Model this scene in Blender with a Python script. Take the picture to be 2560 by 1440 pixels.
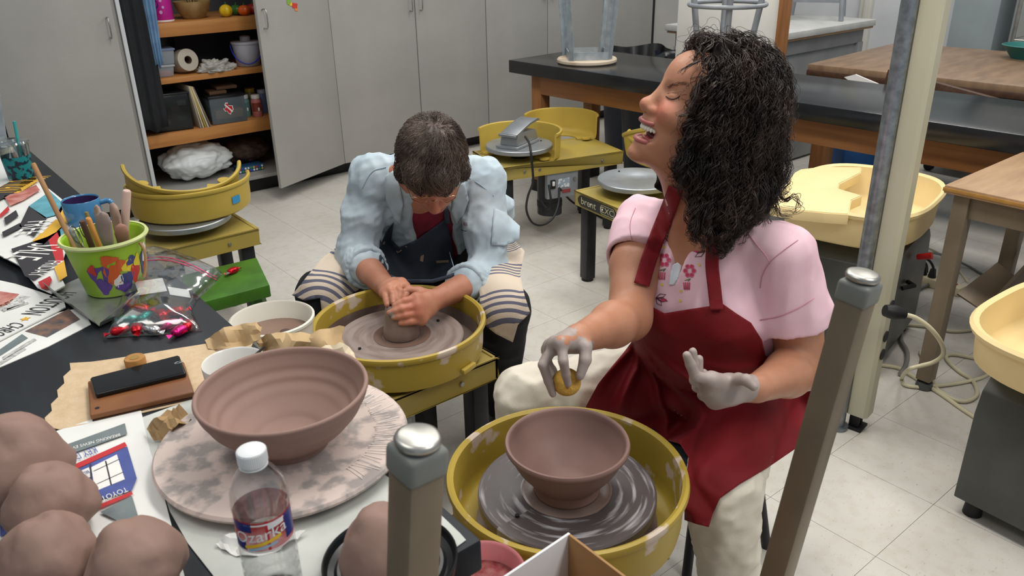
import bpy, bmesh, math, random
import numpy as np
from mathutils import Vector, Matrix
from mathutils.bvhtree import BVHTree
from mathutils.geometry import delaunay_2d_cdt

for o in list(bpy.data.objects): bpy.data.objects.remove(o)
scene = bpy.context.scene
COL = scene.collection
random.seed(7); RNG = np.random.default_rng(7)
R = math.radians; PI = math.pi

# ------------------------------------------------------------------ camera
FPX, HC = 2022.5, 1.45
PIT, ROL, YAW = R(23.99), R(1.186), R(51.05)
_dn = np.array([math.sin(ROL)*math.cos(PIT), math.cos(ROL)*math.cos(PIT), math.sin(PIT)])
_up = -_dn; _fw = np.array([0, 0, 1.]); _fw = _fw-_fw.dot(_up)*_up; _fw /= np.linalg.norm(_fw); _ri = np.cross(_dn, _fw)
CY, SY = math.cos(YAW), math.sin(YAW)
CM = np.stack([_ri*SY+_fw*CY, -_ri*CY+_fw*SY, _up])      # photo axes -> room axes
CAM = np.array([0, 0, HC])
cd = bpy.data.cameras.new('camera'); cam = bpy.data.objects.new('camera', cd); COL.objects.link(cam)
cd.sensor_width = 36; cd.lens = FPX/2560*36; cd.clip_start = .05; cd.clip_end = 60
mw = Matrix.Identity(4)
for i in range(3):
    mw[i][0] = CM[i][0]; mw[i][1] = -CM[i][1]; mw[i][2] = -CM[i][2]; mw[i][3] = CAM[i]
cam.matrix_world = mw
cd.dof.use_dof = True; cd.dof.focus_distance = 2.2; cd.dof.aperture_fstop = 11
scene.camera = cam

# measured points: a direction read off the photograph met with a real height / distance / wall
def _ray(px, py): return CM@np.array([(px-1280)/FPX, (py-720)/FPX, 1.])
def uz(px, py, z): v = _ray(px, py); return CAM+v*((z-HC)/v[2])
def ux(px, py, x): v = _ray(px, py); return CAM+v*(x/v[0])
def uy(px, py, y): v = _ray(px, py); return CAM+v*(y/v[1])
def uf(px, py, f): v = _ray(px, py); return CAM+v*(f/(v[0]*CY+v[1]*SY))
def gw(r, f, z=0.): return np.array([r*SY+f*CY, -r*CY+f*SY, z])

# ------------------------------------------------------------------ world, lights, exposure
W = bpy.data.worlds.new('room_light'); scene.world = W; W.use_nodes = True
bg = W.node_tree.nodes['Background']; bg.inputs[0].default_value = (.86, .93, 1, 1); bg.inputs[1].default_value = .40
scene.view_settings.view_transform = 'Standard'; scene.view_settings.look = 'None'
scene.view_settings.exposure = 0.0; scene.view_settings.gamma = 1
scene.view_settings.use_curve_mapping = False
LAMPS = [(1.5, 1.1, 32), (3.4, 1.1, 24), (1.5, 3.0, 24), (3.4, 3.0, 24), (5.3, 2.2, 24), (-.4, 3.0, 3), (-.4, 1.1, 14), (1.5, -.8, 32)]
for i, (x, y, p) in enumerate(LAMPS):
    ld = bpy.data.lights.new('ceiling_lamp', 'AREA'); ld.shape = 'RECTANGLE'; ld.size = .6; ld.size_y = 1.25
    ld.energy = p; ld.color = (1, .965, .90)
    lo = bpy.data.objects.new('ceiling_lamp', ld); COL.objects.link(lo); lo.location = (x, y, 2.9)

# ------------------------------------------------------------------ helpers
def lin(c): c /= 255.; return c/12.92 if c <= .04045 else ((c+.055)/1.055)**2.4
def C(r, g, b): return (lin(r), lin(g), lin(b), 1.)
MATS = {}
def pm(name, col, rough=.55, metal=0., var=0., vs=6., col2=None, bump=0., bs=60., spec=.5, sss=0., coat=0., trans=0., ior=1.45, sheen=0., alpha=1., stretch=None, vdet=4., ramp=(.35, .65)):
    if name in MATS: return MATS[name]
    m = bpy.data.materials.new(name); m.use_nodes = True; nt = m.node_tree; b = nt.nodes['Principled BSDF']
    b.inputs['Base Color'].default_value = col; b.inputs['Roughness'].default_value = rough; b.inputs['Metallic'].default_value = metal
    b.inputs['Specular IOR Level'].default_value = spec; b.inputs['IOR'].default_value = ior
    b.inputs['Coat Weight'].default_value = coat; b.inputs['Transmission Weight'].default_value = trans; b.inputs['Alpha'].default_value = alpha
    if sss: b.inputs['Subsurface Weight'].default_value = sss; b.inputs['Subsurface Radius'].default_value = (.012, .005, .003); b.inputs['Subsurface Scale'].default_value = 1.
    if sheen: b.inputs['Sheen Weight'].default_value = sheen
    tc = nt.nodes.new('ShaderNodeTexCoord'); src = tc.outputs['Object']
    if stretch:
        mp = nt.nodes.new('ShaderNodeMapping'); mp.inputs['Scale'].default_value = stretch; nt.links.new(src, mp.inputs[0]); src = mp.outputs[0]
    if var or col2:
        n = nt.nodes.new('ShaderNodeTexNoise'); n.inputs['Scale'].default_value = vs; n.inputs['Detail'].default_value = vdet; nt.links.new(src, n.inputs['Vector'])
        cr = nt.nodes.new('ShaderNodeValToRGB'); cr.color_ramp.elements[0].position = ramp[0]; cr.color_ramp.elements[1].position = ramp[1]
        c2 = col2 or tuple(min(1, x*(1+var)) for x in col[:3])+(1,)
        c1 = col if col2 else tuple(x*(1-var) for x in col[:3])+(1,)
        cr.color_ramp.elements[0].color = c1; cr.color_ramp.elements[1].color = c2
        nt.links.new(n.outputs[0], cr.inputs[0]); nt.links.new(cr.outputs[0], b.inputs['Base Color'])
    if bump:
        n2 = nt.nodes.new('ShaderNodeTexNoise'); n2.inputs['Scale'].default_value = bs; n2.inputs['Detail'].default_value = 5; nt.links.new(src, n2.inputs['Vector'])
        bp = nt.nodes.new('ShaderNodeBump'); bp.inputs['Strength'].default_value = bump; bp.inputs['Distance'].default_value = .004
        nt.links.new(n2.outputs[0], bp.inputs['Height']); nt.links.new(bp.outputs[0], b.inputs['Normal'])
    MATS[name] = m; return m
def nodes(m): return m.node_tree, m.node_tree.nodes, m.node_tree.nodes['Principled BSDF']
def clear_mat(name, tint=(1, 1, 1, 1), gloss=.12, rough=.08, edge=.5):
    m = bpy.data.materials.new(name); m.use_nodes = True; nt = m.node_tree; nt.nodes.clear()
    out = nt.nodes.new('ShaderNodeOutputMaterial'); t = nt.nodes.new('ShaderNodeBsdfTransparent'); t.inputs[0].default_value = tint
    g = nt.nodes.new('ShaderNodeBsdfGlossy'); g.inputs[1].default_value = rough
    fr = nt.nodes.new('ShaderNodeLayerWeight'); fr.inputs[0].default_value = .35
    mt = nt.nodes.new('ShaderNodeMath'); mt.operation = 'MULTIPLY_ADD'; mt.inputs[1].default_value = edge; mt.inputs[2].default_value = gloss
    mx = nt.nodes.new('ShaderNodeMixShader'); nt.links.new(fr.outputs[1], mt.inputs[0]); nt.links.new(mt.outputs[0], mx.inputs[0])
    nt.links.new(t.outputs[0], mx.inputs[1]); nt.links.new(g.outputs[0], mx.inputs[2]); nt.links.new(mx.outputs[0], out.inputs[0])
    MATS[name] = m; return m

def T(x=0, y=0, z=0, rx=0, ry=0, rz=0):
    return Matrix.Translation((x, y, z))@Matrix.Rotation(rz, 4, 'Z')@Matrix.Rotation(ry, 4, 'Y')@Matrix.Rotation(rx, 4, 'X')
class MB:
    def __init__(s): s.v = []; s.f = []
    def add(s, v, f, M=None):
        k = len(s.v)
        if M is not None: v = [M@Vector(p) for p in v]
        s.v += [tuple(p) for p in v]; s.f += [tuple(i+k for i in q) for q in f]; return s
    def box(s, c, d, M=None, rz=0):
        x, y, z = (q/2 for q in d); m = T(*c, rz=rz)
        if M is not None: m = M@m
        v = [(a*x, b*y, e*z) for a in (-1, 1) for b in (-1, 1) for e in (-1, 1)]
        return s.add(v, [(0, 1, 3, 2), (4, 6, 7, 5), (0, 4, 5, 1), (2, 3, 7, 6), (0, 2, 6, 4), (1, 5, 7, 3)], m)
    def cyl(s, p0, p1, r0, r1=None, n=16, caps=True):
        p0 = Vector(p0); p1 = Vector(p1); r1 = r0 if r1 is None else r1
        d = (p1-p0); q = d.to_track_quat('Z', 'Y').to_matrix().to_4x4(); L = d.length
        v = []
        for i in range(n):
            a = 2*PI*i/n; v += [(r0*math.cos(a), r0*math.sin(a), 0), (r1*math.cos(a), r1*math.sin(a), L)]
        f = [(2*i, 2*((i+1) % n), 2*((i+1) % n)+1, 2*i+1) for i in range(n)]
        if caps: f += [tuple(2*i for i in range(n))[::-1], tuple(2*i+1 for i in range(n))]
        return s.add(v, f, Matrix.Translation(p0)@q)
    def tube(s, pts, r, n=8, caps=True, flat=1., M=None):
        P = [Vector(p) for p in pts]; k = len(P); rr = r if hasattr(r, '__len__') else [r]*k
        up = Vector((0, 0, 1)); v = []; prev = None
        for i in range(k):
            t = (P[min(i+1, k-1)]-P[max(i-1, 0)]).normalized()
            if prev is None:
                a = up if abs(t.z) < .95 else Vector((1, 0, 0)); nx = a.cross(t).normalized()
            else:
                nx = (prev-t*prev.dot(t));  nx = nx.normalized() if nx.length > 1e-6 else t.orthogonal().normalized()
            prev = nx; ny = t.cross(nx)
            for j in range(n):
                a = 2*PI*j/n; v.append(P[i]+nx*math.cos(a)*rr[i]+ny*math.sin(a)*rr[i]*flat)
        f = [(i*n+j, i*n+(j+1) % n, (i+1)*n+(j+1) % n, (i+1)*n+j) for i in range(k-1) for j in range(n)]
        if caps: f += [tuple(range(n))[::-1], tuple((k-1)*n+j for j in range(n))]
        return s.add(v, f, M)
    def lathe(s, prof, n=48, M=None, a0=0, a1=2*PI, close=False):
        full = abs(a1-a0-2*PI) < 1e-6; m = n if full else n+1; k = len(prof); v = []
        for i in range(m):
            a = a0+(a1-a0)*i/n
            for (r, z) in prof: v.append((r*math.cos(a), r*math.sin(a), z))
        f = []; kk = k if close else k-1
        for i in range(n):
            i2 = (i+1) % m
            for j in range(kk):
                j2 = (j+1) % k
                q = [i*k+j, i2*k+j, i2*k+j2, i*k+j2]
                if prof[j][0] < 1e-7 and full: q = [i*k+j, i2*k+j2, i*k+j2]
                elif prof[j2][0] < 1e-7 and full: q = [i*k+j, i2*k+j, i*k+j2]
                f.append(tuple(q))
        if not full and close: f += [tuple(range(k)), tuple((m-1)*k+j for j in range(k))[::-1]]
        return s.add(v, f, M)
    def prism(s, poly, z0, z1, M=None):
        n = len(poly); a = sum(poly[i][0]*poly[(i+1) % n][1]-poly[(i+1) % n][0]*poly[i][1] for i in range(n))
        if a < 0: poly = poly[::-1]
        v = [(x, y, z0) for x, y in poly]+[(x, y, z1) for x, y in poly]
        f = [tuple(range(n))[::-1], tuple(range(n, 2*n))]+[(i, (i+1) % n, n+(i+1) % n, n+i) for i in range(n)]
        return s.add(v, f, M)
    def build(s, name, mat, parent=None, sm=35, bev=0., seg=2, world=False):
        me = bpy.data.meshes.new(name); v = s.v
        if world and parent is not None:
            mi = parent.matrix_basis.inverted(); v = [tuple(mi@Vector(p)) for p in v]
        me.from_pydata(v, [], s.f)
        bm = bmesh.new(); bm.from_mesh(me)
        bmesh.ops.remove_doubles(bm, verts=bm.verts, dist=1e-6)
        if bev:
            es = [e for e in bm.edges if len(e.link_faces) == 2 and e.calc_face_angle(0) > .5]
            bmesh.ops.bevel(bm, geom=es, offset=bev, segments=seg, profile=.5, affect='EDGES', clamp_overlap=True)
        bmesh.ops.recalc_face_normals(bm, faces=bm.faces)
        bm.to_mesh(me); bm.free()
        return fin(me, name, mat, parent, sm)
def fin(me, name, mat, parent=None, sm=35):
    if mat is not None: me.materials.append(mat)
    if sm:
        me.shade_smooth()
        if sm < 180: me.set_sharp_from_angle(angle=R(sm))
    o = bpy.data.objects.new(name, me); COL.objects.link(o)
    if parent is not None: o.parent = parent
    return o
def npmesh(name, V, F, mat, parent=None, sm=180, world=True):
    me = bpy.data.meshes.new(name); V = np.asarray(V, float)
    if world and parent is not None:
        mi = np.array(parent.matrix_basis.inverted()); V = V@mi[:3, :3].T+mi[:3, 3]
    me.from_pydata(V.tolist(), [], [tuple(int(i) for i in q) for q in F]); me.validate()
    return fin(me, name, mat, parent, sm)
def thing(name, label, cat, loc=(0, 0, 0), rz=0., group=None):
    o = bpy.data.objects.new(name, None); COL.objects.link(o); o.empty_display_size = .05
    o.location = tuple(float(x) for x in loc); o.rotation_euler = (0, 0, rz); tag(o, label, cat, group); return o
def tag(o, label, cat, group=None):
    o['label'] = label; o['category'] = cat
    if group: o['group'] = group
    return o
def struct(o): o['kind'] = 'structure'; return o
def center(o):
    """put a single mesh thing's origin at its own base"""
    me = o.data; n = len(me.vertices); a = np.empty(n*3); me.vertices.foreach_get('co', a); a = a.reshape(-1, 3)
    c = np.array([(a[:, 0].min()+a[:, 0].max())/2, (a[:, 1].min()+a[:, 1].max())/2, a[:, 2].min()])
    a -= c; me.vertices.foreach_set('co', a.ravel()); o.location = tuple(c); return o
def copy_tree(o, parent=None):
    c = o.copy(); COL.objects.link(c); c.parent = parent
    for ch in list(o.children): copy_tree(ch, c)
    return c
def smooth_path(P, n=8):
    P = [np.array(p, float) for p in P]; out = []
    Q = [2*P[0]-P[1]]+P+[2*P[-1]-P[-2]]
    for i in range(1, len(Q)-2):
        for k in range(n):
            t = k/n; a, b, c, d = Q[i-1:i+3]
            out.append(.5*((2*b)+(c-a)*t+(2*a-5*b+4*c-d)*t*t+(3*b-a-3*c+d)*t**3))
    out.append(P[-1]); return out
# value noise
_NT = RNG.random((64, 64, 64)).astype(np.float32)*2-1
def vnoise(P):
    P = np.asarray(P, np.float32); i = np.floor(P).astype(np.int32); f = P-i.astype(np.float32); f = f*f*(3-2*f); i0 = i & 63; i1 = (i+1) & 63
    x0, y0, z0 = i0.T; x1, y1, z1 = i1.T; fx, fy, fz = f.T
    a = _NT[x0, y0, z0]*(1-fx)+_NT[x1, y0, z0]*fx; b = _NT[x0, y1, z0]*(1-fx)+_NT[x1, y1, z0]*fx
    c = _NT[x0, y0, z1]*(1-fx)+_NT[x1, y0, z1]*fx; d = _NT[x0, y1, z1]*(1-fx)+_NT[x1, y1, z1]*fx
    return (a*(1-fy)+b*fy)*(1-fz)+(c*(1-fy)+d*fy)*fz
def text_geo(s, size=1., sx=1.):
    cu = bpy.data.curves.new('t', 'FONT'); cu.body = s; cu.size = size; cu.align_x = 'CENTER'; cu.align_y = 'CENTER'; cu.resolution_u = 3
    o = bpy.data.objects.new('t', cu); COL.objects.link(o); dg = bpy.context.evaluated_depsgraph_get(); dg.update()
    me = bpy.data.meshes.new_from_object(o.evaluated_get(dg)); V = [(v.co.x*sx, v.co.y, 0) for v in me.vertices]; F = [tuple(p.vertices) for p in me.polygons]
    bpy.data.objects.remove(o); bpy.data.curves.remove(cu); bpy.data.meshes.remove(me); return V, F
def cdt(poly, spacing, holes=None):
    """triangulate a 2-D polygon with an inner grid of points"""
    P = []; n = len(poly)
    for i in range(n):
        a = np.array(poly[i], float); b = np.array(poly[(i+1) % n], float); k = max(1, int(np.linalg.norm(b-a)/spacing))
        P += [a+(b-a)*t/k for t in range(k)]
    nb = len(P); A = np.array(P); lo = A.min(0); hi = A.max(0)
    gx, gy = np.meshgrid(np.arange(lo[0], hi[0], spacing), np.arange(lo[1], hi[1], spacing)); gx[1::2] += spacing/2
    G = np.stack([gx.ravel(), gy.ravel()], 1); ins = np.zeros(len(G), bool)
    for i in range(nb):
        a, b = A[i], A[(i+1) % nb]
        with np.errstate(divide='ignore', invalid='ignore'):
            c = ((a[1] > G[:, 1]) != (b[1] > G[:, 1])) & (G[:, 0] < (b[0]-a[0])*(G[:, 1]-a[1])/(b[1]-a[1])+a[0])
        ins ^= c
    G = G[ins]
    if len(G):
        dm = np.min(((G[:, None]-A[None])**2).sum(-1), 1); G = G[dm > (spacing*.45)**2]
    V = [Vector((float(p[0]), float(p[1]))) for p in list(A)+list(G)]
    r = delaunay_2d_cdt(V, [], [list(range(nb))], 1, 1e-9)
    return np.array([tuple(v) for v in r[0]]), [tuple(f) for f in r[2]]
def sheet(name, pxpoly, z, mat, thick=.0008, wav=0., ws=12., spacing=.02, parent=None, edge=0., seed=0., smooth=0):
    """a paper / cloth lying at height z whose outline was measured in the photo"""
    poly = [uz(x, y, z)[:2] for x, y in pxpoly]
    if smooth: poly = [p[:2] for p in smooth_path([tuple(p)+(0,) for p in poly]+[tuple(poly[0])+(0,)], smooth)[:-1]]
    V, F = cdt(poly, spacing); n = len(V)
    zz = np.full(n, z)
    if wav: zz = z+wav*(1+vnoise(np.c_[V*ws, np.full(n, seed+.5)]))
    top = np.c_[V, zz+thick]; bot = np.c_[V, zz]
    cnt = {}
    for f in F:
        for i in range(len(f)):
            e = (f[i], f[(i+1) % len(f)]); cnt[e] = 1
    bd = [e for e in cnt if (e[1], e[0]) not in cnt]
    FF = list(F)+[tuple(i+n for i in f[::-1]) for f in F]+[(b, a, a+n, b+n) for a, b in bd]
    return npmesh(name, np.r_[top, bot], FF, mat, parent, sm=40)
# ------------------------------------------------------------------ materials
m_lam = pm('grey_laminate', C(157, 155, 151), .5, var=.05, vs=3, bump=.05, bs=400)
nt, N, B = nodes(m_lam)
_w = N.new('ShaderNodeTexNoise'); _w.inputs['Scale'].default_value = 260; _w.inputs['Detail'].default_value = 3
_mx = N.new('ShaderNodeMixRGB'); _mx.blend_type = 'OVERLAY'; _mx.inputs[0].default_value = .13
_ol = B.inputs['Base Color'].links[0].from_socket
nt.links.new(_ol, _mx.inputs[1]); nt.links.new(_w.outputs[0], _mx.inputs[2]); nt.links.new(_mx.outputs[0], B.inputs['Base Color'])
m_black = pm('black_rubber', C(22, 22, 24), .6, var=.2)
m_kick = pm('black_kickboard', C(20, 20, 22), .5, var=.4, vs=9)
m_wallw = pm('white_paint', C(208, 211, 214), .8, var=.03)
m_wallg = pm('blue_grey_paint', C(146, 156, 160), .8, var=.05)
m_steel = pm('brushed_steel', C(150, 152, 156), .38, 1., var=.12, vs=20)
m_chrome = pm('worn_chrome', C(176, 174, 168), .36, 1., var=.15, vs=30)
m_alu = pm('cast_aluminium', C(168, 172, 176), .45, .85, var=.08, vs=14, bump=.15, bs=90)
m_grey = pm('grey_enamel', C(140, 144, 150), .45, .2, var=.12, vs=12)
m_yel = pm('mustard_plastic', C(184, 158, 72), .45, var=.07, vs=7, bump=.06, bs=40, spec=.35)
m_yeld = pm('mustard_plastic_spattered', C(176, 150, 58), .45, col2=C(206, 188, 170), vs=16, vdet=9, ramp=(.585, .64), bump=.08)
m_yelt = pm('dusty_mustard_metal', C(170, 148, 66), .55, col2=C(152, 138, 84), vs=5, vdet=6, ramp=(.4, .75))
m_legb = pm('black_enamel_tube', C(28, 29, 33), .45, var=.3, vs=18)
m_cream = pm('cream_plastic', C(238, 214, 158), .5, var=.03, bump=.05, spec=.35, sss=0)
m_bench = pm('black_worktop', C(30, 31, 34), .2, var=.25, vs=4, spec=.5, bump=.04, bs=200)
m_near = pm('dusty_black_worktop', C(27, 30, 35), .5, col2=C(50, 55, 63), vs=5, vdet=10, ramp=(.45, 1.), stretch=(4, .8, 1), spec=.35)
m_wood = pm('oak', C(158, 106, 62), .5, col2=C(128, 82, 44), vs=4, vdet=7, ramp=(.3, .75), stretch=(9, 9, .7), bump=.08, bs=30)
m_woodh = pm('oak_rail', C(156, 104, 60), .45, col2=C(112, 68, 38), vs=3, vdet=8, ramp=(.3, .75), stretch=(.6, 9, 9), bump=.08, bs=30)
m_shelf = pm('orange_plywood', C(188, 130, 70), .5, col2=C(162, 104, 52), vs=3, vdet=7, ramp=(.3, .75), stretch=(.7, 6, 10), bump=.06)
m_brownmetal = pm('brown_enamel_steel', C(126, 112, 94), .42, .35, var=.13, vs=6, bump=.08, bs=60)
m_ply = pm('worn_plywood_top', C(172, 138, 102), .5, col2=C(150, 116, 84), vs=5, vdet=8, stretch=(1, 5, 1))
m_plyd = pm('brown_formica_top', C(138, 112, 88), .42, col2=C(118, 94, 74), vs=6, vdet=8, stretch=(1, 4, 1))
m_dkwood = pm('dark_wood', C(72, 48, 34), .5, var=.2, vs=8, stretch=(1, 6, 6))
m_post = pm('beige_enamel_pole', C(188, 184, 160), .45, var=.05, vs=3, bump=.04)
m_galv = pm('galvanised_pipe', C(140, 146, 152), .42, .85, var=.22, vs=45, bump=.1)

# ------------------------------------------------------------------ floor
m_floor = pm('vinyl_tile', C(203, 199, 191), .42, spec=.4)
nt, N, B = nodes(m_floor)
gp = N.new('ShaderNodeNewGeometry'); oi = N.new('ShaderNodeObjectInfo')
n1 = N.new('ShaderNodeTexNoise'); n1.inputs['Scale'].default_value = 2.2; n1.inputs['Detail'].default_value = 4
mpv = N.new('ShaderNodeMapping'); mpv.inputs['Scale'].default_value = (70, 170, 1); mpv.inputs['Rotation'].default_value = (0, 0, .25)
n2 = N.new('ShaderNodeTexNoise'); n2.inputs['Scale'].default_value = 1.; n2.inputs['Detail'].default_value = 2
n3 = N.new('ShaderNodeTexNoise'); n3.inputs['Scale'].default_value = 26; n3.inputs['Detail'].default_value = 3
nt.links.new(gp.outputs['Position'], n1.inputs[0]); nt.links.new(gp.outputs['Position'], mpv.inputs[0]); nt.links.new(mpv.outputs[0], n2.inputs[0]); nt.links.new(gp.outputs['Position'], n3.inputs[0])
r1 = N.new('ShaderNodeValToRGB'); r1.color_ramp.elements[0].color = C(193, 188, 179); r1.color_ramp.elements[1].color = C(211, 207, 200); r1.color_ramp.elements[0].position = .3; r1.color_ramp.elements[1].position = .7
r2 = N.new('ShaderNodeValToRGB'); r2.color_ramp.elements[0].color = (1, 1, 1, 1); r2.color_ramp.elements[1].color = C(226, 224, 221); r2.color_ramp.elements[0].position = .66; r2.color_ramp.elements[1].position = .71
r3 = N.new('ShaderNodeValToRGB'); r3.color_ramp.elements[0].color = (1, 1, 1, 1); r3.color_ramp.elements[1].color = C(250, 248, 245); r3.color_ramp.elements[0].position = .5; r3.color_ramp.elements[1].position = .62
nt.links.new(n1.outputs[0], r1.inputs[0]); nt.links.new(n2.outputs[0], r2.inputs[0]); nt.links.new(n3.outputs[0], r3.inputs[0])
mu = N.new('ShaderNodeMixRGB'); mu.blend_type = 'MULTIPLY'; mu.inputs[0].default_value = 1; nt.links.new(r1.outputs[0], mu.inputs[1]); nt.links.new(r2.outputs[0], mu.inputs[2])
mu2 = N.new('ShaderNodeMixRGB'); mu2.blend_type = 'MULTIPLY'; mu2.inputs[0].default_value = 1; nt.links.new(mu.outputs[0], mu2.inputs[1]); nt.links.new(r3.outputs[0], mu2.inputs[2])
nt.links.new(mu2.outputs[0], B.inputs['Base Color'])
floor = struct(MB().box((2.6, 2.4, -.03), (9.2, 7.6, .05)).build('floor', pm('tile_joint', C(150, 145, 138), .8), sm=0))
TS = .3048; TX0, TY0 = 1.983, .655
cells = []
for i in range(-12, 18):
    for j in range(-8, 18):
        x = TX0+(i+.5)*TS; y = TY0+(j+.5)*TS
        if -1.9 < x < 7.1 and -1.3 < y < 6.1:
            v = CM.T@(np.array([x, y, 0])-CAM); vis = False; d = 99
            if v[2] > .2:
                px, py = v[0]/v[2]*FPX+1280, v[1]/v[2]*FPX+720
                vis = -150 < px < 2710 and 250 < py < 1650 and not (x < .45 and y > .4) and y < 4.75; d = v[2]
            cells.append((0 if vis else 1, d, x, y))
cells.sort()
tm = MB().box((0, 0, -.0025), (TS-.0012, TS-.0012, .005)); first = None
for k, (u, d, x, y) in enumerate(cells[:300]):
    if u: break
    if first is None: o = first = tm.build('tile', m_floor, floor, sm=0)
    else: o = first.copy(); COL.objects.link(o)
    o.location = (x, y, 0)
mb = MB()
for (u, d, x, y) in cells[k+(0 if cells[k][0] else 1):]: mb.box((x, y, -.0025), (TS-.0012, TS-.0012, .005))
o = mb.build('tile_field', m_floor, floor, sm=0); o['kind'] = 'stuff'

# ------------------------------------------------------------------ walls
struct(MB().box((2.6, 5.3, 1.5), (9.2, .1, 3.1)).build('wall_back', m_wallw, sm=0))
wr = struct(MB().box((6.35, 2.4, 1.5), (.1, 5.8, 3.1)).build('wall_right', m_wallw, sm=0))
struct(MB().box((-2.05, 2.4, 1.5), (.1, 7.6, 3.1)).build('wall_left', m_wallg, sm=0))
pa = ux(2150, 40, 6.28); pb = ux(2178, 40, 6.28)
tr = MB().box((6.28, (pa[1]+pb[1])/2, 1.25), (.05, abs(pa[1]-pb[1]), 2.5)); tr.box((6.27, (pa[1]+pb[1])/2-.01, 1.25), (.06, .035, 2.5))
struct(tr.build('trim_1', pm('cream_trim', C(214, 212, 204), .6, var=.03), bev=.004))
pa = ux(2385, 60, 6.1); pb = ux(2500, 60, 6.1)
struct(MB().box((6.17, (pa[1]+pb[1])/2, 1.4), (.26, abs(pa[1]-pb[1]), 2.8)).build('trim_2', m_wallg, bev=.005))
struct(MB().box((6.2, pb[1]-.6, 1.4), (.2, 1.0, 2.8)).build('trim_3', pm('grey_wall_panel', C(150, 152, 150), .8, var=.05), bev=.004))

# ------------------------------------------------------------------ tall cabinets
YF = 4.63
def handle(parent, x, y, z, h=.095):
    MB().tube(smooth_path([(x, y, z-h/2), (x, y-.028, z-h/2+.004), (x, y-.028, z+h/2-.004), (x, y, z+h/2)], 4), .0035, 8).build('handle', m_chrome, parent, sm=60)
def cabinet(x0, x1, label, doors, open_=False):
    t = thing('tall_cabinet', label, 'cabinet', ((x0+x1)/2, YF, 0)); cx = (x0+x1)/2; w = x1-x0
    mb = MB()
    mb.box((-w/2+.0125, .31, 1.07), (.025, .58, 1.96)).box((w/2-.0125, .31, 1.07), (.025, .58, 1.96)).box((0, .59, 1.07), (w, .02, 1.96)).box((0, .31, 2.06), (w, .58, .025)).box((0, .31, .1), (w-.05, .56, .022))
    mb.build('body', m_lam, t, bev=.002)
    MB().box((0, .34, .045), (w, .5, .09)).build('kickboard', m_kick, t, bev=.002)
    for (a, b, side, ang) in doors:
        dw = b-a-.006
        d = MB().box((dw/2, 0, 1.07), (dw, .02, 1.96)).build('door', m_lam, t, bev=.0015)
        if side == 'R':                       # hinged on the right, opening towards the room
            d.location = (b-.003-cx, -.012, 0); d.rotation_euler = (0, 0, PI+ang); hx = dw-.035; hs = .01
            MB().tube(smooth_path([(hx, .01, .98), (hx, .04, .984), (hx, .04, 1.071), (hx, .01, 1.075)], 4), .0035, 8).build('handle', m_chrome, d, sm=60)
        else:
            d.location = (a+.003-cx, -.012, 0); d.rotation_euler = (0, 0, -ang); hx = dw-.035
            MB().tube(smooth_path([(hx, -.01, .98), (hx, -.04, .984), (hx, -.04, 1.071), (hx, -.01, 1.075)], 4), .0035, 8).build('handle', m_chrome, d, sm=60)
    return t
cabinet(-.03, 1.17, 'closed grey laminate cabinet left of the open shelves', [(-.03, .57, 'L', 0), (.57, 1.17, 'L', 0)])
ocab = cabinet(1.17, 2.37, 'open grey cabinet with orange shelves full of art supplies', [(1.77, 2.37, 'R', R(23.5))])
for i, (z0, z1, yy) in enumerate(((.948, 1.02, .04), (.705, .735, .04), (.368, .44, .04))):
    MB().box((0, .31, (z0+z1)/2), (1.145, .52, z1-z0)).build('shelf', m_shelf, ocab, bev=.002)
# interior back panel is dark cardboard-grey as in the photo
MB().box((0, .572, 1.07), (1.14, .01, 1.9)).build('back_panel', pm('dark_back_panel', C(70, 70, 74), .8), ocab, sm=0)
MB().box((-.565, .012, 1.07), (.02, .02, 1.9)).build('edge_strip', pm('white_edging', C(196, 200, 204), .5), ocab, bev=.001)
cabinet(2.37, 3.545, 'closed grey laminate cabinet behind the bowed man', [(2.37, 2.975, 'L', 0), (2.975, 3.545, 'R', 0)])
cabinet(3.545, 4.68, 'closed grey laminate cabinet behind the upturned wood-seat stool', [(3.545, 4.11, 'L', 0), (4.11, 4.68, 'R', 0)])
cabinet(4.68, 5.27, 'narrow grey laminate cabinet at the far end of the row', [(4.68, 5.25, 'R', 0)])
MB()
o = MB().box((5.286, 4.66, 1.05), (.03, .06, 2.1)).build('trim_4', m_black, bev=.002); struct(o)
o = MB().box((5.8, 4.8, 1.05), (.98, .3, 2.1)).build('wall_corner', pm('pale_grey_panel', C(176, 174, 168), .7, var=.03), sm=0); struct(o)

# ------------------------------------------------------------------ far black workbench
ang = R(2.6)
t = thing('black_workbench', 'long black-topped workbench with oak frame behind the laughing woman', 'workbench', (3.0, 3.70, 0), -PI/2+ang)
L = 3.3; Dp = .635
MB().box((L/2, Dp/2, .725), (L, Dp, .07)).build('worktop', m_bench, t, bev=.004)
for x in (.16, L-.16):
    for y in (.1, Dp-.1):
        MB().box((x, y, .345), (.075, .075, .69)).build('leg', m_wood, t, bev=.004)
        MB().box((x, y, .035), (.085, .085, .07)).build('rubber_foot', m_black, t, bev=.005)
MB().box((L/2, .078, .635), (L-.3, .03, .11)).build('front_rail', m_woodh, t, bev=.003)
MB().box((L/2, Dp-.078, .635), (L-.3, .03, .11)).build('back_rail', m_woodh, t, bev=.003)
MB().box((.16, Dp/2, .635), (.03, Dp-.25, .11)).build('end_rail', m_woodh, t, bev=.003)

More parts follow.
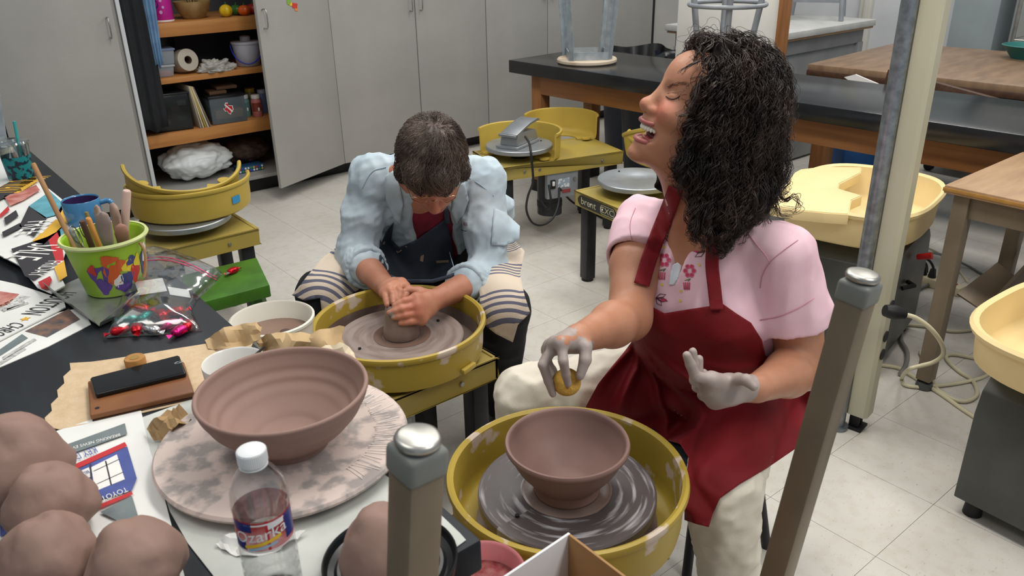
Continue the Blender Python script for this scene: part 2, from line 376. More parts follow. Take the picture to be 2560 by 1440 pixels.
# near black workbench (the photographer stands at its end)
NE = uz(1180, 1362, .76); NX = .462; NY = float(NE[1])
t = thing('black_workbench', 'scuffed black-topped workbench in front strewn with newspaper and clay', 'workbench', (NX, NY, 0))
MB().box((-.47, 1.46, .735), (.94, 2.92, .05)).build('worktop', m_near, t, bev=.005)
for x in (-.1, -.84):
    for y in (.12, 2.8): MB().box((x, y, .355), (.075, .075, .71)).build('leg', m_wood, t, bev=.004)
MB().box((-.07, 1.46, .655), (.03, 2.6, .11)).build('side_rail', m_woodh, t, bev=.003)
MB().box((-.87, 1.46, .655), (.03, 2.6, .11)).build('side_rail', m_woodh, t, bev=.003)

# ------------------------------------------------------------------ upturned brown steel table (its feet rise in front of the camera)
tip1 = uz(1045, 1085, 1.055); tip2 = uz(2160, 680, 1.055)
ddn = _ray(888, 5110); ddn /= np.linalg.norm(ddn)
e1 = tip2-tip1; e1 /= np.linalg.norm(e1); e1 -= ddn*e1.dot(ddn); e1 /= np.linalg.norm(e1); e2 = np.cross(ddn, e1)
if e2.dot(CAM-tip1-np.array([0, 0, .4])) < 0: e2 = -e2
Mt = Matrix.Identity(4)
for i in range(3): Mt[i][0] = e1[i]; Mt[i][1] = e2[i]; Mt[i][2] = -ddn[i]
t = thing('upturned_table', 'upturned brown steel work table with its capped feet pointing up in the foreground', 'table', tip1*[1, 1, 0])
spn = float(np.linalg.norm(tip2-tip1))
for a in (0, 1):
    for b in (0, 1):
        base = Vector(tip2 if a else tip1)+Vector(e2)*.62*b
        M = Matrix.Translation(base)@Mt@Matrix.Rotation(R(-8), 4, 'Z')
        lg = MB().box((0, 0, -.49), (.037, .037, .92), M).build('leg', m_brownmetal, t, bev=.004, world=True)
        MB().box((0, 0, -.026), (.043, .043, .028), M).build('collar', m_grey, lg, bev=.007, world=False) if False else None
        c = MB().box((0, 0, -.026), (.042, .042, .030), M).build('collar', pm('worn_grey_plastic', C(120, 122, 118), .5, var=.15), t, bev=.006, seg=3, world=True)
        MB().lathe([(0, .0), (.0165, -.0004), (.0200, -.002), (.0212, -.005), (.0205, -.008), (.017, -.011), (.0, -.014)], 32, M).build('glide', m_chrome, t, world=True, sm=50)
M = Matrix.Translation((Vector(tip1)+Vector(tip2))/2+Vector(e2)*.31)@Mt
MB().box((0, 0, -.965), (spn+.12, .74, .03), M).build('tabletop', m_ply, t, bev=.004, world=True)
for sg in (-1, 1): MB().box((0, sg*.31, -.92), (spn, .025, .06), M).build('apron_rail', m_brownmetal, t, bev=.003, world=True)

# ------------------------------------------------------------------ right-hand small brown table
t = thing('work_table', 'small brown steel table with worn plywood top at the right edge', 'table', (2.81, .64, 0))
MB().box((0, 0, .697), (.58, .74, .026)).build('tabletop', m_ply, t, bev=.004)
MB().box((0, 0, .697), (.585, .745, .012)).build('edge_band', pm('golden_ply_edge', C(170, 124, 60), .5, var=.1, vs=30), t, bev=.002)
for sx in (-1, 1):
    for sy in (-1, 1):
        lg = MB().box((sx*.25, sy*.32, .36), (.048, .048, .65)).build('leg', m_brownmetal, t, bev=.004)
        MB().lathe([(0, .0), (.026, 0), (.028, .01), (.024, .026), (.012, .03), (.012, .045), (0, .045)], 20, T(sx*.25, sy*.32, 0)).build('glide', pm('dull_glide', C(96, 98, 100), .4, .7, var=.2), t)
    MB().box((sx*.25, 0, .648), (.03, .6, .07)).build('apron_rail', m_brownmetal, t, bev=.003)
for sy in (-1, 1): MB().box((0, sy*.32, .648), (.46, .03, .07)).build('apron_rail', m_brownmetal, t, bev=.003)
zz = .33; q = [uz(2494, 655, zz), uz(2538, 690, zz-.01), uz(2466, 782, zz-.02), uz(2393, 733, zz)]
pl = MB(); pl.add([tuple(p) for p in q]+[tuple(p-np.array([0, 0, .006])) for p in q], [(0, 1, 2, 3), (7, 6, 5, 4), (0, 4, 5, 1), (1, 5, 6, 2), (2, 6, 7, 3), (3, 7, 4, 0)])
pl.build('gusset_plate', m_brownmetal, t, world=True, bev=.001)
a = uz(2462, 790, zz-.03); b = uz(2600, 640, zz+.02); MB().tube([a, b], .02, 4).build('brace', m_brownmetal, t, world=True, sm=0)

# ------------------------------------------------------------------ power pole and conduit
PX, PY = 2.175, .985
t = thing('power_pole', 'beige square power pole with black sockets standing on a small floor bracket', 'pole', (PX, PY, 0), R(8))
w = .033; ch = .010
oct_ = [(w, -w+ch), (w, w-ch), (w-ch, w), (-w+ch, w), (-w, w-ch), (-w, -w+ch), (-w+ch, -w), (w-ch, -w)]
MB().prism(oct_, .055, 2.95).build('shaft', m_post, t, sm=20)
MB().box((0, 0, .004), (.06, .045, .008)).box((-.012, .006, .03), (.012, .03, .06)).box((.014, .006, .03), (.012, .03, .06)).build('floor_bracket', m_black, t, bev=.002)
for zz in (.43, .33, .27):
    MB().cyl((.0, -w-.001, zz), (.0, -w-.004, zz), .017, n=20).build('socket', m_black, t)
MB().box((0.0, -w+.0008, .5), (.022, .004, 2.0)).build('seam', pm('pole_seam', C(172, 168, 146), .5), t, bev=.001) if False else None
t = thing('conduit_pipe', 'galvanised steel conduit pipe running up beside the beige pole', 'pipe', (PX-.048, PY+.039, 0), 0)
MB().cyl((0, 0, 0), (0, 0, 2.95), .021, n=24).build('pipe', m_galv, t)
MB().cyl((0, 0, 0), (0, 0, .012), .032, n=24).build('flange', m_galv, t)

# ------------------------------------------------------------------ brown-top table, grey bench, board in the background
t = thing('work_table', 'large brown-topped table with dark edge behind the long black bench', 'table', (4.62, 1.6, 0), R(4))
MB().box((0, 0, .742), (1.1, 1.72, .036)).build('tabletop', m_plyd, t, bev=.004)
MB().box((0, 0, .715), (1.105, 1.725, .03)).build('edge_band', m_dkwood, t, bev=.003)
for sx in (-1, 1):
    for sy in (-1, 1): MB().box((sx*.46, sy*.76, .35), (.09, .09, .7)).build('leg', m_wood, t, bev=.004)
    MB().box((sx*.46, 0, .64), (.03, 1.45, .12)).build('apron_rail', m_dkwood, t, bev=.003)
for sy in (-1, 1): MB().box((0, sy*.76, .64), (.86, .03, .12)).build('apron_rail', m_dkwood, t, bev=.003)
t = thing('metal_workbench', 'dusty grey metal bench against the far wall with a stool on top', 'workbench', (4.88, 3.25, 0))
m_bg = pm('dusty_grey_metal', C(146, 148, 148), .5, .15, var=.12, vs=5, bump=.04)
MB().box((0, 0, .83), (1.12, .86, .04)).build('worktop', pm('dusty_pale_top', C(190, 190, 188), .55, var=.08, vs=9), t, bev=.004)
MB().box((0, 0, .806), (1.1, .84, .02)).build('edge_band', m_ply, t, bev=.002)
MB().box((0, 0, .75), (1.02, .76, .09)).build('frame', m_bg, t, bev=.004)
MB().box((0, 0, .36), (.98, .72, .69)).build('cabinet_body', m_bg, t, bev=.004)
for sx in (-1, 1):
    for sy in (-1, 1): MB().box((sx*.485, sy*.355, .36), (.06, .06, .7)).build('leg', m_bg, t, bev=.003)
# white board
a = ux(1690, 150, 3.95); b = ux(1938, 150, 3.95)
t = thing('display_board', 'tall off-white panel with a wooden edge standing behind the black bench', 'board', (3.95, (a[1]+b[1])/2, 0), 0)
wd = abs(a[1]-b[1])
MB().box((0, 0, .75), (.02, wd, 1.5)).build('panel', pm('offwhite_panel', C(222, 219, 212), .75, col2=C(205, 200, 192), vs=4, vdet=6, ramp=(.5, .8)), t, bev=.002)
MB().box((.02, -wd/2-.012, .75), (.09, .022, 1.5)).build('wood_edge', m_wood, t, bev=.002)

# ------------------------------------------------------------------ stools
m_angle = pm('galvanised_angle_iron', C(150, 160, 168), .5, .4, col2=C(176, 184, 190), vs=26, vdet=6, ramp=(.4, .7))
def angle_leg(mb, a, b, w=.032, th=.004):
    a = Vector(a); b = Vector(b); q = (b-a).to_track_quat('Z', 'Y').to_matrix().to_4x4(); Lg = (b-a).length
    M = Matrix.Translation(a)@q
    mb.box((w/2, 0, Lg/2), (w, th, Lg), M).box((0, w/2, Lg/2), (th, w, Lg), M)
def wood_stool(loc, rz, label, up=.62):
    t = thing('stool', label, 'stool', loc, rz)
    MB().lathe([(0, 0), (.16, 0), (.166, .006), (.166, .018), (.16, .024), (0, .024)], 40).build('seat', pm('paint_worn_seat', C(206, 190, 168), .6, col2=C(150, 120, 90), vs=9, vdet=8, ramp=(.5, .75)), t)
    s0, s1 = .105, .15
    for sx, sy, az in ((-1, -1, 0), (1, -1, 90), (1, 1, 180), (-1, 1, 270)):
        mb = MB(); angle_leg(mb, (sx*s0, sy*s0, .026), (sx*s1, sy*s1, up)); mb.build('leg', m_angle, t, sm=0)
        MB().box((sx*s1, sy*s1, up+.006), (.03, .03, .02)).build('foot', pm('rusty_foot', C(120, 84, 62), .8, var=.3), t, bev=.004)
    mb = MB()
    for zz, ss in ((.045, s0),):
        for k in range(4):
            M = T(rz=k*PI/2); mb.box((0, -ss, zz), (2*ss, .005, .04), M)
    mb.build('seat_frame', m_angle, t, sm=0)
    return t
p = uz(1467, 150, .772); wood_stool((p[0], p[1], .7612), R(52), 'upturned stool with paint-worn round wooden seat on the black bench')
p = uz(-105, 392, .772); wood_stool((p[0], p[1], .7612), R(30), 'upturned steel-legged stool at the far left end of the near bench')
# grey tube stool upside down on the bench
p = uz(1802, 205, .76)
t = thing('stool', 'upturned grey tubular stool with a round foot ring behind the woman', 'stool', (p[0], p[1], .7612), R(15))
MB().lathe([(0, 0), (.15, 0), (.16, .012), (.15, .03), (0, .03)], 40).build('seat', pm('grey_vinyl', C(110, 112, 116), .6), t)
for k in range(4):
    a = k*PI/2+.45; MB().tube([(.10*math.cos(a), .10*math.sin(a), .03), (.185*math.cos(a), .185*math.sin(a), .6)], .0145, 12).build('leg', m_grey, t)
MB().tube([(.172*math.cos(x*PI/24), .172*math.sin(x*PI/24), .35) for x in range(49)], .010, 10, caps=False).build('foot_ring', m_grey, t)
# grey stool standing on the bench far away
p = uz(2045, 45, .852)
t = thing('stool', 'grey metal stool standing upright on the dusty grey bench', 'stool', (p[0], p[1]+.02, .851), R(28))
for sx in (-1, 1):
    for sy in (-1, 1): MB().cyl((sx*.17, sy*.17, 0), (sx*.12, sy*.12, .6), .016, n=10).build('leg', m_grey, t)
for k in range(4): MB().box((0, -.158, .13), (.31, .008, .035), T(rz=k*PI/2)).build('stretcher', m_grey, t, bev=.001)
MB().lathe([(0, .6), (.16, .6), (.165, .615), (.15, .63), (0, .63)], 32).build('seat', pm('grey_vinyl', C(110, 112, 116)), t)

# ------------------------------------------------------------------ bins behind / under the benches
def bin_(name, label, loc, r0, r1, h, mat, rim=True):
    t = thing(name, label, 'bin', loc)
    MB().lathe([(0, .006), (r0, 0), (r1, h), (r1+.012, h), (r1+.012, h+.012), (r1-.006, h+.012), (r0-.006, .012), (0, .012)], 40).build('tub', mat, t)
    return t
m_navy = pm('navy_plastic', C(30, 36, 52), .45, var=.15, vs=8)
p = uz(1530, 420, .2); bin_('trash_bin', 'large navy waste bin under the black bench by the yellow wheel', (3.62, 3.05, 0), .21, .26, .60, m_navy)
t = bin_('trash_bin', 'waste bin lined with a black bag behind the black bench', (4.12, 3.72, 0), .2, .24, .66, m_navy)
mb = MB(); Z = [(.252+.012*math.sin(a*9)+.01*math.sin(a*5+1), a) for a in np.linspace(0, 2*PI, 60, endpoint=False)]
vs_ = []; 
for (r_, a) in Z: vs_ += [(r_*math.cos(a), r_*math.sin(a), .55+.02*math.sin(a*7)), ((r_+.012)*math.cos(a), (r_+.012)*math.sin(a), .69+.012*math.sin(a*4)), ((r_-.02)*math.cos(a), (r_-.02)*math.sin(a), .705+.012*math.sin(a*4+.5)), ((r_-.05)*math.cos(a), (r_-.05)*math.sin(a), .6)]
fs_ = [(i*4+j, ((i+1) % 60)*4+j, ((i+1) % 60)*4+j+1, i*4+j+1) for i in range(60) for j in range(3)]
mb.add(vs_, fs_).build('liner_bag', pm('black_bag_plastic', C(18, 18, 20), .3), t, sm=60)
p = uz(2115, 455, .06)
t = thing('trash_bin', 'blue plastic bin on casters below the black bench', 'bin', (p[0]+.12, p[1], 0), R(-30))
m_blue = pm('blue_plastic', C(34, 88, 150), .45, var=.08)
M = T(0, 0, .08)
mb = MB(); a, b, h = .19, .24, .5
mb.add([(-a, -.15, 0), (a, -.15, 0), (a, .15, 0), (-a, .15, 0), (-b, -.2, h), (b, -.2, h), (b, .2, h), (-b, .2, h)], [(3, 2, 1, 0), (0, 1, 5, 4), (1, 2, 6, 5), (2, 3, 7, 6), (3, 0, 4, 7), (4, 5, 6, 7)], M)
mb.build('tub', m_blue, t, bev=.03, seg=4)
MB().box((0, 0, .565), (.5, .42, .03)).build('lid', m_blue, t, bev=.01)
def caster(t, x, y):
    MB().cyl((x-.012, y, .03), (x+.012, y, .03), .03, n=18).build('caster', m_black, t)
    MB().box((x, y, .065), (.035, .03, .03)).build('caster_fork', m_steel, t, bev=.002)
for sx in (-1, 1):
    for sy in (-1, 1): caster(t, sx*.15, sy*.11)
p = uz(2375, 440, 0)
t = thing('supply_cart', 'low dark cart on small casters half hidden below the brown-topped table', 'cart', (p[0]+.25, p[1], 0))
for sx in (-1, 1):
    for sy in (-1, 1): caster(t, sx*.22, sy*.15)
MB().box((0, 0, .1), (.5, .36, .03)).build('deck', m_dkwood, t, bev=.004)
# ------------------------------------------------------------------ pottery wheels
def pan_prof(z0, h, R0=.217, ri=.085):
    z1 = z0+h
    return [(ri, z0), (R0-.017, z0), (R0-.005, z0+.008), (R0-.001, z0+.03), (R0+.001, z1-.012), (R0+.006, z1-.010), (R0+.009, z1-.003), (R0+.007, z1+.004), (R0+.001, z1+.006), (R0-.005, z1+.002), (R0-.007, z1-.008), (R0-.007, z0+.03), (R0-.012, z0+.014), (R0-.022, z0+.006), (ri, z0+.006)]
def half_pan(parent, mat, z0, h, a0, a1, M=None, R0=.217, tabs=True, ri=.085, name='splash_pan_half'):
    mb = MB().lathe(pan_prof(z0, h, R0, ri), 44, M, a0, a1, close=True)
    o = mb.build(name, mat, parent, sm=40)
    if tabs:
        for a in (a0, a1):
            c = (math.cos(a), math.sin(a)); s = 1 if a == a1 else -1; tg = (-math.sin(a)*s, math.cos(a)*s)
            rr = R0-.055; cx, cy = c[0]*rr+tg[0]*.015, c[1]*rr+tg[1]*.015
            ring = [(cx+.026*math.cos(k*PI/10), cy+.02*math.sin(k*PI/10)) for k in range(20)]
            tb = MB().prism(ring, z0+.006, z0+.014, M)
            tb.build('latch_tab', mat, o, sm=40)
    return o
def pedal(loc, rz, label=None, parent=None, M=None):
    t = thing('foot_pedal', label, 'pedal', loc, rz)
    base = [(-.12, -.06), (.10, -.06), (.125, -.03), (.125, .03), (.10, .06), (-.12, .06)]
    MB().prism(base, 0, .012).build('base_plate', m_alu, t, bev=.004)
    mb = MB(); mb.add([(-.10, -.052, .012), (.105, -.052, .012), (.105, .052, .012), (-.10, .052, .012), (-.09, -.045, .075), (.09, -.045, .06), (.09, .045, .06), (-.09, .045, .075)], [(3, 2, 1, 0), (4, 5, 6, 7), (0, 1, 5, 4), (1, 2, 6, 5), (2, 3, 7, 6), (3, 0, 4, 7)])
    mb.build('housing', m_alu, t, bev=.006)
    pr = [(-.115, .066), (-.02, .092), (.03, .104), (.10, .112), (.125, .106), (.13, .098), (.10, .098), (.03, .092), (-.02, .08), (-.10, .055)]
    MB().prism(pr, -.048, .048, Matrix.Rotation(PI/2, 4, 'X')).build('treadle', m_alu, t, bev=.003)
    MB().cyl((-.105, -.05, .062), (-.105, .05, .062), .008, n=12).build('hinge', m_steel, t)
    return t
def brent(cx, cy, rz, label, zt=.42, zh=.50, table=(-.40, .21, -.175, .175), head=True, motor=True, spat=False, hmat=None, mx0=-.2):
    t = thing('pottery_wheel', label, 'pottery wheel', (cx, cy, 0), rz)
    x0, x1, y0, y1 = table; mx, my = (x0+x1)/2, (y0+y1)/2; w, d = x1-x0, y1-y0
    mb = MB(); mb.box((mx, my, zt-.003), (w, d, .006)).box((mx, y0+.006, zt-.03), (w, .012, .06)).box((mx, y1-.006, zt-.03), (w, .012, .06)).box((x0+.006, my, zt-.03), (.012, d, .06)).box((x1-.006, my, zt-.03), (.012, d, .06))
    for a, b, c_, e in ((mx, y0+.005, w, .01), (mx, y1-.005, w, .01), (x0+.005, my, .01, d), (x1-.005, my, .01, d)): mb.box((a, b, zt+.001), (c_, e, .006))
    tb = mb.build('table_tray', m_yelt, t, bev=.003)
    MB().lathe([(0, zt-.075), (.10, zt-.072), (.15, zt-.06), (.155, zt-.01)], 36).build('drip_basin', m_yelt, t)
    for bx in (x0+.12, x0+.2, x1-.12):
        MB().cyl((bx, y0-.001, zt-.03), (bx, y0-.006, zt-.03), .008, .006, 14).build('bolt', m_chrome, t)
        MB().cyl((bx, y1+.001, zt-.03), (bx, y1+.006, zt-.03), .008, .006, 14).build('bolt', m_chrome, t)
    for sx, sy in ((x0+.045, y0+.045), (x0+.045, y1-.045), (x1-.045, y0+.045), (x1-.045, y1-.045)):
        MB().box((sx, sy, (zt-.06)/2+.005), (.05, .05, zt-.06-.01)).build('leg', m_legb, t, bev=.004)
        MB().cyl((sx, sy, 0), (sx, sy, .02), .027, .024, 16).build('foot', m_black, t)
    if head:
        MB().cyl((0, 0, zt), (0, 0, zh-.02), .045, .05, 28).build('hub', m_legb, t)
        MB().lathe([(0, zh-.022), (.163, zh-.022), (.166, zh-.019), (.166, zh-.003), (.163, zh), (.06, zh-.0004), (.059, zh-.001), (0, zh-.001)], 64).build('wheel_head', hmat or m_alu, t, sm=40)
        for a in (0, PI): MB().cyl((.12*math.cos(a), .12*math.sin(a), zh), (.12*math.cos(a), .12*math.sin(a), zh+.004), .004, n=10).build('bat_pin', m_black, t)
    if motor:
        MB().cyl((mx0, y0+.09, .12), (mx0, y0+.09, zt-.02), .062, n=28).build('motor', m_legb, t)
        MB().cyl((mx0, y0+.09, .16), (mx0, y0+.09, .19), .064, n=28).build('motor_band', m_black, t)
        cb = MB().box((mx0+.03, y0+.02, zt-.125), (.17, .03, .13)).build('control_box', m_grey, t, bev=.004)
        MB().box((mx0-.025, y0+.003, zt-.115), (.026, .008, .045)).build('switch_plate', m_black, cb, bev=.002)
        MB().box((mx0-.025, y0-.003, zt-.11), (.012, .010, .022)).build('switch', pm('white_switch', C(225, 225, 220), .4), cb, bev=.002)
        MB().box((mx0+.035, y0+.004, zt-.115), (.065, .003, .045)).build('rating_label', pm('label_grey', C(150, 165, 180), .5, col2=C(215, 218, 220), vs=60, ramp=(.5, .52)), cb, sm=0)
        MB().box((mx0+.05, y0+.004, zt-.158), (.045, .003, .018)).build('warning_label', pm('label_red', C(140, 60, 58), .5), cb, sm=0)
        MB().cyl((mx0+.095, y0+.006, zt-.1), (mx0+.095, y0-.004, zt-.1), .008, n=14).build('knob', m_chrome, cb)
    return t
# A: idle wheel by the cabinets, splash pan stacked on its head
A = brent(.885, 3.07, 0, 'idle mustard wheel by the open cabinet with pan halves stacked on it', zt=.41, zh=.47)
face = math.atan2(0-3.07, 0-.885)
tp = thing('splash_pan', 'mustard splash pan half with blue tape resting on the idle wheel head', 'splash pan', (.945, 3.15, .4705))
hp = half_pan(tp, m_yel, 0, .115, face-R(93), face+R(93), R0=.222)
q = []
for i in range(5):
    for k in range(2):
        a = face+R(38)+i*R(2.6); q.append((.2255*math.cos(a), .2255*math.sin(a), .044+k*.028))
MB().add(q, [(i*2, i*2+2, i*2+3, i*2+1) for i in range(4)]).build('blue_tape', pm('blue_tape', C(52, 140, 190), .6), hp, sm=0)
tp = thing('splash_pan', 'second mustard splash pan half tilted inside the taped one', 'splash pan', (.93, 3.17, .548))
M = Matrix.Rotation(face+PI/2, 4, 'Z')@Matrix.Rotation(R(5), 4, 'Y')@Matrix.Rotation(R(17), 4, 'X')
half_pan(tp, m_yel, .0, .105, -PI/2-R(88), -PI/2+R(88), M@T(0, 0, .01), R0=.205)
# B: the man's wheel
m_slip = pm('slip_wet', C(141, 124, 116), .3, col2=C(116, 96, 88), vs=9, vdet=5, ramp=(.4, .65))
def ring_mat(name, c1, c2, scale, lo, hi, rough=.35):
    m = pm(name, c1, rough); nt, N, B = nodes(m); tc = N.new('ShaderNodeTexCoord'); sp = N.new('ShaderNodeSeparateXYZ'); nt.links.new(tc.outputs['Object'], sp.inputs[0])
    at = N.new('ShaderNodeMath'); at.operation = 'ARCTAN2'; nt.links.new(sp.outputs[1], at.inputs[0]); nt.links.new(sp.outputs[0], at.inputs[1])
    ln = N.new('ShaderNodeVectorMath'); ln.operation = 'LENGTH'; cb = N.new('ShaderNodeCombineXYZ'); nt.links.new(sp.outputs[0], cb.inputs[0]); nt.links.new(sp.outputs[1], cb.inputs[1]); nt.links.new(cb.outputs[0], ln.inputs[0])
    m1 = N.new('ShaderNodeMath'); m1.operation = 'MULTIPLY'; m1.inputs[1].default_value = scale; nt.links.new(ln.outputs['Value'], m1.inputs[0])
    m2 = N.new('ShaderNodeMath'); m2.operation = 'MULTIPLY'; m2.inputs[1].default_value = 1.1; nt.links.new(at.outputs[0], m2.inputs[0])
    c2n = N.new('ShaderNodeCombineXYZ'); nt.links.new(m1.outputs[0], c2n.inputs[0]); nt.links.new(m2.outputs[0], c2n.inputs[1])
    ns = N.new('ShaderNodeTexNoise'); ns.inputs['Scale'].default_value = 1; ns.inputs['Detail'].default_value = 3; nt.links.new(c2n.outputs[0], ns.inputs[0])
    rp = N.new('ShaderNodeValToRGB'); rp.color_ramp.elements[0].position = lo; rp.color_ramp.elements[1].position = hi; rp.color_ramp.elements[0].color = c1; rp.color_ramp.elements[1].color = c2
    nt.links.new(ns.outputs[0], rp.inputs[0]); nt.links.new(rp.outputs[0], B.inputs['Base Color']); return m
m_headB = ring_mat('slip_covered_head', C(150, 136, 130), C(128, 110, 102), 60, .4, .65, .4)
m_headC = ring_mat('streaked_dark_head', C(86, 78, 78), C(176, 172, 176), 85, .53, .68, .35)
Bx, By = .955, 1.650
Bw = brent(Bx, By, 0, 'mustard wheel at which the bowed man centres clay', hmat=m_headB, zh=.485, table=(-.40, .185, -.175, .175))
half_pan(Bw, m_yeld, .43, .095, 0, PI, tabs=False); half_pan(Bw, m_yeld, .43, .095, PI, 2*PI, tabs=False)
MB().lathe([(.08, .437), (.19, .437), (.203, .445), (.2045, .485)], 48).build('slip_residue', m_slip, Bw)
a = math.atan2(uz(1130, 900, .46)[1]-By, uz(1130, 900, .46)[0]-Bx)
MB().box((.222*math.cos(a), .222*math.sin(a), .452), (.012, .05, .014), rz=a).build('overflow_lip', m_yel, Bw, bev=.003)
# C: the laughing woman's wheel
Cx, Cy = .842, .892
Cw = brent(Cx, Cy, 0, 'mustard wheel in front with the red-aproned woman behind it', hmat=m_headC, zh=.495, table=(-.40, .12, -.15, .15))
half_pan(Cw, m_yeld, .425, .105, R(20), R(200), tabs=False, R0=.214); half_pan(Cw, m_yeld, .425, .105, R(200), R(380), tabs=False, R0=.214)
MB().lathe([(.1, .432), (.17, .432)], 48).build('slip_residue', m_slip, Cw)
# D: wheel in the middle distance with the pedal on its head
dz = -R(15)
Dc = uz(1298, 362, .47)
Dw = brent(Dc[0], Dc[1], dz, 'mustard wheel by the cabinets with a foot pedal on its head', zt=.41, zh=.475, table=(-.17, .50, -.165, .20), mx0=.13)
# its control box hangs on the near side right of the head
p = uz(1290, 345, .476); Dped = pedal((Dc[0]+.0, Dc[1]+.0, .4752), R(20), 'grey cast foot pedal lying on an idle wheel head')
tp = thing('splash_pan', 'mustard splash pan half standing around the head with the pedal', 'splash pan', (Dc[0], Dc[1], .411), dz)
half_pan(tp, m_yel, .0, .13, R(-55), R(140), R0=.205)
p = uz(1405, 350, .42)
tp = thing('splash_pan', 'mustard splash pan half at the back corner of the idle wheel table', 'splash pan', (p[0]+.02, p[1]+.03, .412), dz)
half_pan(tp, m_yel, .0, .13, R(-25), R(150), R0=.19)
# E: wheel with the maker's name plate
Ec = uz(1592, 448, .47)
Ew = brent(Ec[0], Ec[1], -R(98), 'mustard wheel with lettered front plate behind the woman in pink', zt=.41, zh=.475, table=(-.17, .45, -.2, .2), motor=False)
pl = MB(); rr = [( .075*math.copysign(1, math.cos(k*PI/16))+.024*math.cos(k*PI/16), .024*math.sin(k*PI/16)) for k in range(32)]
y0 = -.2
Ms = T(-.01, y0-.0005, .382)@Matrix.Rotation(PI/2, 4, 'X')
pl.prism([(x*1.32, y) for x, y in rr], 0, .003, Ms)
nm = pl.build('name_plate', pm('black_plate', C(24, 24, 26), .4), Ew, sm=0)
V, F = text_geo('brent', .042, 1.15); MB().add([(x-.055, y, .0036) for x, y, z in V], F, Ms).build('lettering', pm('pale_lettering', C(196, 190, 150), .5), nm, sm=0)
V, F = text_geo('CXC', .036, 1.2); MB().add([(x+.072, y-.001, .0036) for x, y, z in V], F, Ms).build('lettering', pm('pale_lettering', C(196, 190, 150)), nm, sm=0)
Mo = [(x*.48+.075, y*.82) for x, y in rr]; Mi = [(x*.455+.075, y*.74) for x, y in rr]
k = len(Mo); MB().add([(x, y, .0034) for x, y in Mo]+[(x, y, .0034) for x, y in Mi], [(i, (i+1) % k, k+(i+1) % k, k+i) for i in range(k)], Ms).build('letter_outline', pm('pale_lettering', C(196, 190, 150)), nm, sm=0)
p = uz(1640, 400, .44)
tp = thing('splash_pan', 'mustard splash pan halves folded together behind the lettered wheel', 'splash pan', (p[0]+.06, p[1]+.0, .412), R(200))
M = T(0, 0, .02, rx=R(-8)); half_pan(tp, m_yel, .0, .1, R(-85), R(85), M, R0=.19)
M = T(0, .0, .06, rx=R(14), ry=R(-14)); half_pan(tp, m_yel, .0, .1, R(-85), R(85), M, R0=.185)

# cream splash-pan wheels with grey bodies
def pan_oval(parent, mat, M, a=.30, b=.24, h=.12, name='splash_pan', a0=0, a1=2*PI, floor=True):
    mb = MB(); prof = [(.0 if floor else .8, 0), (.90, 0), (.955, .012), (.985, h-.014), (1.03, h-.012), (1.045, h), (1.02, h+.008), (.97, h+.002), (.935, .02), (.88, .008), (.0 if floor else .8, .008)]
    s = MB().lathe(prof, 64, None, a0, a1, close=True)
    v = []
    for (x, y, z) in s.v:
        r_ = math.hypot(x, y); t_ = math.atan2(y, x); n = 3.0
        k = (abs(math.cos(t_))**n+abs(math.sin(t_))**n)**(-1/n); v.append((k*r_*math.cos(t_)*a, k*r_*math.sin(t_)*b, z))
    mb.add(v, s.f, M); return mb.build(name, mat, parent, sm=50)
m_body = pm('grey_green_steel', C(78, 80, 76), .42, .25, var=.12, vs=9, bump=.05)
def whisper(cx, cy, rz, label, dz=0.):
    t = thing('pottery_wheel', label, 'pottery wheel', (cx, cy, 0), rz)
    prof = [(-.24, .05), (.24, .05), (.24, .33), (.225, .39), (.19, .425), (.14, .44), (-.14, .44), (-.19, .425), (-.225, .39), (-.24, .33)]
    MB().prism([(x, z+(dz if z > .1 else 0)) for x, z in prof], -.2, .2, Matrix.Rotation(PI/2, 4, 'X')).build('body', m_body, t, bev=.004, sm=40)
    for sx in (-1, 1):
        for sy in (-1, 1): MB().cyl((sx*.2, sy*.16, 0), (sx*.2, sy*.16, .05), .024, .02, 16).build('foot', m_black, t)
    MB().cyl((0, 0, .44), (0, 0, .47), .06, n=24).build('hub', m_legb, t)
    return t
p = uz(2125, 560, .47); FX, FY = float(p[0])+.06, float(p[1])
Fw = whisper(FX, FY, R(12), 'grey pottery wheel with large cream splash pan behind the beige pole')
pan_oval(Fw, m_cream, T(0, 0, .465), .30, .235, .12)
MB().tube([(-.12, -.206, .30), (-.085, -.235, .305), (-.05, -.206, .30)], .008, 10).build('grip', m_black, Fw)
MB().cyl((-.02, -.215, .385), (-.02, -.26, .40), .010, .012, 14).build('lever_knob', pm('red_plastic', C(196, 34, 32), .4), Fw)
# cream pan insert: a half pan lying tilted in the big pan with its latch cut-outs
zi = .592; pxs = [(1930, 512), (1955, 480), (1989, 430), (2002, 423), (2045, 418), (2062, 413), (2080, 417), (2153, 418), (2150, 431), (2097, 458), (2094, 470), (2105, 474), (2153, 488), (2127, 499), (2120, 534), (2060, 530), (1989, 523)]
PI_ = [uz(x, y, zi) for x, y in pxs]
ip = thing('splash_pan', 'cream half splash pan lying upside down in the large cream pan', 'splash pan', (FX, FY, .5))
MB().prism([(p[0], p[1]) for p in PI_], zi-.007, zi).build('floor_panel', m_cream, ip, bev=.002, world=True)
for i in range(len(PI_)):
    a, b = PI_[i], PI_[(i+1) % len(PI_)]; d = b-a; MB().box(tuple((a+b)/2-np.array([0, 0, .02])), (float(np.linalg.norm(d))+.004, .006, .034), rz=math.atan2(d[1], d[0])).build('rim_wall', m_cream, ip, bev=.0015, world=True)
p = uz(2418, 1000, .40); GX, GY = float(uz(2390, 1250, .05)[0])+.24, float(uz(2390, 1250, .05)[1])-.20
Gw = whisper(GX, GY, R(-3), 'grey pottery wheel with cream splash pan at the lower right edge', -.02)
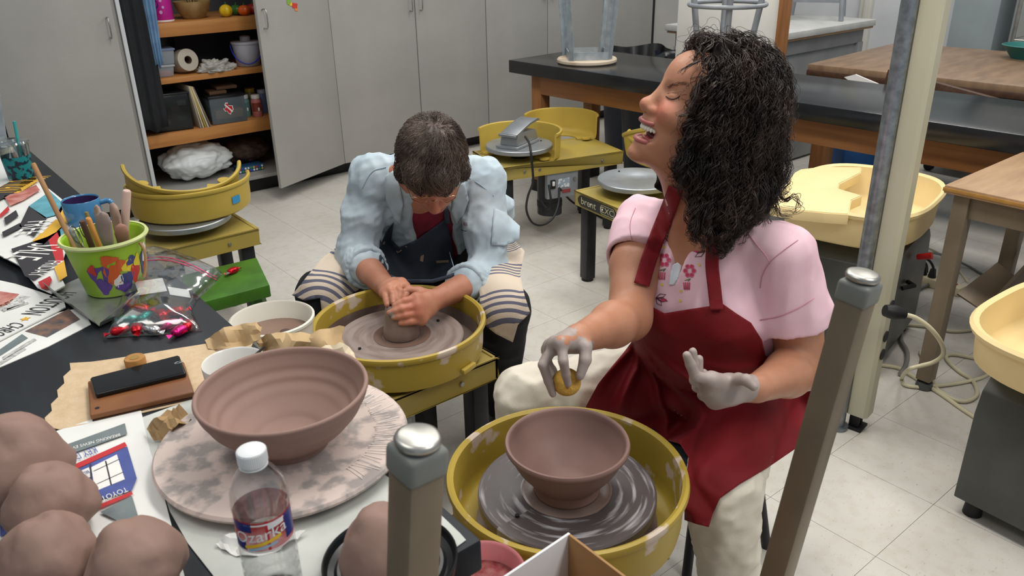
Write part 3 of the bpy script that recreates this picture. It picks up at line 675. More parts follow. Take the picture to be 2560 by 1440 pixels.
pan_oval(Gw, m_cream, T(-.035, .03, .44), .29, .25, .105, a0=R(0), a1=R(360))
MB().lathe([(0, .475), (.15, .475), (.152, .478), (.152, .492), (.15, .495), (0, .495)], 48).build('wheel_head', m_alu, Gw)
ip = thing('splash_pan', 'cream splash pan half standing on the right-hand wheel head', 'splash pan', (GX+.06, GY+.02, .496), R(150))
half_pan(ip, m_cream, .0, .125, R(-75), R(75), R0=.15, tabs=False)

# pedal on the floor under the man's wheel
p = uz(1010, 1028, .03); pedal((p[0], p[1], 0.0), R(-150), 'dusty foot pedal on the floor below the bowed man')

# ------------------------------------------------------------------ cords, plugs, power strip
m_cordb = pm('black_cord', C(20, 20, 22), .5); m_cordw = pm('cream_cord', C(206, 198, 168), .5, var=.04); m_cordg = pm('grey_cord', C(128, 126, 120), .5)
def cord(label, pts, r, mat, n=8, parent=None):
    if parent is not None: return MB().tube(smooth_path(pts, n), r, 8).build('cord', mat, parent, sm=80, world=True)
    o = MB().tube(smooth_path(pts, n), r, 8).build('extension_cord', mat, sm=80); center(o); return tag(o, label, 'cord')
y_ = lambda px, py, y: uy(px, py, y)
f = 3.45
cord('black cord looping from the pedal to the motor of the idle wheel', [uf(1313, 342, 3.72), uf(1322, 356, 3.6), uf(1326, 372, f+.02), uf(1330, 410, f), uf(1332, 455, f+.02), uf(1320, 490, f+.05), uf(1316, 525, f+.08), uf(1330, 556, f+.1), uf(1355, 563, f+.14), uf(1382, 545, f+.2), uf(1396, 510, f+.26), uf(1398, 470, f+.3)], .0055, m_cordb, parent=Dped)
cord('black cord hanging in a short loop under the idle wheel motor', [uf(1372, 462, 3.75), uf(1377, 500, 3.72), uf(1372, 521, 3.72), uf(1360, 515, 3.75), uf(1352, 500, 3.8)], .0055, m_cordb, parent=Dw)
cord('black cord crossing the floor from the idle wheel to the lettered wheel', [uf(1398, 470, 3.8), uz(1425, 500, .12), uz(1455, 521, .03), uz(1485, 535, .006), uz(1520, 553, .006), uz(1560, 580, .006)], .0055, m_cordb, parent=Dw)
# power strip
a = uz(2250, 672, .03); b = uz(2372, 712, .03); dv = b-a; L = float(np.linalg.norm(dv[:2])); an = math.atan2(dv[1], dv[0])
t = thing('power_strip', 'beige power strip with black plugs on the floor behind the pole', 'power strip', ((a[0]+b[0])/2, (a[1]+b[1])/2, 0), an)
MB().box((0, 0, .02), (L+.12, .055, .038)).build('housing', pm('beige_plastic', C(190, 180, 150), .5, var=.06), t, bev=.004)
MB().box((L/2+.02, 0, .041), (.025, .02, .006)).build('switch', pm('red_plastic', C(196, 34, 32)), t, bev=.002)
for k, x in enumerate((-L/2+.0, -L/2+.055, -L/2+.105, -L/2+.145)):
    MB().cyl((x, 0, .038), (x, 0, .078), .017, .011, 14).build('plug', m_cordb if k != 1 else m_cordg, t, bev=.002)
U = lambda px, py, z: uz(px, py, z)
top = .08
cord('black cord arching over the power strip plugs', [U(2318, 680, top), U(2316, 662, .13), U(2300, 645, .16), U(2275, 638, .17), U(2255, 645, .16), U(2246, 660, .12)], .005, m_cordb)
cord('second black cord arching from the power strip', [U(2335, 690, top), U(2332, 665, .13), U(2318, 648, .155), U(2290, 642, .17), U(2262, 640, .17), U(2250, 655, .12)], .005, m_cordb)
cord('grey cord running from the power strip towards the small table', [U(2288, 665, top), U(2296, 640, .13), U(2320, 632, .12), U(2365, 640, .06), U(2420, 665, .01), U(2452, 683, .006), U(2500, 705, .006)], .005, m_cordg)
cord('cream cord arching high over the power strip', [U(2262, 640, .07), U(2268, 622, .12), U(2290, 613, .13), U(2330, 625, .1), U(2370, 650, .05), U(2400, 680, .006), U(2420, 705, .006)], .005, m_cordw)
cord('black cord curled on the floor under the power strip', [U(2245, 685, .03), U(2275, 700, .006), U(2292, 715, .006), U(2285, 728, .006), U(2262, 722, .006), U(2240, 708, .006)], .005, m_cordb)
cord('thick grey cord dropping along the pole to the floor', [U(2365, 708, .02), U(2320, 712, .012), U(2280, 730, .012), U(2264, 745, .012), U(2266, 775, .012), U(2255, 815, .012), U(2253, 850, .012), U(2268, 880, .012), U(2265, 910, .012), U(2250, 935, .012)], .008, m_cordg)
# plug in pole with cream cord
pl0 = np.array([PX, PY, .405])
q0 = uf(2222, 778, 2.02); q1 = uf(2262, 786, 2.02)
t = thing('plug', 'black round plug pushed into the beige pole', 'plug', tuple(q0))
MB().tube([q0+(q0-q1)*.25, q0, q0*.6+q1*.4, q1], [.016, .019, .021, .014], 18).build('body', m_cordb, t, world=True, sm=50)
cord('cream cord looping from the black pole plug down to the floor', [q1, uf(2290, 795, 2.02), uf(2325, 820, 2.02), uf(2352, 855, 2.03), uf(2358, 885, 2.05), uf(2335, 905, 2.07), uf(2300, 915, 2.08), uf(2270, 925, 2.1), U(2255, 945, .012), U(2262, 962, .008), U(2300, 968, .008), U(2340, 965, .008), U(2400, 957, .008), U(2450, 945, .008), U(2478, 930, .008)], .0065, m_cordw)
cord('cream cord stretched straight across the floor tiles', [U(2200, 912, .008), U(2240, 918, .008), U(2262, 928, .008), U(2310, 958, .008), U(2360, 990, .008), U(2405, 1022, .008), U(2442, 1046, .008), U(2500, 1085, .008)], .007, m_cordw)
cord('cream cord coiled on the floor by the table foot', [U(2300, 880, .008), U(2335, 960, .008), U(2360, 985, .008), U(2400, 1003, .008), U(2430, 998, .008), U(2443, 980, .008), U(2430, 950, .008), U(2400, 930, .008), U(2372, 905, .008), U(2366, 890, .008), U(2385, 886, .008), U(2435, 895, .008)], .0065, m_cordw)
cord('cream cord running from the pole towards the right-hand wheel', [U(2210, 825, .03), U(2230, 815, .008), U(2270, 812, .008), U(2330, 818, .008), U(2380, 828, .008), U(2428, 825, .008), U(2450, 815, .008)], .006, m_cordw)
# ------------------------------------------------------------------ things on the near workbench
ZT = .7604
m_paper = pm('newsprint', C(214, 213, 208), .8, col2=C(196, 195, 190), vs=7, vdet=6)
m_white = pm('white_paper', C(226, 226, 222), .75, var=.04, vs=9)
m_ink = pm('black_ink', C(52, 50, 54), .75); m_greyink = pm('grey_print', C(112, 122, 124), .75, var=.12, vs=30); m_text = pm('fine_print', C(150, 150, 148), .8, col2=C(205, 205, 200), vs=120, ramp=(.45, .55), stretch=(1, 4, 1))
m_red = pm('red_ink', C(188, 48, 52), .7); m_yink = pm('yellow_ink', C(222, 172, 60), .7); m_teal = pm('teal_ink', C(92, 156, 170), .7, var=.15, vs=25); m_blueink = pm('blue_ink', C(74, 86, 150), .7, var=.1, vs=30)
m_photo = pm('printed_photo', C(140, 104, 84), .7, col2=C(74, 76, 84), vs=40, vdet=6); m_pink = pm('pink_print', C(206, 150, 140), .7, col2=C(170, 90, 80), vs=30, vdet=4)
m_wht = pm('white_ink', C(232, 230, 226), .7)
def prn(parent, poly, z, mat, name='printed_block'):
    P = [uz(x, y, z) for x, y in poly]; n = len(P)
    return npmesh(name, P, [tuple(range(n))], mat, parent, sm=0)
def ptx(parent, s, A, B_, h, z, mat, name='lettering', italic=0.):
    a = uz(*A, z); b = uz(*B_, z); d = b-a; L = np.linalg.norm(d); d /= L; n = np.array([-d[1], d[0], 0]); V, F = text_geo(s, 1.)
    xs = [v[0] for v in V]; ys = [v[1] for v in V]; sx = L/(max(xs)-min(xs)); mpx = np.linalg.norm(uz(A[0], A[1]+10, z)-a)/10; sy = h*mpx/(max(ys)-min(ys))
    return npmesh(name, [a+d*((v[0]-min(xs))*sx)+n*((v[1])*sy)+d*italic*v[1]*sy for v in V], F, mat, parent, sm=0)
# loose sheet with photo at the bottom of the pile
n3 = tag(center(sheet('newspaper', [(-60, 880), (60, 800), (205, 770), (228, 812), (120, 868), (-60, 945)], ZT, m_white, .0012)), 'lowest newspaper sheet with a brown photo near the metal tray', 'newspaper')
z = ZT+.0018
prn(n3, [(62, 828), (172, 772), (200, 798), (118, 843)], z, m_photo); prn(n3, [(-10, 880), (55, 835), (70, 845), (0, 890)], z, m_greyink); prn(n3, [(5, 893), (85, 845), (92, 850), (8, 900)], z, m_text); prn(n3, [(-20, 915), (60, 868), (66, 873), (-14, 922)], z, m_text)
n2 = tag(center(sheet('newspaper', [(-60, 690), (40, 712), (110, 735), (160, 752), (165, 770), (60, 822), (-60, 885)], ZT+.003, m_white, .0025)), 'folded newspaper front page with an upside-down masthead', 'newspaper')
z = ZT+.0064
prn(n2, [(0, 728), (48, 735), (20, 760), (0, 768)], z, m_pink); ptx(n2, 'HOUSTON', (165, 730), (74, 786), 20, z, m_ink); ptx(n2, 'CHRONICLE', (48, 808), (-85, 868), 18, z, m_ink)
st = []; c0 = uz(63, 797, z)
for k in range(10):
    rr_ = .011 if k % 2 == 0 else .005; st.append(c0+np.array([rr_*math.cos(k*PI/5), rr_*math.sin(k*PI/5), 0]))
npmesh('printed_star', st, [tuple(range(10))], m_yink, n2, sm=0)
ptx(n2, 'HAYES LEADING', (62, 740), (-10, 775), 12, z, m_text)
for k in range(5): prn(n2, [(5+k*11, 775-k*3), (60+k*9, 752-k*2+k*5), (63+k*9, 756-k*2+k*5), (8+k*11, 780-k*3)], z, m_text) if k < 2 else None
fly = tag(center(sheet('newspaper', [(-80, 350), (20, 388), (60, 425), (115, 470), (170, 515), (212, 560), (218, 600), (165, 640), (150, 690), (165, 722), (130, 740), (95, 725), (50, 672), (-10, 640), (-80, 640)], ZT+.008, m_white, .003, wav=.004, ws=6, spacing=.03)), 'crumpled colour sale flyer with upside-down lettering beside the green pail', 'newspaper')
z = ZT+.0205
prn(fly, [(-60, 505), (-5, 470), (78, 426), (92, 448), (0, 500), (-50, 535)], z, m_ink); ptx(fly, 'YOU WANT', (84, 440), (-2, 483), 20, z+.0004, m_yink)
prn(fly, [(45, 460), (85, 440), (95, 452), (55, 478)], z, m_yink)
prn(fly, [(10, 490), (55, 478), (90, 462), (100, 475), (60, 500), (25, 515)], z, m_pink)
prn(fly, [(72, 515), (125, 478), (162, 512), (150, 535), (112, 545)], z, m_teal); prn(fly, [(140, 540), (158, 505), (190, 540), (175, 565)], z, m_yink)
prn(fly, [(48, 565), (72, 515), (118, 545), (85, 592)], z, m_ink); ptx(fly, 'FREE', (100, 552), (66, 586), 18, z+.0004, m_wht, italic=.0); ptx(fly, '12 PM', (98, 532), (74, 520), -9, z+.0004, m_yink) if False else None
prn(fly, [(10, 545), (40, 525), (46, 540), (14, 562)], z, m_ink); prn(fly, [(0, 535), (20, 515), (24, 525), (0, 545)], z, m_red); prn(fly, [(80, 603), (140, 548), (165, 560), (108, 612)], z, m_yink); prn(fly, [(0, 580), (50, 555), (70, 590), (0, 590)], z, m_yink) if False else None
prn(fly, [(5, 580), (50, 557), (55, 568), (8, 592)], z, m_ink)
prn(fly, [(28, 622), (118, 592), (142, 660), (85, 700), (62, 690)], z, m_ink); ptx(fly, 'SALE', (122, 610), (44, 648), 30, z+.0004, m_wht)
ptx(fly, 'FRIDAY', (138, 652), (84, 690), 13, z+.0004, m_wht)
prn(fly, [(118, 592), (150, 575), (160, 650), (142, 660)], z, m_red); prn(fly, [(135, 668), (160, 650), (168, 690), (148, 702)], z, m_yink)
prn(fly, [(95, 705), (125, 690), (130, 700), (118, 722), (104, 722)], z, m_red); prn(fly, [(142, 578), (160, 560), (172, 590), (152, 602)], z, m_teal)
# newspaper under the clay
n4 = tag(center(sheet('newspaper', [(108, 1092), (220, 1055), (330, 1025), (352, 1024), (376, 1130), (402, 1210), (428, 1310), (470, 1475), (-60, 1475), (-60, 1240)], ZT, m_white, .0016, wav=.0008, ws=9)), 'newspaper with blue and red advert under the clay lumps', 'newspaper')
z = ZT+.0052
prn(n4, [(120, 1128), (312, 1058), (318, 1085), (128, 1152)], z, m_greyink); ptx(n4, 'BREAKING NEWS EVENTS', (300, 1086), (150, 1128), 7, z+.0003, m_wht)
ptx(n4, 'KEY DEVICES', (240, 1122), (125, 1165), 17, z, m_blueink); prn(n4, [(160, 1172), (312, 1105), (318, 1115), (165, 1184)], z, m_red)
prn(n4, [(165, 1186), (318, 1116), (342, 1196), (330, 1225), (245, 1250), (215, 1250)], z, m_blueink)
prn(n4, [(228, 1168), (292, 1136), (312, 1198), (238, 1228)], z+.0003, m_wht); prn(n4, [(172, 1190), (222, 1168), (230, 1190), (200, 1205)], z+.0003, m_wht)
for a_, b_ in (((232, 1178), (296, 1148)), ((240, 1210), (306, 1180)), ((262, 1152), (276, 1212)), ((224, 1160), (228, 1240))):
    prn(n4, [a_, (a_[0]+4, a_[1]), (b_[0]+4, b_[1]), b_], z+.0005, m_ink)
ptx(n4, 'BELTWAY 8', (222, 1178), (180, 1196), 8, z+.0006, m_blueink); ptx(n4, 'TOYOTA', (318, 1222), (240, 1252), 13, z+.0006, m_wht); prn(n4, [(245, 1262), (330, 1228), (332, 1236), (248, 1272)], z+.0004, m_red)
prn(n4, [(250, 1280), (330, 1240), (348, 1300), (378, 1420), (345, 1425), (330, 1320)], z, m_greyink)
prn(n4, [(0, 1275), (20, 1258), (20, 1330), (0, 1342)], z, m_blueink)
# white newsprint under the plaster bat
tag(center(sheet('paper_sheet', [(345, 1050), (480, 1000), (620, 1020), (950, 1180), (1105, 1292), (1150, 1335), (1165, 1352), (1000, 1475), (560, 1475), (470, 1360), (425, 1280), (395, 1190)], ZT, pm('slip_stained_paper', C(205, 206, 200), .8, col2=C(176, 180, 174), vs=8, vdet=6), .001, wav=.0006, ws=10)), 'large white paper sheet under the plaster bat and bottle', 'paper')
# kraft cloth with pinked edge
edge = [(178, 910)]
for k in range(9):
    tt = k/9; x = 178-tt*70; yv = 910+tt*155; edge.append((x+(7 if k % 2 else -3), yv))
o = sheet('brown_towel', edge[::-1]+[(230, 906), (330, 892), (505, 864), (640, 838), (600, 950), (480, 1005), (330, 1040), (150, 1077), (118, 1070)], ZT, pm('kraft_towel', C(208, 184, 152), .9, col2=C(200, 174, 140), vs=60, vdet=2, bump=.3, bs=260), .0012, wav=.001, ws=14)
tag(center(o), 'tan paper towel with ragged edge under the leather phone case', 'towel')
# leather case and phone
def slab(px4, z, th, mat, name, parent=None, bev=.003):
    P = [uz(x, y, z) for x, y in px4]; mb = MB().prism([(p[0], p[1]) for p in P], z, z+th); return mb.build(name, mat, parent, bev=bev, seg=3, world=True)
cs = thing('phone_case', 'brown leather folio case under the black phone', 'phone case', tuple(uz(355, 985, ZT)))
slab([(228, 1052), (488, 993), (462, 915), (222, 965)], ZT+.004, .010, pm('tan_leather', C(142, 92, 54), .5, col2=C(112, 68, 40), vs=7, vdet=7, bump=.1), 'cover', cs, .003)
slab([(232, 1056), (489, 997), (464, 918), (225, 970)], ZT+.0014, .0026, pm('dark_leather', C(60, 36, 24), .6), 'spine_edge', cs, .001)
P = uz(243, 1020, ZT+.0142); MB().cyl(P, P+np.array([0, 0, .0004]), .0035, n=12).build('rivet_hole', m_black, cs, world=True)
ph = thing('phone', 'black smartphone lying on the brown leather case', 'phone', tuple(uz(345, 935, ZT+.015)))
zp = ZT+.0146; zq = zp+.0085
TPX = [(224, 944), (448, 887), (466, 931), (238, 986)]; PT = [uz(x, y, zq) for x, y in TPX]; PC_ = sum(PT)/4
MB().prism([(p[0], p[1]) for p in PT], zp, zq).build('body', pm('black_phone_shell', C(18, 18, 20), .3), ph, bev=.0032, seg=3, world=True)
MB().prism([(p[0], p[1]) for p in [q*.955+PC_*.045 for q in PT]], zq, zq+.0003).build('screen', pm('black_glass', C(8, 8, 10), .08, coat=.5), ph, world=True, sm=0)
pc = uz(446, 906, zq+.0006); MB().tube([pc+np.array([.007*math.cos(k*PI/8), .003*math.sin(k*PI/8), 0]) for k in range(17)], .0004, 4).build('home_button', m_steel, ph, world=True)
# small cork disc
p = uz(338, 903, ZT+.01); t = thing('wooden_disc', 'small round wooden disc standing behind the phone', 'wooden disc', (p[0], p[1], ZT+.0015))
MB().lathe([(0, 0), (.0165, 0), (.0175, .002), (.0175, .014), (.0165, .016), (0, .016)], 28).build('disc', pm('beech_disc', C(170, 122, 66), .6, var=.15, vs=60), t)
MB().cyl((0, 0, .0161), (0, 0, .0166), .008, n=20).build('inlay', pm('green_wood', C(150, 120, 60), .6), t)
# white mug with brush
p = uz(586, 915, .835); MX, MY = float(p[0]), float(p[1])
t = thing('mug', 'white ceramic mug with clay flecks behind the large bowl', 'mug', (MX, MY, ZT+.0015))
m_mug = pm('white_glaze', C(222, 221, 216), .25, col2=C(150, 120, 104), vs=40, vdet=3, ramp=(.70, .74), coat=.3)
MB().lathe([(0, .004), (.034, 0), (.042, .004), (.045, .03), (.048, .080), (.0475, .082), (.045, .080), (.042, .03), (.038, .009), (0, .007)], 44).build('cup', m_mug, t, sm=60)
MB().tube(smooth_path([(.044, -.0, .062), (.068, -.002, .064), (.074, -.002, .045), (.064, -.001, .022), (.043, 0, .018)], 6), .005, 10, M=T(rz=R(-30))).build('handle', m_mug, t)
bsh = thing('paint_brush', 'black and red handled brush leaning in the white mug', 'brush', (MX, MY, ZT+.012))
a = np.array([MX-.005, MY-.01, ZT+.012]); b = uf(612, 912, 1.09); c_ = uf(662, 866, 1.12); MB().tube([a, b*.98+c_*.02], .003, 8).build('ferrule', m_red, bsh, world=True); MB().tube([b*.98+c_*.02, c_], [.003, .0018], 8).build('handle', m_black, bsh, world=True)
# crumpled kraft paper pieces
m_kraft = pm('kraft_paper', C(196, 168, 128), .8, col2=C(176, 146, 104), vs=9, vdet=5, bump=.2, bs=40)
def crumple(name, label, pts, mat, th=.0008, spacing=.008, amp=.006, freq=28, cat='paper'):
    """pts: outline px + height, filled and creased"""
    poly = [(x, y) for x, y, z in pts]; V, F = cdt(poly, spacing*1500); Z = np.array([p[2] for p in pts]); Pp = np.array(poly, float)
    d = ((V[:, None]-Pp[None])**2).sum(-1)+30; w = 1/d**1.3; zz = (w*Z).sum(1)/w.sum(1)
    P = np.array([uz(v[0], v[1], q) for v, q in zip(V, zz)])
    fr = np.abs(vnoise(P*freq))+.5*np.abs(vnoise(P*freq*2.1+7)); dz = amp*(.9-fr*2)
    P[:, 2] = np.maximum(P[:, 2]+dz, ZT+.002); n = len(P); cnt = {}
    for f in F:
        for i in range(len(f)): cnt[(f[i], f[(i+1) % len(f)])] = 1
    bd = [e for e in cnt if (e[1], e[0]) not in cnt]; Q = P.copy(); Q[:, 2] -= th
    o = npmesh(name, np.r_[P, Q], list(F)+[tuple(i+n for i in f[::-1]) for f in F]+[(b_, a_, a_+n, b_+n) for a_, b_ in bd], mat, None, sm=28); center(o); return tag(o, label, cat)
crumple('kraft_paper', 'folded piece of kraft paper beside the slip tub', [(512, 850, ZT+.004), (560, 820, .80), (640, 802, .812), (655, 818, .806), (650, 850, .79), (600, 868, .775), (520, 872, ZT+.004)], m_kraft, amp=.004)
crumple('kraft_paper', 'crumpled kraft paper lying behind the large clay bowl', [(640, 852, .785), (690, 828, .805), (740, 838, .80), (800, 822, .808), (862, 820, .812), (855, 850, .80), (880, 885, .78), (860, 912, ZT+.004), (760, 900, ZT+.003), (660, 880, ZT+.003)], m_kraft, amp=.007)
crumple('paper_scrap', 'pale crumpled tissue scrap at the right of the kraft paper', [(790, 872, .80), (850, 855, .81), (885, 880, .80), (892, 905, .79), (840, 908, .785)], pm('pale_tissue', C(214, 198, 170), .9, bump=.3, bs=50), amp=.006, freq=45)
crumple('paper_scrap', 'crumpled brown paper wad left of the large bowl', [(368, 1078, ZT+.01), (400, 1040, .80), (450, 1022, .795), (492, 1025, .785), (488, 1055, .78), (440, 1070, .79), (425, 1100, ZT+.014), (385, 1104, ZT+.004)], pm('brown_wad', C(188, 158, 114), .9, col2=C(150, 120, 84), vs=20, bump=.3), spacing=.006, amp=.012, freq=50)
crumple('paper_scrap', 'white crumpled tissue on the sheet behind the water bottle', [(540, 1365, ZT+.004), (575, 1335, .772), (640, 1345, .775), (720, 1330, .772), (765, 1325, .77), (745, 1350, ZT+.004), (660, 1385, ZT+.004), (590, 1390, ZT+.004)], pm('white_tissue', C(216, 216, 212), .9), amp=.006, freq=55)
# plaster bat and big bowl
BX, BY = .357, .972
bt = thing('plaster_bat', 'large round clay-smeared plaster bat under the big bowl', 'bat', (BX, BY, ZT+.0022))
m_pl = pm('plaster', C(208, 190, 182), .85, col2=C(158, 149, 145), vs=34, vdet=10, ramp=(.46, .60), bump=.25, bs=50)
nt, N, B_ = nodes(m_pl)
MB().lathe([(0, .0), (.155, .0), (.168, .008), (.176, .014), (.178, .019), (.175, .023), (.135, .0235), (.13, .0225), (.10, .0235), (0, .023)], 72).build('disc', m_pl, bt, sm=30)
rg = MB()
for k in range(70):
    a = R(-75)+k*R(2.2)+random.uniform(-.012, .012); r0 = .132+random.uniform(-.003, .004); r1 = .160+random.uniform(-.008, .012); bend = random.uniform(-.03, .05)
    rg.tube([(r*math.cos(a+bend*(r-r0)/.03), r*math.sin(a+bend*(r-r0)/.03), .0236) for r in (r0, (r0+r1)/2, r1)], random.uniform(.0006, .0013), 5)
o = rg.build('plaster_ridges', pm('plaster_white', C(222, 212, 206), .9), bt); o['kind'] = 'stuff'
m_clay = pm('wet_clay', C(152, 124, 113), .62, col2=C(136, 108, 98), vs=7, vdet=4, bump=.12, bs=70, spec=.3)
m_clays = pm('smooth_clay', C(138, 110, 102), .5, spec=.35, var=.02)
m_clayr = pm('thrown_clay', C(146, 118, 108), .6, spec=.3, var=.03, vs=4)
nt, N, B_ = nodes(m_clayr); tc = N.new('ShaderNodeTexCoord'); wv = N.new('ShaderNodeTexWave'); wv.bands_direction = 'Z'; wv.inputs['Scale'].default_value = 26; wv.inputs['Distortion'].default_value = .6
nt.links.new(tc.outputs['Object'], wv.inputs[0]); bp = N.new('ShaderNodeBump'); bp.inputs['Strength'].default_value = .18; bp.inputs['Distance'].default_value = .002; nt.links.new(wv.outputs[1], bp.inputs['Height']); nt.links.new(bp.outputs[0], B_.inputs['Normal'])
def thrown(loc, prof_o, prof_i, label, mat=None):
    t = thing('clay_bowl', label, 'bowl', loc)
    MB().lathe(prof_o+prof_i, 96).build('vessel', mat or m_clayr, t, sm=60); return t
def ridge(p0, p1, n, amp, bow):
    out = []
    for k in range(n+1):
        u = k/n; r = p0[0]+(p1[0]-p0[0])*u+bow*math.sin(PI*u); out.append((r+amp*math.sin(u*n*1.05)*(.5+.5*u), p0[1]+(p1[1]-p0[1])*u))
    return out
zb = ZT+.0022+.0235
p = uz(697, 985, .872); BWX, BWY = float(p[0]), float(p[1])
thrown((BX+.002, BY-.018, zb), [(0, .0), (.055, .0), (.056, .004)]+ridge((.056, .008), (.117, .084), 22, .0005, .010)+[(.1182, .088), (.1172, .0915), (.1145, .0925), (.1118, .0905)],
       ridge((.1105, .084), (.040, .013), 26, .0011, .012)+[(.02, .0105), (0, .010)], 'large freshly thrown clay bowl on the plaster bat')
CB = (Cx, Cy, .4952)
t = thrown(CB, [(0, 0), (.060, 0), (.062, .006), (.058, .014)]+ridge((.060, .02), (.108, .094), 14, .0004, .006)+[(.1125, .097), (.1135, .103), (.1115, .107), (.1075, .107), (.105, .103)],
           ridge((.103, .096), (.035, .016), 16, .0003, .010)+[(.015, .013), (0, .0125)], 'smooth clay bowl on the laughing woman\'s wheel', m_clays)
sk = MB().lathe([(.061, .0), (.066, .0005), (.074, .0012), (.080, .0006), (.080, .0012), (.084, .0002)], 64).build('slip_ring', m_slip, t)
# man's clay lump
t = thing('clay_lump', 'small clay cone being centred between the man\'s hands', 'clay', (Bx+.005, By-.002, .4852))
MB().lathe([(0, 0), (.048, 0), (.050, .004), (.046, .025), (.042, .055), (.038, .078), (.03, .088), (0, .089)], 40).build('cone', m_slip, t, sm=60)
MB().lathe([(.052, .0), (.06, .001), (.068, .0004), (.075, .0002)], 40).build('slip_ring', pm('brown_slip', C(112, 88, 78), .25), t)

# water bottle
p = uz(628, 1128, .955); OX, OY = float(p[0]), float(p[1]); rzb = math.atan2(-OY, -OX)
t = thing('water_bottle', 'clear plastic water bottle with red label in the foreground', 'bottle', (OX, OY, ZT+.0013), rzb)
def rib(z, r, k=.0012): return [(r, z-.004), (r-k, z), (r, z+.004)]
outer = [(0, .004), (.022, .0), (.029, .003), (.031, .010)]+rib(.02, .0312)+rib(.034, .0312)+rib(.048, .0312)+rib(.062, .0312)+[(.0308, .074), (.0300, .078), (.0300, .124), (.0312, .128)]+[(.0312, .134), (.0304, .145), (.027, .157), (.021, .167), (.0150, .175), (.0128, .178), (.0125, .186)]
inner = [(r-.0006, z) for r, z in outer[::-1] if r > .001]+[(0, .0048)]
m_pet = clear_mat('clear_pet', (.998, .999, 1, 1), .03, .03, .22)
MB().lathe(outer+inner, 64).build('bottle_shell', m_pet, t, sm=60)
wt = [(0, .0052)]+[(r-.0008, z+.0006) for r, z in outer[1:] if .0 < z < .150]+[(.0275, .1505), (0, .1505)]
MB().lathe(wt, 64).build('water', clear_mat('water', (.99, .995, 1, 1), .015, .02, .12), t, sm=60)
m_cap = pm('white_cap', C(228, 230, 232), .4)
MB().lathe([(0, .197), (.012, .197), (.0146, .1955), (.0152, .193), (.0152, .180), (.0148, .179), (.0132, .179)], 48).build('cap', m_cap, t, sm=40)
rb = MB()
for k in range(48): a = k*2*PI/48; rb.cyl((.0152*math.cos(a), .0152*math.sin(a), .181), (.0152*math.cos(a), .0152*math.sin(a), .1945), .0005, n=5)
o = rb.build('cap_ridges', m_cap, t); o['kind'] = 'stuff'
MB().lathe([(.0135, .1765), (.0150, .1765), (.0150, .178), (.0135, .178)], 40, close=True).build('tamper_ring', m_cap, t)
def cyl_patch(a0, a1, z0, z1, r, mat, name, parent, slope=0., n=24):
    v = []; 
    for i in range(n+1):
        a = a0+(a1-a0)*i/n; dz = slope*i/n
        v += [(r*math.cos(a), r*math.sin(a), z0+dz), (r*math.cos(a), r*math.sin(a), z1+dz)]
    return MB().add(v, [(2*i, 2*i+2, 2*i+3, 2*i+1) for i in range(n)]).build(name, mat, parent)
lb = cyl_patch(-PI, PI, .083, .123, .0300, pm('label_red_film', C(196, 22, 40), .3), 'label', t, n=64)
lr = .0303; m_lw = pm('label_white', C(236, 236, 238), .35); m_lb = pm('label_blue', C(40, 50, 120), .35); m_ly = pm('label_yellow', C(245, 200, 40), .35); m_ls = pm('label_sky', C(160, 200, 225), .35)
cyl_patch(R(-50), R(60), .1185, .1205, lr, m_lw, 'label_stripe', lb); cyl_patch(R(-95), R(100), .0838, .0855, lr, m_lw, 'label_stripe', lb)
cyl_patch(R(-75), R(-28), .1105, .1220, lr, m_lb, 'label_block', lb); cyl_patch(R(42), R(75), .090, .1215, lr, m_lb, 'label_block', lb); cyl_patch(R(5), R(40), .112, .1182, lr, m_lw, 'label_block', lb, slope=.002)
cyl_patch(R(-80), R(-45), .0865, .098, lr, m_lb, 'label_block', lb)
def wraptext(s, size, a_c, zc, r, mat, rise=0., shear=0., sx=1.):
    V, F = text_geo(s, size, sx); P = []
    for x, y, _ in V:
        a = a_c+x/r; P.append((r*math.cos(a), r*math.sin(a), zc+y+rise*x))
    return MB().add(P, F).build('lettering', mat, lb, sm=0)
wraptext('Ozarka', .0205, R(-12), .1055, .0308, m_lw, rise=.14)
cyl_patch(R(-48), R(30), .0885, .0925, .0306, m_ly, 'label_swoosh', lb, slope=.010); cyl_patch(R(-40), R(20), .0858, .0888, .0305, m_ls, 'label_mountain', lb, slope=.006)

# clay lumps
def lump(px, py, zc, r, label, seed, hh=1., sq=1.):
    c = uz(px, py, zc); n = 28; bm = bmesh.new(); bmesh.ops.create_icosphere(bm, subdivisions=4, radius=1); V = np.array([v.co[:] for v in bm.verts]); F = [tuple(v.index for v in f.verts) for f in bm.faces]; bm.free()
    V[:, 2] = np.where(V[:, 2] < 0, V[:, 2]*.75, V[:, 2]); V[:, :2] *= (1.04-.22*np.clip(V[:, 2:3], 0, 1))
    n1 = vnoise(V*1.7+seed*9.1); n2_ = vnoise(V*4+seed*3.3); cr = np.abs(vnoise(V*2.6+seed*5)); n3_ = vnoise(V*2.7+seed*4.7); V = V*(1+.085*n1+.045*n3_+.02*n2_-.06*np.exp(-(cr/.05)**2)-.10*np.exp(-((V-np.array([.1, .05, 1]))**2).sum(1)/.05))[:, None]
    V[:, 2] *= hh; V[:, 0] *= sq; V *= r; V[:, 2] = np.maximum(V[:, 2], -.72*r); V = V+np.array([c[0], c[1], ZT+.003+.72*r-0.0])
    o = npmesh('clay_lump', V, F, m_clay, None, sm=180); center(o); return tag(o, label, 'clay')
lump(40, 1155, .82, .063, 'clay lump furthest back at the left edge of the newspaper', 1, 1.25)
lump(128, 1265, .80, .052, 'clay lump in the middle of the cluster on the newspaper', 2, 1.1)
lump(118, 1385, .81, .053, 'clay lump at the bottom left corner in front of the others', 3, 1.15)
lump(338, 1405, .80, .052, 'clay lump right of the others near the paper edge', 4, 1.0)
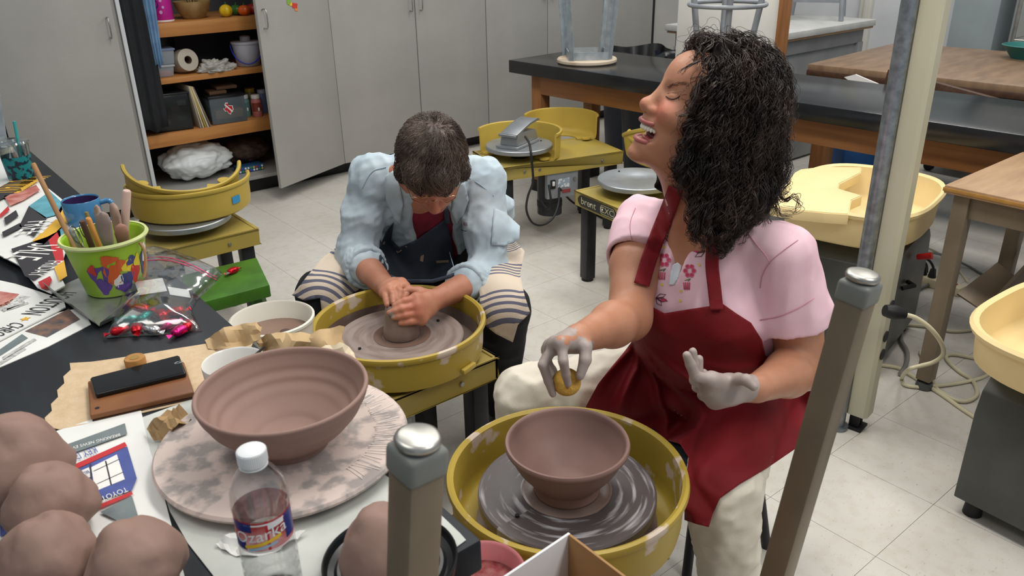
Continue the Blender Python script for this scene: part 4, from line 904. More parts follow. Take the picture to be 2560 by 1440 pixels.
# black lid with lump
p = uz(976, 1402, ZT+.015); LX, LY = float(p[0]), float(p[1])
t = thing('plastic_dish', 'round black plastic dish holding a lump of clay', 'dish', (LX, LY, ZT+.0018))
MB().lathe([(0, .0), (.072, 0), (.077, .004), (.079, .018), (.077, .020), (.075, .018), (.073, .009), (.066, .006), (.062, .010), (.058, .010), (.055, .005), (0, .004)], 56).build('dish', pm('black_plastic', C(22, 23, 25), .3), t, sm=40)
lump(965, 1362, .82, .05, 'cracked clay lump sitting in the black dish', 5, 1.25, 1.0).location.z += .008

# green pail with tools
PLX, PLY = .338, 1.757
t = thing('metal_tray', 'bent galvanised metal tray under the green pail', 'tray', (PLX, PLY, ZT+.004))
a = uz(250, 822, ZT); b = uz(126, 734, ZT); c_ = uz(352, 768, ZT)
d4 = b+c_-a; m_galvs = pm('galvanised_sheet', C(176, 178, 172), .35, .8, var=.18, vs=18, vdet=6)
mb = MB(); zt = ZT+.006; up = np.array([0, 0, .034]); cen = (a+d4)/2
Q4 = [a, c_, d4, b]; Q4 = [np.array([q[0], q[1], zt]) for q in Q4]
fl = MB().add([tuple(q) for q in Q4]+[tuple(q-np.array([0, 0, .0012])) for q in Q4], [(0, 1, 2, 3), (7, 6, 5, 4), (0, 4, 5, 1), (1, 5, 6, 2), (2, 6, 7, 3), (3, 7, 4, 0)]); fl.build('tray_floor', m_galvs, t, world=True, sm=0)
for i in (0, 3):
    q0, q1 = Q4[i], Q4[(i+1) % 4]; ou = (q0+q1)/2-np.array([*cen[:2], zt]); ou[2] = 0; ou = ou/np.linalg.norm(ou)*.010
    k0 = up*(1.25 if i == 3 else .55); k1 = up*(1. if i == 0 else .55)
    V = [q0, q1, q1+k1+ou, q0+k0*0.6+ou]; V2 = [v+ou*.12 for v in V]
    MB().add([tuple(v) for v in V]+[tuple(v) for v in V2], [(0, 1, 2, 3), (7, 6, 5, 4), (0, 4, 5, 1), (1, 5, 6, 2), (2, 6, 7, 3), (3, 7, 4, 0)]).build('tray_side', m_galvs, t, world=True, sm=0)
m_lime = pm('lime_plastic', C(150, 190, 38), .45, col2=C(196, 200, 150), vs=9, vdet=6, ramp=(.5, .75))
zb0 = ZT+.0075
t = thing('pail', 'lime green plastic pail with a colourful print full of tools', 'pail', (PLX, PLY, zb0))
MB().lathe([(0, .002), (.054, 0), (.057, .003), (.079, .112), (.083, .113), (.085, .117), (.083, .120), (.079, .119), (.076, .114), (.0545, .006), (0, .005)], 56).build('tub', m_lime, t, sm=50)
MB().lathe([(.0795, .1125), (.084, .1125), (.0862, .117), (.084, .1215), (.0795, .1205)], 56).build('rim', pm('pale_lime_rim', C(206, 216, 150), .5, var=.1, vs=20), t)
fa = math.atan2(-PLY, -PLX)
cols = [pm('print_purple', C(92, 66, 140), .5), pm('print_orange', C(206, 92, 40), .5), pm('print_yellow', C(220, 200, 40), .5), pm('print_white', C(220, 218, 212), .5), pm('print_navy', C(60, 66, 120), .5), pm('print_red', C(190, 50, 44), .5)]
rs = random.Random(5)
def cone_r(z): return .0573+(.0792-.0573)*(z-.003)/.109+.0006
for k, (da, zz, ra, rz_, ci) in enumerate(((-22, .05, 20, .03, 0), (-18, .028, 14, .02, 0), (4, .072, 24, .022, 1), (2, .05, 14, .022, 1), (26, .065, 12, .014, 2), (8, .032, 10, .018, 3), (24, .035, 14, .02, 4), (40, .045, 12, .02, 5), (-2, .088, 16, .010, 1), (34, .075, 12, .010, 4), (44, .07, 8, .014, 2), (-30, .068, 8, .012, 5), (14, .02, 16, .010, 0), (64, .06, 14, .025, 4), (66, .08, 10, .02, 3), (70, .05, 9, .015, 1))):
    v = [( )]; v = []; m_ = 14
    for i in range(m_):
        th = i*2*PI/m_; kk = 1+.25*math.sin(th*3+k); aa = fa+R(da+ra*.8*kk*math.cos(th)); z_ = zz+rz_*kk*math.sin(th); z_ = min(max(z_, .008), .106); rr_ = cone_r(z_)+k*.00004; v.append((rr_*math.cos(aa), rr_*math.sin(aa), z_))
    MB().add(v, [tuple(range(m_))]).build('printed_patch', cols[ci], t, sm=0)
aa = fa+R(48)
MB().tube(smooth_path([(.083*math.cos(aa), .083*math.sin(aa), .108), (.090*math.cos(aa), .090*math.sin(aa), .09), (.090*math.cos(aa-.05), .090*math.sin(aa-.05), .06), (.084*math.cos(aa-.12), .084*math.sin(aa-.12), .035)], 5), .003, 8).build('bail_handle', pm('muddy_plastic', C(170, 132, 90), .6), t)
m_tan = pm('clay_crusted_wood', C(176, 152, 138), .8, col2=C(140, 112, 98), vs=22, vdet=6); m_stick = pm('bare_wood', C(190, 148, 104), .7, col2=C(160, 118, 80), vs=14, stretch=(1, 1, .2)); m_dow = pm('clay_dusted_dowel', C(200, 172, 160), .8, var=.08)
PC = np.array([PLX, PLY, zb0])
def tool(name, label, tip, base_off, r, mat, flat=1., kind='rod'):
    a_ = PC+np.array([base_off[0], base_off[1], .012]); b_ = np.array(tip); t = thing(name, label, 'tool', tuple(a_))
    if kind == 'rod': MB().tube([a_, a_*.5+b_*.5, b_*.99+a_*.01, b_], [r, r, r, r*.8], 10, flat=flat).build('shaft', mat, t, world=True, sm=50)
    elif kind == 'paddle': MB().tube([a_, a_*.55+b_*.45, a_*.35+b_*.65, a_*.15+b_*.85, a_*.04+b_*.96, b_], [r*.45, r*.5, r*.95, r*1.15, r*.9, r*.25], 14, flat=flat).build('blade', mat, t, world=True, sm=60)
    elif kind == 'loop':
        MB().tube([a_, a_*.35+b_*.65], r, 8).build('shaft', mat, t, world=True)
        d_ = b_-a_; L_ = np.linalg.norm(d_); d_ /= L_; s_ = np.cross(d_, [0, 0, 1.]); s_ /= np.linalg.norm(s_); c0 = a_+d_*L_*.65
        MB().tube(smooth_path([c0, c0+d_*.012+s_*.008, c0+d_*.03+s_*.009, c0+d_*.038, c0+d_*.03-s_*.009, c0+d_*.012-s_*.008, c0], 5), .0011, 6).build('wire_loop', m_steel, t, world=True)
    return t
tool('wooden_stick', 'long wooden stick rising from the green pail', uf(82, 408, 1.62), (-.04, .01), .0052, m_stick)
tool('wooden_dowel', 'pale clay-dusted dowel in the green pail', uf(317, 476, 1.60), (.02, .02), .0085, m_dow)
tool('clay_paddle', 'rounded clay-crusted paddle in the green pail', uf(283, 508, 1.58), (.025, .0), .021, m_tan, .35, 'paddle')
tool('clay_paddle', 'narrow grey clay-crusted paddle at the front of the green pail', uf(252, 530, 1.50), (.0, -.02), .013, pm('grey_crust', C(150, 134, 126), .8, var=.12, vs=25), .45, 'paddle')
tool('clay_rib', 'triangular clay-coated rib at the back of the green pail', uf(240, 512, 1.64), (.0, .02), .022, m_tan, .25, 'paddle')
tool('wooden_tool', 'orange wooden tool in the front of the green pail', uf(220, 545, 1.54), (-.005, -.02), .009, pm('orange_wood', C(196, 134, 64), .6), .6)
tool('loop_tool', 'wire loop tool in the green pail beside the long stick', uf(195, 535, 1.57), (-.02, .0), .0035, m_stick, kind='loop')
tool('loop_tool', 'second wire loop tool leaning left in the green pail', uf(168, 548, 1.56), (-.03, -.01), .0035, m_tan, kind='loop')
tool('loop_tool', 'bent wire loop tool at the left rim of the green pail', uf(182, 560, 1.54), (-.03, -.02), .003, m_dow, kind='loop')
tool('wooden_tool', 'dark brown wooden tool in the green pail', uf(205, 552, 1.55), (-.015, .01), .006, pm('dark_brown_tool', C(88, 62, 50), .6))
tool('wooden_tool', 'speckled white handled tool in the green pail', uf(176, 572, 1.56), (-.03, .012), .005, pm('speckled_handle', C(186, 186, 176), .6, col2=C(90, 96, 90), vs=60))
tool('wooden_tool', 'reddish clay-smeared tool at the right of the green pail', uf(300, 560, 1.55), (.03, -.01), .012, pm('reddish_crust', C(158, 116, 100), .8, var=.15, vs=25), .5, 'paddle')
tool('wooden_tool', 'olive handled tool leaning in the green pail', uf(215, 530, 1.58), (.0, .01), .004, pm('olive_handle', C(128, 112, 60), .6))

# zip bag with sweets
bagpx = [(266, 846), (284, 800), (306, 740), (326, 690), (334, 652), (352, 636), (400, 632), (450, 642), (505, 662), (556, 686), (540, 705), (515, 730), (492, 752), (480, 775), (492, 805), (506, 828), (470, 832), (400, 838), (320, 842)]
zz = ZT+.0006; poly = [uz(x, y, zz)[:2] for x, y in bagpx]; V, F = cdt(poly, .009); A_ = np.array(poly)
dm = np.full(len(V), 9.)
for i in range(len(A_)):
    a_, b_ = A_[i], A_[(i+1) % len(A_)]; ab = b_-a_; tt = np.clip(((V-a_)@ab)/(ab@ab), 0, 1); dm = np.minimum(dm, np.linalg.norm(V-(a_+tt[:, None]*ab), axis=1))
hgt = .040*np.sqrt(np.clip(dm/.05, 0, 1)); crn = np.abs(vnoise(np.c_[V*40, np.full(len(V), 3.3)])); hgt = hgt*(1-.22*crn)+.002*crn
P1 = np.c_[V, zz+.001+hgt]; P0 = np.c_[V, np.full(len(V), zz)]; n = len(V); cnt = {}
for f in F:
    for i in range(len(f)): cnt[(f[i], f[(i+1) % len(f)])] = 1
bd = [e for e in cnt if (e[1], e[0]) not in cnt]
bag = thing('zip_bag', 'clear zip bag of foil-wrapped sweets on the near bench', 'bag', tuple(uz(400, 780, ZT)))
m_film = clear_mat('clear_film', (.96, .97, .98, 1), .14, .12)
npmesh('film', np.r_[P1, P0], list(F)+[tuple(i+n for i in f[::-1]) for f in F]+[(b_, a_, a_+n, b_+n) for a_, b_ in bd], m_film, bag, sm=180)
bvb = BVHTree.FromPolygons([tuple(p) for p in P1], [tuple(f) for f in F])
def on_bag(x, y, off=.0008):
    d = _ray(x, y); d = d/np.linalg.norm(d); h = bvb.ray_cast(Vector(CAM), Vector(d)); return np.array(h[0])+np.array([0, 0, off]) if h[0] is not None else uz(x, y, ZT+.02)
for k, off in enumerate((0, 7)):
    MB().tube([on_bag(x, y+off) for x, y in ((342, 652), (370, 645), (400, 643), (430, 646), (460, 655), (490, 668), (520, 684), (540, 693))], .0011, 6).build('zip_strip', pm('pink_zip', C(216, 70, 120), .4), bag, world=True)
g = [[(335+i*14+j*4, 700-i*2+j*11) for i in range(6)] for j in range(4)]
V_ = [on_bag(x, y, -.004) for r_ in g for x, y in r_]; lab = npmesh('paper_label', V_, [(j*6+i, j*6+i+1, (j+1)*6+i+1, (j+1)*6+i) for j in range(3) for i in range(5)], m_white, bag, sm=180)
Vt, Ft = text_geo('TEXAS', 1.); V2, F2 = text_geo('TOUGH', 1.)
for (vv, ff, y0_) in ((Vt, Ft, 694), (V2, F2, 714)):
    npmesh('lettering', [on_bag(368+v[0]*16+v[1]*2, y0_-v[1]*13-v[0]*1.5, -.0026) for v in vv], ff, pm('label_ink', C(90, 92, 96), .7), lab, sm=0)
g2 = [[(418+i*13+j*3, 712+i*2+j*10) for i in range(5)] for j in range(3)]
npmesh('paper_slip', [on_bag(x, y, -.004) for r_ in g2 for x, y in r_], [(j*5+i, j*5+i+1, (j+1)*5+i+1, (j+1)*5+i) for j in range(2) for i in range(4)], m_white, bag, sm=180)
m_fr = pm('red_foil', C(196, 30, 44), .25, .7, bump=.5, bs=90); m_ft = pm('teal_foil', C(20, 140, 128), .25, .6, bump=.5, bs=90); m_fm = pm('magenta_foil', C(196, 24, 110), .25, .7, bump=.5, bs=90); m_fs = pm('silver_foil', C(210, 210, 212), .2, .9, bump=.6, bs=80)
def candy(p, rz, mat, label, group=None, s=1., tails=True):
    t = thing('foil_sweet', label, 'sweet', tuple(p), rz, group)
    bm = bmesh.new(); bmesh.ops.create_icosphere(bm, subdivisions=3, radius=1); V = np.array([v.co[:] for v in bm.verts]); F = [tuple(v.index for v in f.verts) for f in bm.faces]; bm.free()
    V = np.sign(V)*np.abs(V)**.7; V *= (1+.10*vnoise(V*3+p[0]*90))[:, None]; V = V*np.array([.017, .0105, .008])*s; V[:, 2] -= V[:, 2].min()
    npmesh('wrapped_body', V, F, mat, t, sm=40, world=False)
    if tails:
        for sg in (-1, 1): MB().add([(sg*.015*s, 0, .006*s), (sg*.026*s, -.008*s, .010*s), (sg*.029*s, -.002*s, .004*s), (sg*.027*s, .007*s, .009*s)], [(0, 1, 2), (0, 2, 3)]).build('wrapper_end', mat, t, sm=0)
    return t
cs_ = [(300, 828, m_fr, 'red foil sweet nearest the corner of the zip bag'), (342, 823, m_fr, 'second red foil sweet along the bag bottom'), (322, 800, m_ft, 'left teal foil sweet in the zip bag'), (362, 795, m_ft, 'right teal foil sweet in the zip bag'), (380, 826, m_fs, 'silver foil sweet at the bottom of the zip bag'), (425, 812, m_fm, 'magenta foil sweet in the zip bag'), (405, 790, m_fr, 'red foil sweet above the magenta one'), (440, 780, m_fr, 'red foil sweet high on the right of the bag'), (470, 815, m_fr, 'red foil sweet at the right corner of the bag'), (355, 775, m_fr, 'red foil sweet behind the teal ones'), (450, 828, m_fm, 'magenta foil sweet lowest on the right')]
for k, (x, y, m_, lb_) in enumerate(cs_): p = uz(x, y, ZT+.008); candy((p[0], p[1], ZT+.002+(.002 if k in (6, 9) else 0)), k*1.3, m_, lb_, 'foil sweets in the zip bag')

# tumbler with teal pattern, blue mug
p = uz(45, 412, .82); t = thing('tumbler', 'clear plastic tumbler with teal pattern and straw behind the flyer', 'cup', (p[0], p[1], ZT))
m_clr = clear_mat('clear_cup', (.9, .95, .96, 1), .16, .06)
MB().lathe([(0, .004), (.032, .0), (.034, .003), (.043, .125), (.041, .125), (.032, .006), (0, .006)], 40).build('cup', m_clr, t)
MB().lathe([(.0345, .01), (.0405, .09)], 40).build('patterned_liner', pm('teal_pattern', C(24, 128, 134), .4, col2=C(20, 40, 60), vs=60, ramp=(.5, .56)), t)
MB().lathe([(.012, .126), (.044, .124), (.046, .128), (.044, .133), (.03, .138), (.012, .14)], 40).build('lid', m_clr, t)
MB().cyl((.01, .0, .03), (.02, -.005, .19), .0045, n=12).build('straw', pm('teal_straw', C(60, 160, 160), .4), t)
p = uz(212, 530, .81); t = thing('mug', 'blue glazed mug with purple inside behind the green pail', 'mug', (p[0], p[1]+.02, ZT))
m_bl = pm('blue_glaze', C(64, 124, 168), .25, var=.1, coat=.4)
MB().lathe([(0, .004), (.034, 0), (.040, .004), (.044, .04), (.045, .078), (.0435, .08), (.0415, .078), (.0405, .04)], 40).build('cup', m_bl, t, sm=60)
MB().lathe([(.0412, .076), (.0405, .04), (.036, .010), (0, .008)], 40).build('lining', pm('purple_glaze', C(56, 40, 84), .3, coat=.4), t)
MB().tube(smooth_path([(.043, 0, .066), (.066, 0, .068), (.074, 0, .046), (.064, 0, .02), (.041, 0, .018)], 6), .0065, 10, M=T(rz=math.atan2(-CY, SY)+R(15))).build('handle', m_bl, t)

# slip tub on the man's wheel table
t = thing('slip_tub', 'white plastic tub of brown slip beside the man\'s wheel', 'tub', (.655, 1.735, .4215))
m_wt = pm('white_tub', C(224, 220, 208), .4, col2=C(168, 140, 122), vs=10, vdet=7, ramp=(.6, .75))
MB().lathe([(0, .004), (.078, 0), (.082, .004), (.096, .172), (.101, .174), (.101, .180), (.096, .182), (.093, .178), (.079, .01), (0, .008)], 52).build('tub', m_wt, t, sm=50)
MB().lathe([(0, .135), (.0895, .135), (.0905, .137)], 48).build('slip', pm('brown_slip_water', C(138, 112, 98), .12, col2=C(120, 92, 80), vs=8), t)
p0 = (.02, -.02, .136); MB().lathe([(0, .012), (.012, .009), (.018, 0)], 24, T(*p0)).build('sponge', pm('wet_brown_sponge', C(78, 62, 56), .7), t)

# pink bucket and cup by the front wheel, cardboard box
p = uz(1205, 1425, .585); t = thing('bucket', 'pink-rimmed bucket of reddish scraps between the bench and the front wheel', 'bucket', (p[0], p[1], .4215))
MB().lathe([(0, .004), (.05, 0), (.062, .155), (.066, .158), (.064, .163), (.060, .16), (.048, .008), (0, .007)], 44).build('tub', pm('pink_plastic', C(206, 130, 134), .45), t, sm=50)
MB().lathe([(0, .13), (.03, .134), (.057, .13)], 30).build('scraps', pm('red_scraps', C(150, 92, 88), .6, col2=C(120, 30, 36), vs=60, vdet=4, bump=.6, bs=90), t)
p = uz(1125, 1330, .62); t = thing('clear_jar', 'clear plastic jar half hidden behind the upturned table foot', 'jar', (p[0]-.005, p[1]+.045, .4215))
MB().lathe([(0, .003), (.036, 0), (.04, .004), (.04, .16), (.037, .165), (.038, .16), (.037, .006), (0, .005)], 36).build('jar', pm('hazy_plastic', C(188, 182, 182), .3, alpha=.75), t)
zc = .70; A0 = uz(1421, 1330, zc); B0 = uz(1230, 1458, zc); C0 = uz(1590, 1458, zc)
t = thing('cardboard_box', 'open cardboard box with white outside at the bottom edge', 'box', (A0[0], A0[1], 0))
m_card = pm('cardboard', C(158, 120, 78), .8, var=.06, vs=5); m_wc = pm('white_card', C(222, 221, 224), .6)
def wall(P, Q, z0, z1, th, mat, name):
    P = np.array([P[0], P[1], 0]); Q = np.array([Q[0], Q[1], 0]); d = Q-P; nn = np.array([-d[1], d[0], 0]); nn /= np.linalg.norm(nn)
    v = [P, Q, Q+nn*th, P+nn*th]; MB().prism([(a[0], a[1]) for a in v], z0, z1).build(name, mat, t, world=True, bev=.0008)
dB = B0-A0; dC = C0-A0; D0 = B0+dC
wall(A0, B0, .2, zc, .004, m_wc, 'white_side'); wall(A0+dC/np.linalg.norm(dC)*.0042, C0, .2, zc, -.004, m_card, 'brown_side'); wall(B0, D0, .2, zc, .004, m_card, 'brown_side'); wall(C0, D0, .2, zc, -.004, m_card, 'brown_side')
MB().prism([(q[0], q[1]) for q in (A0, B0, D0, C0)], .2, .206).build('bottom', m_card, t, world=True)

# green stool with a sweet
g0, g1, g2_ = uz(641, 643, .35), uz(674, 712, .35), uz(470, 765, .35); g3 = g0+g2_-g1
t = thing('low_stool', 'low green painted wooden stool beside the idle wheel', 'stool', ((g0[0]+g2_[0])/2, (g0[1]+g2_[1])/2, 0))
m_gr = pm('chipped_green_paint', C(66, 116, 28), .45, col2=C(52, 92, 22), vs=12, vdet=6)
MB().prism([(q[0], q[1]) for q in (g0, g1, g2_, g3)], .305, .35).build('seat', m_gr, t, bev=.004, world=True)
cc = (g0+g2_)/2
for q in (g0, g1, g2_, g3):
    i_ = q*.72+cc*.28; o_ = q*.9+cc*.1; MB().tube([(o_[0], o_[1], .0), (i_[0], i_[1], .305)], .022, 4).build('leg', m_gr, t, world=True, sm=0)
p = uz(583, 682, .352); candy((p[0], p[1], .3505), R(20), m_fr, 'half-unwrapped red and silver sweet on the green stool', None, 1.25)
w_ = MB(); w_.add([(0, 0, 0), (-.022, .008, .006), (-.028, -.008, .010), (-.012, -.014, .012), (-.006, .006, .014)], [(0, 1, 4), (1, 2, 4), (2, 3, 4), (3, 0, 4)]); q = w_.build('open_wrapper', m_fs, bpy.data.objects[-1] if False else None, sm=0); q.parent = [o for o in bpy.data.objects if o.get('label', '').startswith('half-unwrapped')][0]; q.location = (-.012, 0, 0)
# ------------------------------------------------------------------ things in the open cabinet
def sp(px, py, y): return uy(px, py, y)
S1, S2, S3, S4 = 1.0202, .7352, .4402, .1112
def at_shelf(px, y, zs): # x on the shelf under pixel column px at depth y
    lo, hi = -200., 900.
    for _ in range(40):
        m = (lo+hi)/2
        if uy(px, m, y)[2] > zs: lo = m
        else: hi = m
    return float(uy(px, lo, y)[0])
x = at_shelf(410, 4.80, S1); t = thing('canister', 'magenta printed canister on the top cabinet shelf', 'canister', (x, 4.80, S1), R(-120))
MB().lathe([(0, 0), (.052, 0), (.054, .004), (.054, .15), (.056, .152), (.056, .16), (0, .162)], 36).build('can', pm('magenta_print', C(190, 36, 150), .4, var=.06), t)
MB().lathe([(.0545, .0), (.0555, .004), (.0545, .008)], 36).build('base_band', m_wht, t)
for k, (a, z, r_) in enumerate(((-20, .09, .018), (5, .05, .008), (12, .11, .007), (-5, .12, .006), (20, .075, .006))):
    v = [(.0549*math.cos(R(a)+r_/.054*math.cos(i*PI/8)), .0549*math.sin(R(a)+r_/.054*math.cos(i*PI/8)), z+r_*1.2*math.sin(i*PI/8)) for i in range(16)]; MB().add(v, [tuple(range(16))]).build('printed_oval', pm('lavender_print', C(214, 160, 214), .4) if k else pm('navy_print', C(70, 50, 120), .4), t, sm=0)
x = at_shelf(486, 4.82, S1); t = thing('planter_bowl', 'glazed cream bowl with dark grass on the top cabinet shelf', 'bowl', (x, 4.82, S1))
MB().lathe([(0, .006), (.055, 0), (.06, .006), (.085, .045), (.098, .085), (.100, .092), (.096, .09), (.08, .045), (.05, .012), (0, .01)], 40).build('bowl', pm('speckled_glaze', C(168, 142, 96), .35, col2=C(128, 100, 60), vs=7), t, sm=60)
for k in range(14):
    a = k*.9; r_ = .02+.055*random.random(); MB().tube(smooth_path([(.02*math.cos(a), .02*math.sin(a), .06), (r_*.8*math.cos(a), r_*.8*math.sin(a), .11), (r_*1.5*math.cos(a), r_*1.5*math.sin(a), .10+.03*random.random())], 4), .003, 4, flat=.3).build('leaf', pm('dark_leaf', C(52, 58, 36), .6), t)
def veg(px, y, r, col, label, sy=1.):
    x = at_shelf(px, y, S1); t = thing('toy_vegetable', label, 'vegetable', (x, y, S1))
    pr = []
    bm = bmesh.new(); bmesh.ops.create_icosphere(bm, subdivisions=3, radius=1); V = np.array([v.co[:] for v in bm.verts]); F = [tuple(v.index for v in f.verts) for f in bm.faces]; bm.free()
    an = np.arctan2(V[:, 1], V[:, 0]); V[:, :2] *= (1+.12*np.cos(an*4))[:, None]; V[:, 2] *= sy; V *= r; V[:, 2] -= V[:, 2].min(); npmesh('flesh', V, F, pm('veg_'+col[0], C(*col[1]), .25), t, sm=180, world=False)
    MB().tube([(0, 0, 2*r*sy*.93), (.004, 0, 2*r*sy+.012)], .004, 8).build('stem', pm('green_stem', C(60, 90, 40), .6), t)
veg(567, 4.74, .034, ('yellow', (214, 176, 30)), 'yellow toy pepper on the top shelf'); veg(592, 4.80, .036, ('green', (60, 110, 50)), 'dark green toy pepper on the top shelf', .8); veg(612, 4.74, .034, ('orange', (214, 92, 30)), 'orange toy tomato on the top shelf', .85); veg(632, 4.79, .034, ('red', (176, 44, 34)), 'red toy tomato behind the cabinet door edge', .85)
# second shelf
m_ptub = pm('frosted_plastic', C(176, 186, 196), .35, alpha=.55)
def tub(px, y, zs, w, d, h, label, lid, mat=m_ptub, fill=None):
    x = at_shelf(px, y, zs); t = thing('storage_tub', label, 'tub', (x, y, zs), R(-6)); a = .88
    mb = MB().add([(-w/2*a, -d/2*a, 0), (w/2*a, -d/2*a, 0), (w/2*a, d/2*a, 0), (-w/2*a, d/2*a, 0), (-w/2, -d/2, h), (w/2, -d/2, h), (w/2, d/2, h), (-w/2, d/2, h)], [(3, 2, 1, 0), (0, 1, 5, 4), (1, 2, 6, 5), (2, 3, 7, 6), (3, 0, 4, 7)])
    mb.build('tub', mat, t, bev=.006)
    MB().box((0, 0, h+.004), (w+.01, d+.01, .010)).build('lid', lid, t, bev=.003)
    if fill: MB().box((0, 0, h*.35), (w*.78, d*.78, h*.6)).build('contents', fill, t, bev=.008)
    return t
m_lidb = pm('blue_grey_lid', C(120, 134, 168), .4, alpha=.8)
tub(404, 4.78, S2, .125, .12, .055, 'lower frosted tub with orange contents on the second shelf', pm('clear_lid', C(190, 196, 200), .4, alpha=.7), fill=pm('orange_fill', C(170, 84, 50), .7, var=.2, vs=30))
tub(404, 4.785, S2+.0655, .13, .125, .075, 'upper frosted tub with blue lid stacked on the second shelf', m_lidb)
x = at_shelf(405, 4.99, S2); o = MB().lathe([(0, 0), (.06, 0), (.09, .05), (.1, .21), (.08, .24), (0, .25)], 30, T(x, 4.99, S2)).build('dark_pot', pm('black_pot', C(24, 24, 28), .4), sm=60); center(o); tag(o, 'black round pot behind the stacked tubs', 'pot')
def blob(name, label, cat, px, py, y, rx, ry, rz_, mat, seed, amp=.16, fr=2.2, zmin=None, par=None):
    c = uy(px, py, y); bm = bmesh.new(); bmesh.ops.create_icosphere(bm, subdivisions=5, radius=1); V = np.array([v.co[:] for v in bm.verts]); F = [tuple(v.index for v in f.verts) for f in bm.faces]; bm.free()
    nz = np.abs(vnoise(V*fr+seed))*1.2-.4+.5*(np.abs(vnoise(V*fr*2.3+seed*2))-.3); V = V*(1+amp*nz)[:, None]*np.array([rx, ry, rz_])+c
    if zmin is not None: V[:, 2] = np.maximum(V[:, 2], zmin)
    o = npmesh(name, V, F, mat, None, sm=180); center(o); tag(o, label, cat); return o
m_pbag = pm('thin_bag_plastic', C(206, 204, 198), .3, alpha=.62, spec=.6)
x = at_shelf(463, 4.79, S2); t = thing('bag_roll', 'roll of translucent plastic bags on the second shelf', 'bag roll', (x, 4.79, S2), R(10))
MB().lathe([(.022, -.06), (.06, -.06), (.064, 0), (.06, .06), (.022, .06)], 36, T(0, 0, .066, rx=PI/2-.2)).build('roll', pm('bag_roll_plastic', C(190, 182, 168), .4, alpha=.9, bump=.4, bs=40), t, sm=60)
MB().lathe([(.020, -.061), (.022, -.061), (.022, .061), (.020, .061)], 30, T(0, 0, .066, rx=PI/2-.2), close=True).build('core', pm('dark_core', C(96, 78, 62), .8), t)
blob('plastic_bag', 'crumpled clear plastic bag spilling over the second shelf edge', 'bag', 540, 172, 4.74, .11, .07, .05, m_pbag, 11., .5, 2.6, S2+.001)
x = at_shelf(622, 4.80, S2); t = thing('small_pail', 'translucent white pail with blue handle on the second shelf', 'pail', (x, 4.80, S2))
MB().lathe([(0, .003), (.062, 0), (.066, .004), (.08, .125), (.085, .128), (.085, .138), (.08, .14), (.03, .142), (.03, .165), (.022, .17), (0, .17)], 40).build('tub', pm('milky_plastic', C(188, 190, 202), .35), t, sm=50)
MB().tube([(.088*math.cos(a), .088*math.sin(a), .12-.10*math.sin((a+R(200))*1.0)*1.0) for a in np.linspace(R(-200), R(-20), 20)], .004, 8).build('bail_handle', pm('blue_handle', C(34, 60, 170), .4), t)
# third shelf
x = at_shelf(435, 4.80, S3); t = thing('storage_bin', 'dark translucent bin of odds and ends on the third shelf', 'bin', (x-.01, 4.82, S3), R(-5))
m_dkp = pm('smoky_plastic', C(26, 28, 30), .25, alpha=.82)
MB().box((0, 0, .10), (.20, .24, .2)).build('bin', m_dkp, t, bev=.008)
MB().box((0, 0, .205), (.21, .25, .012)).build('lid', m_dkp, t, bev=.004)
for k, (dx, dz, c_) in enumerate(((-.04, .05, (150, 150, 140)), (.05, .06, (60, 110, 90)), (.02, .12, (120, 96, 70)), (.06, .15, (170, 175, 175)))): MB().box((dx, -.09, dz), (.05, .03, .03)).build('contents', pm('odds%d' % k, C(*c_), .6), t, bev=.006)
for k in range(5):
    x = at_shelf(487+k*6, 4.76, S3); col = [(150, 140, 124), (190, 178, 150), (172, 146, 70), (196, 190, 176), (120, 104, 90)][k]
    o = MB().box((0, 0, .12), (.008, .24, .24)).build('file_folder', pm('folder%d' % k, C(*col), .8, var=.1, vs=8), bev=.001); o.location = (x, 4.80, S3); o.rotation_euler = (0, R(-7-2*k), R(4)); tag(o, ['dingy grey', 'cream', 'mustard', 'off-white', 'brown'][k]+' paper folder leaning on the third shelf', 'folder', 'folders leaning on the third shelf')
x = at_shelf(560, 4.80, S3); t = thing('storage_bin', 'clear bin with a red state-shaped sticker on the third shelf', 'bin', (x+.005, 4.80, S3), R(-4))
MB().box((0, 0, .075), (.205, .22, .15)).build('bin', pm('clear_grey_plastic', C(96, 104, 110), .25, alpha=.7), t, bev=.006)
MB().box((0, 0, .155), (.215, .23, .014)).build('rim', m_dkp, t, bev=.003)
MB().box((.01, -.03, .05), (.16, .12, .05)).build('contents', pm('tan_boxes', C(176, 140, 90), .7, var=.15, vs=12), t, bev=.004)
for k, (dx, w_) in enumerate(((-.03, .1), (.03, .12))): MB().box((dx, .02*k, .172+.02*k), (w_, .12, .018)).build('stacked_block', pm('brown_block', C(104, 76, 56), .8, var=.1), t, bev=.003)
TX = [(-.9, .1), (-.45, .1), (-.45, .95), (.05, .95), (.05, .5), (.75, .4), (.85, -.25), (.45, -.55), (.25, -1.), (-.1, -.8), (-.3, -.35), (-.55, -.45)]
MB().prism([(a*.034, b*.036) for a, b in TX], 0, .0006, T(.0, -.1108, .085)@Matrix.Rotation(PI/2, 4, 'X')).build('sticker_border', m_wht, t, sm=0)
MB().prism([(a*.029, b*.031) for a, b in TX], 0, .0008, T(.0, -.1112, .085)@Matrix.Rotation(PI/2, 4, 'X')).build('sticker', pm('red_sticker', C(190, 24, 40), .4), t, sm=0)
MB().prism([(-.022, .024), (-.014, .026), (.024, -.018), (.018, -.024)], 0, .001, T(.0, -.1114, .085)@Matrix.Rotation(PI/2, 4, 'X')).build('sticker_stripe', m_wht, t, sm=0)
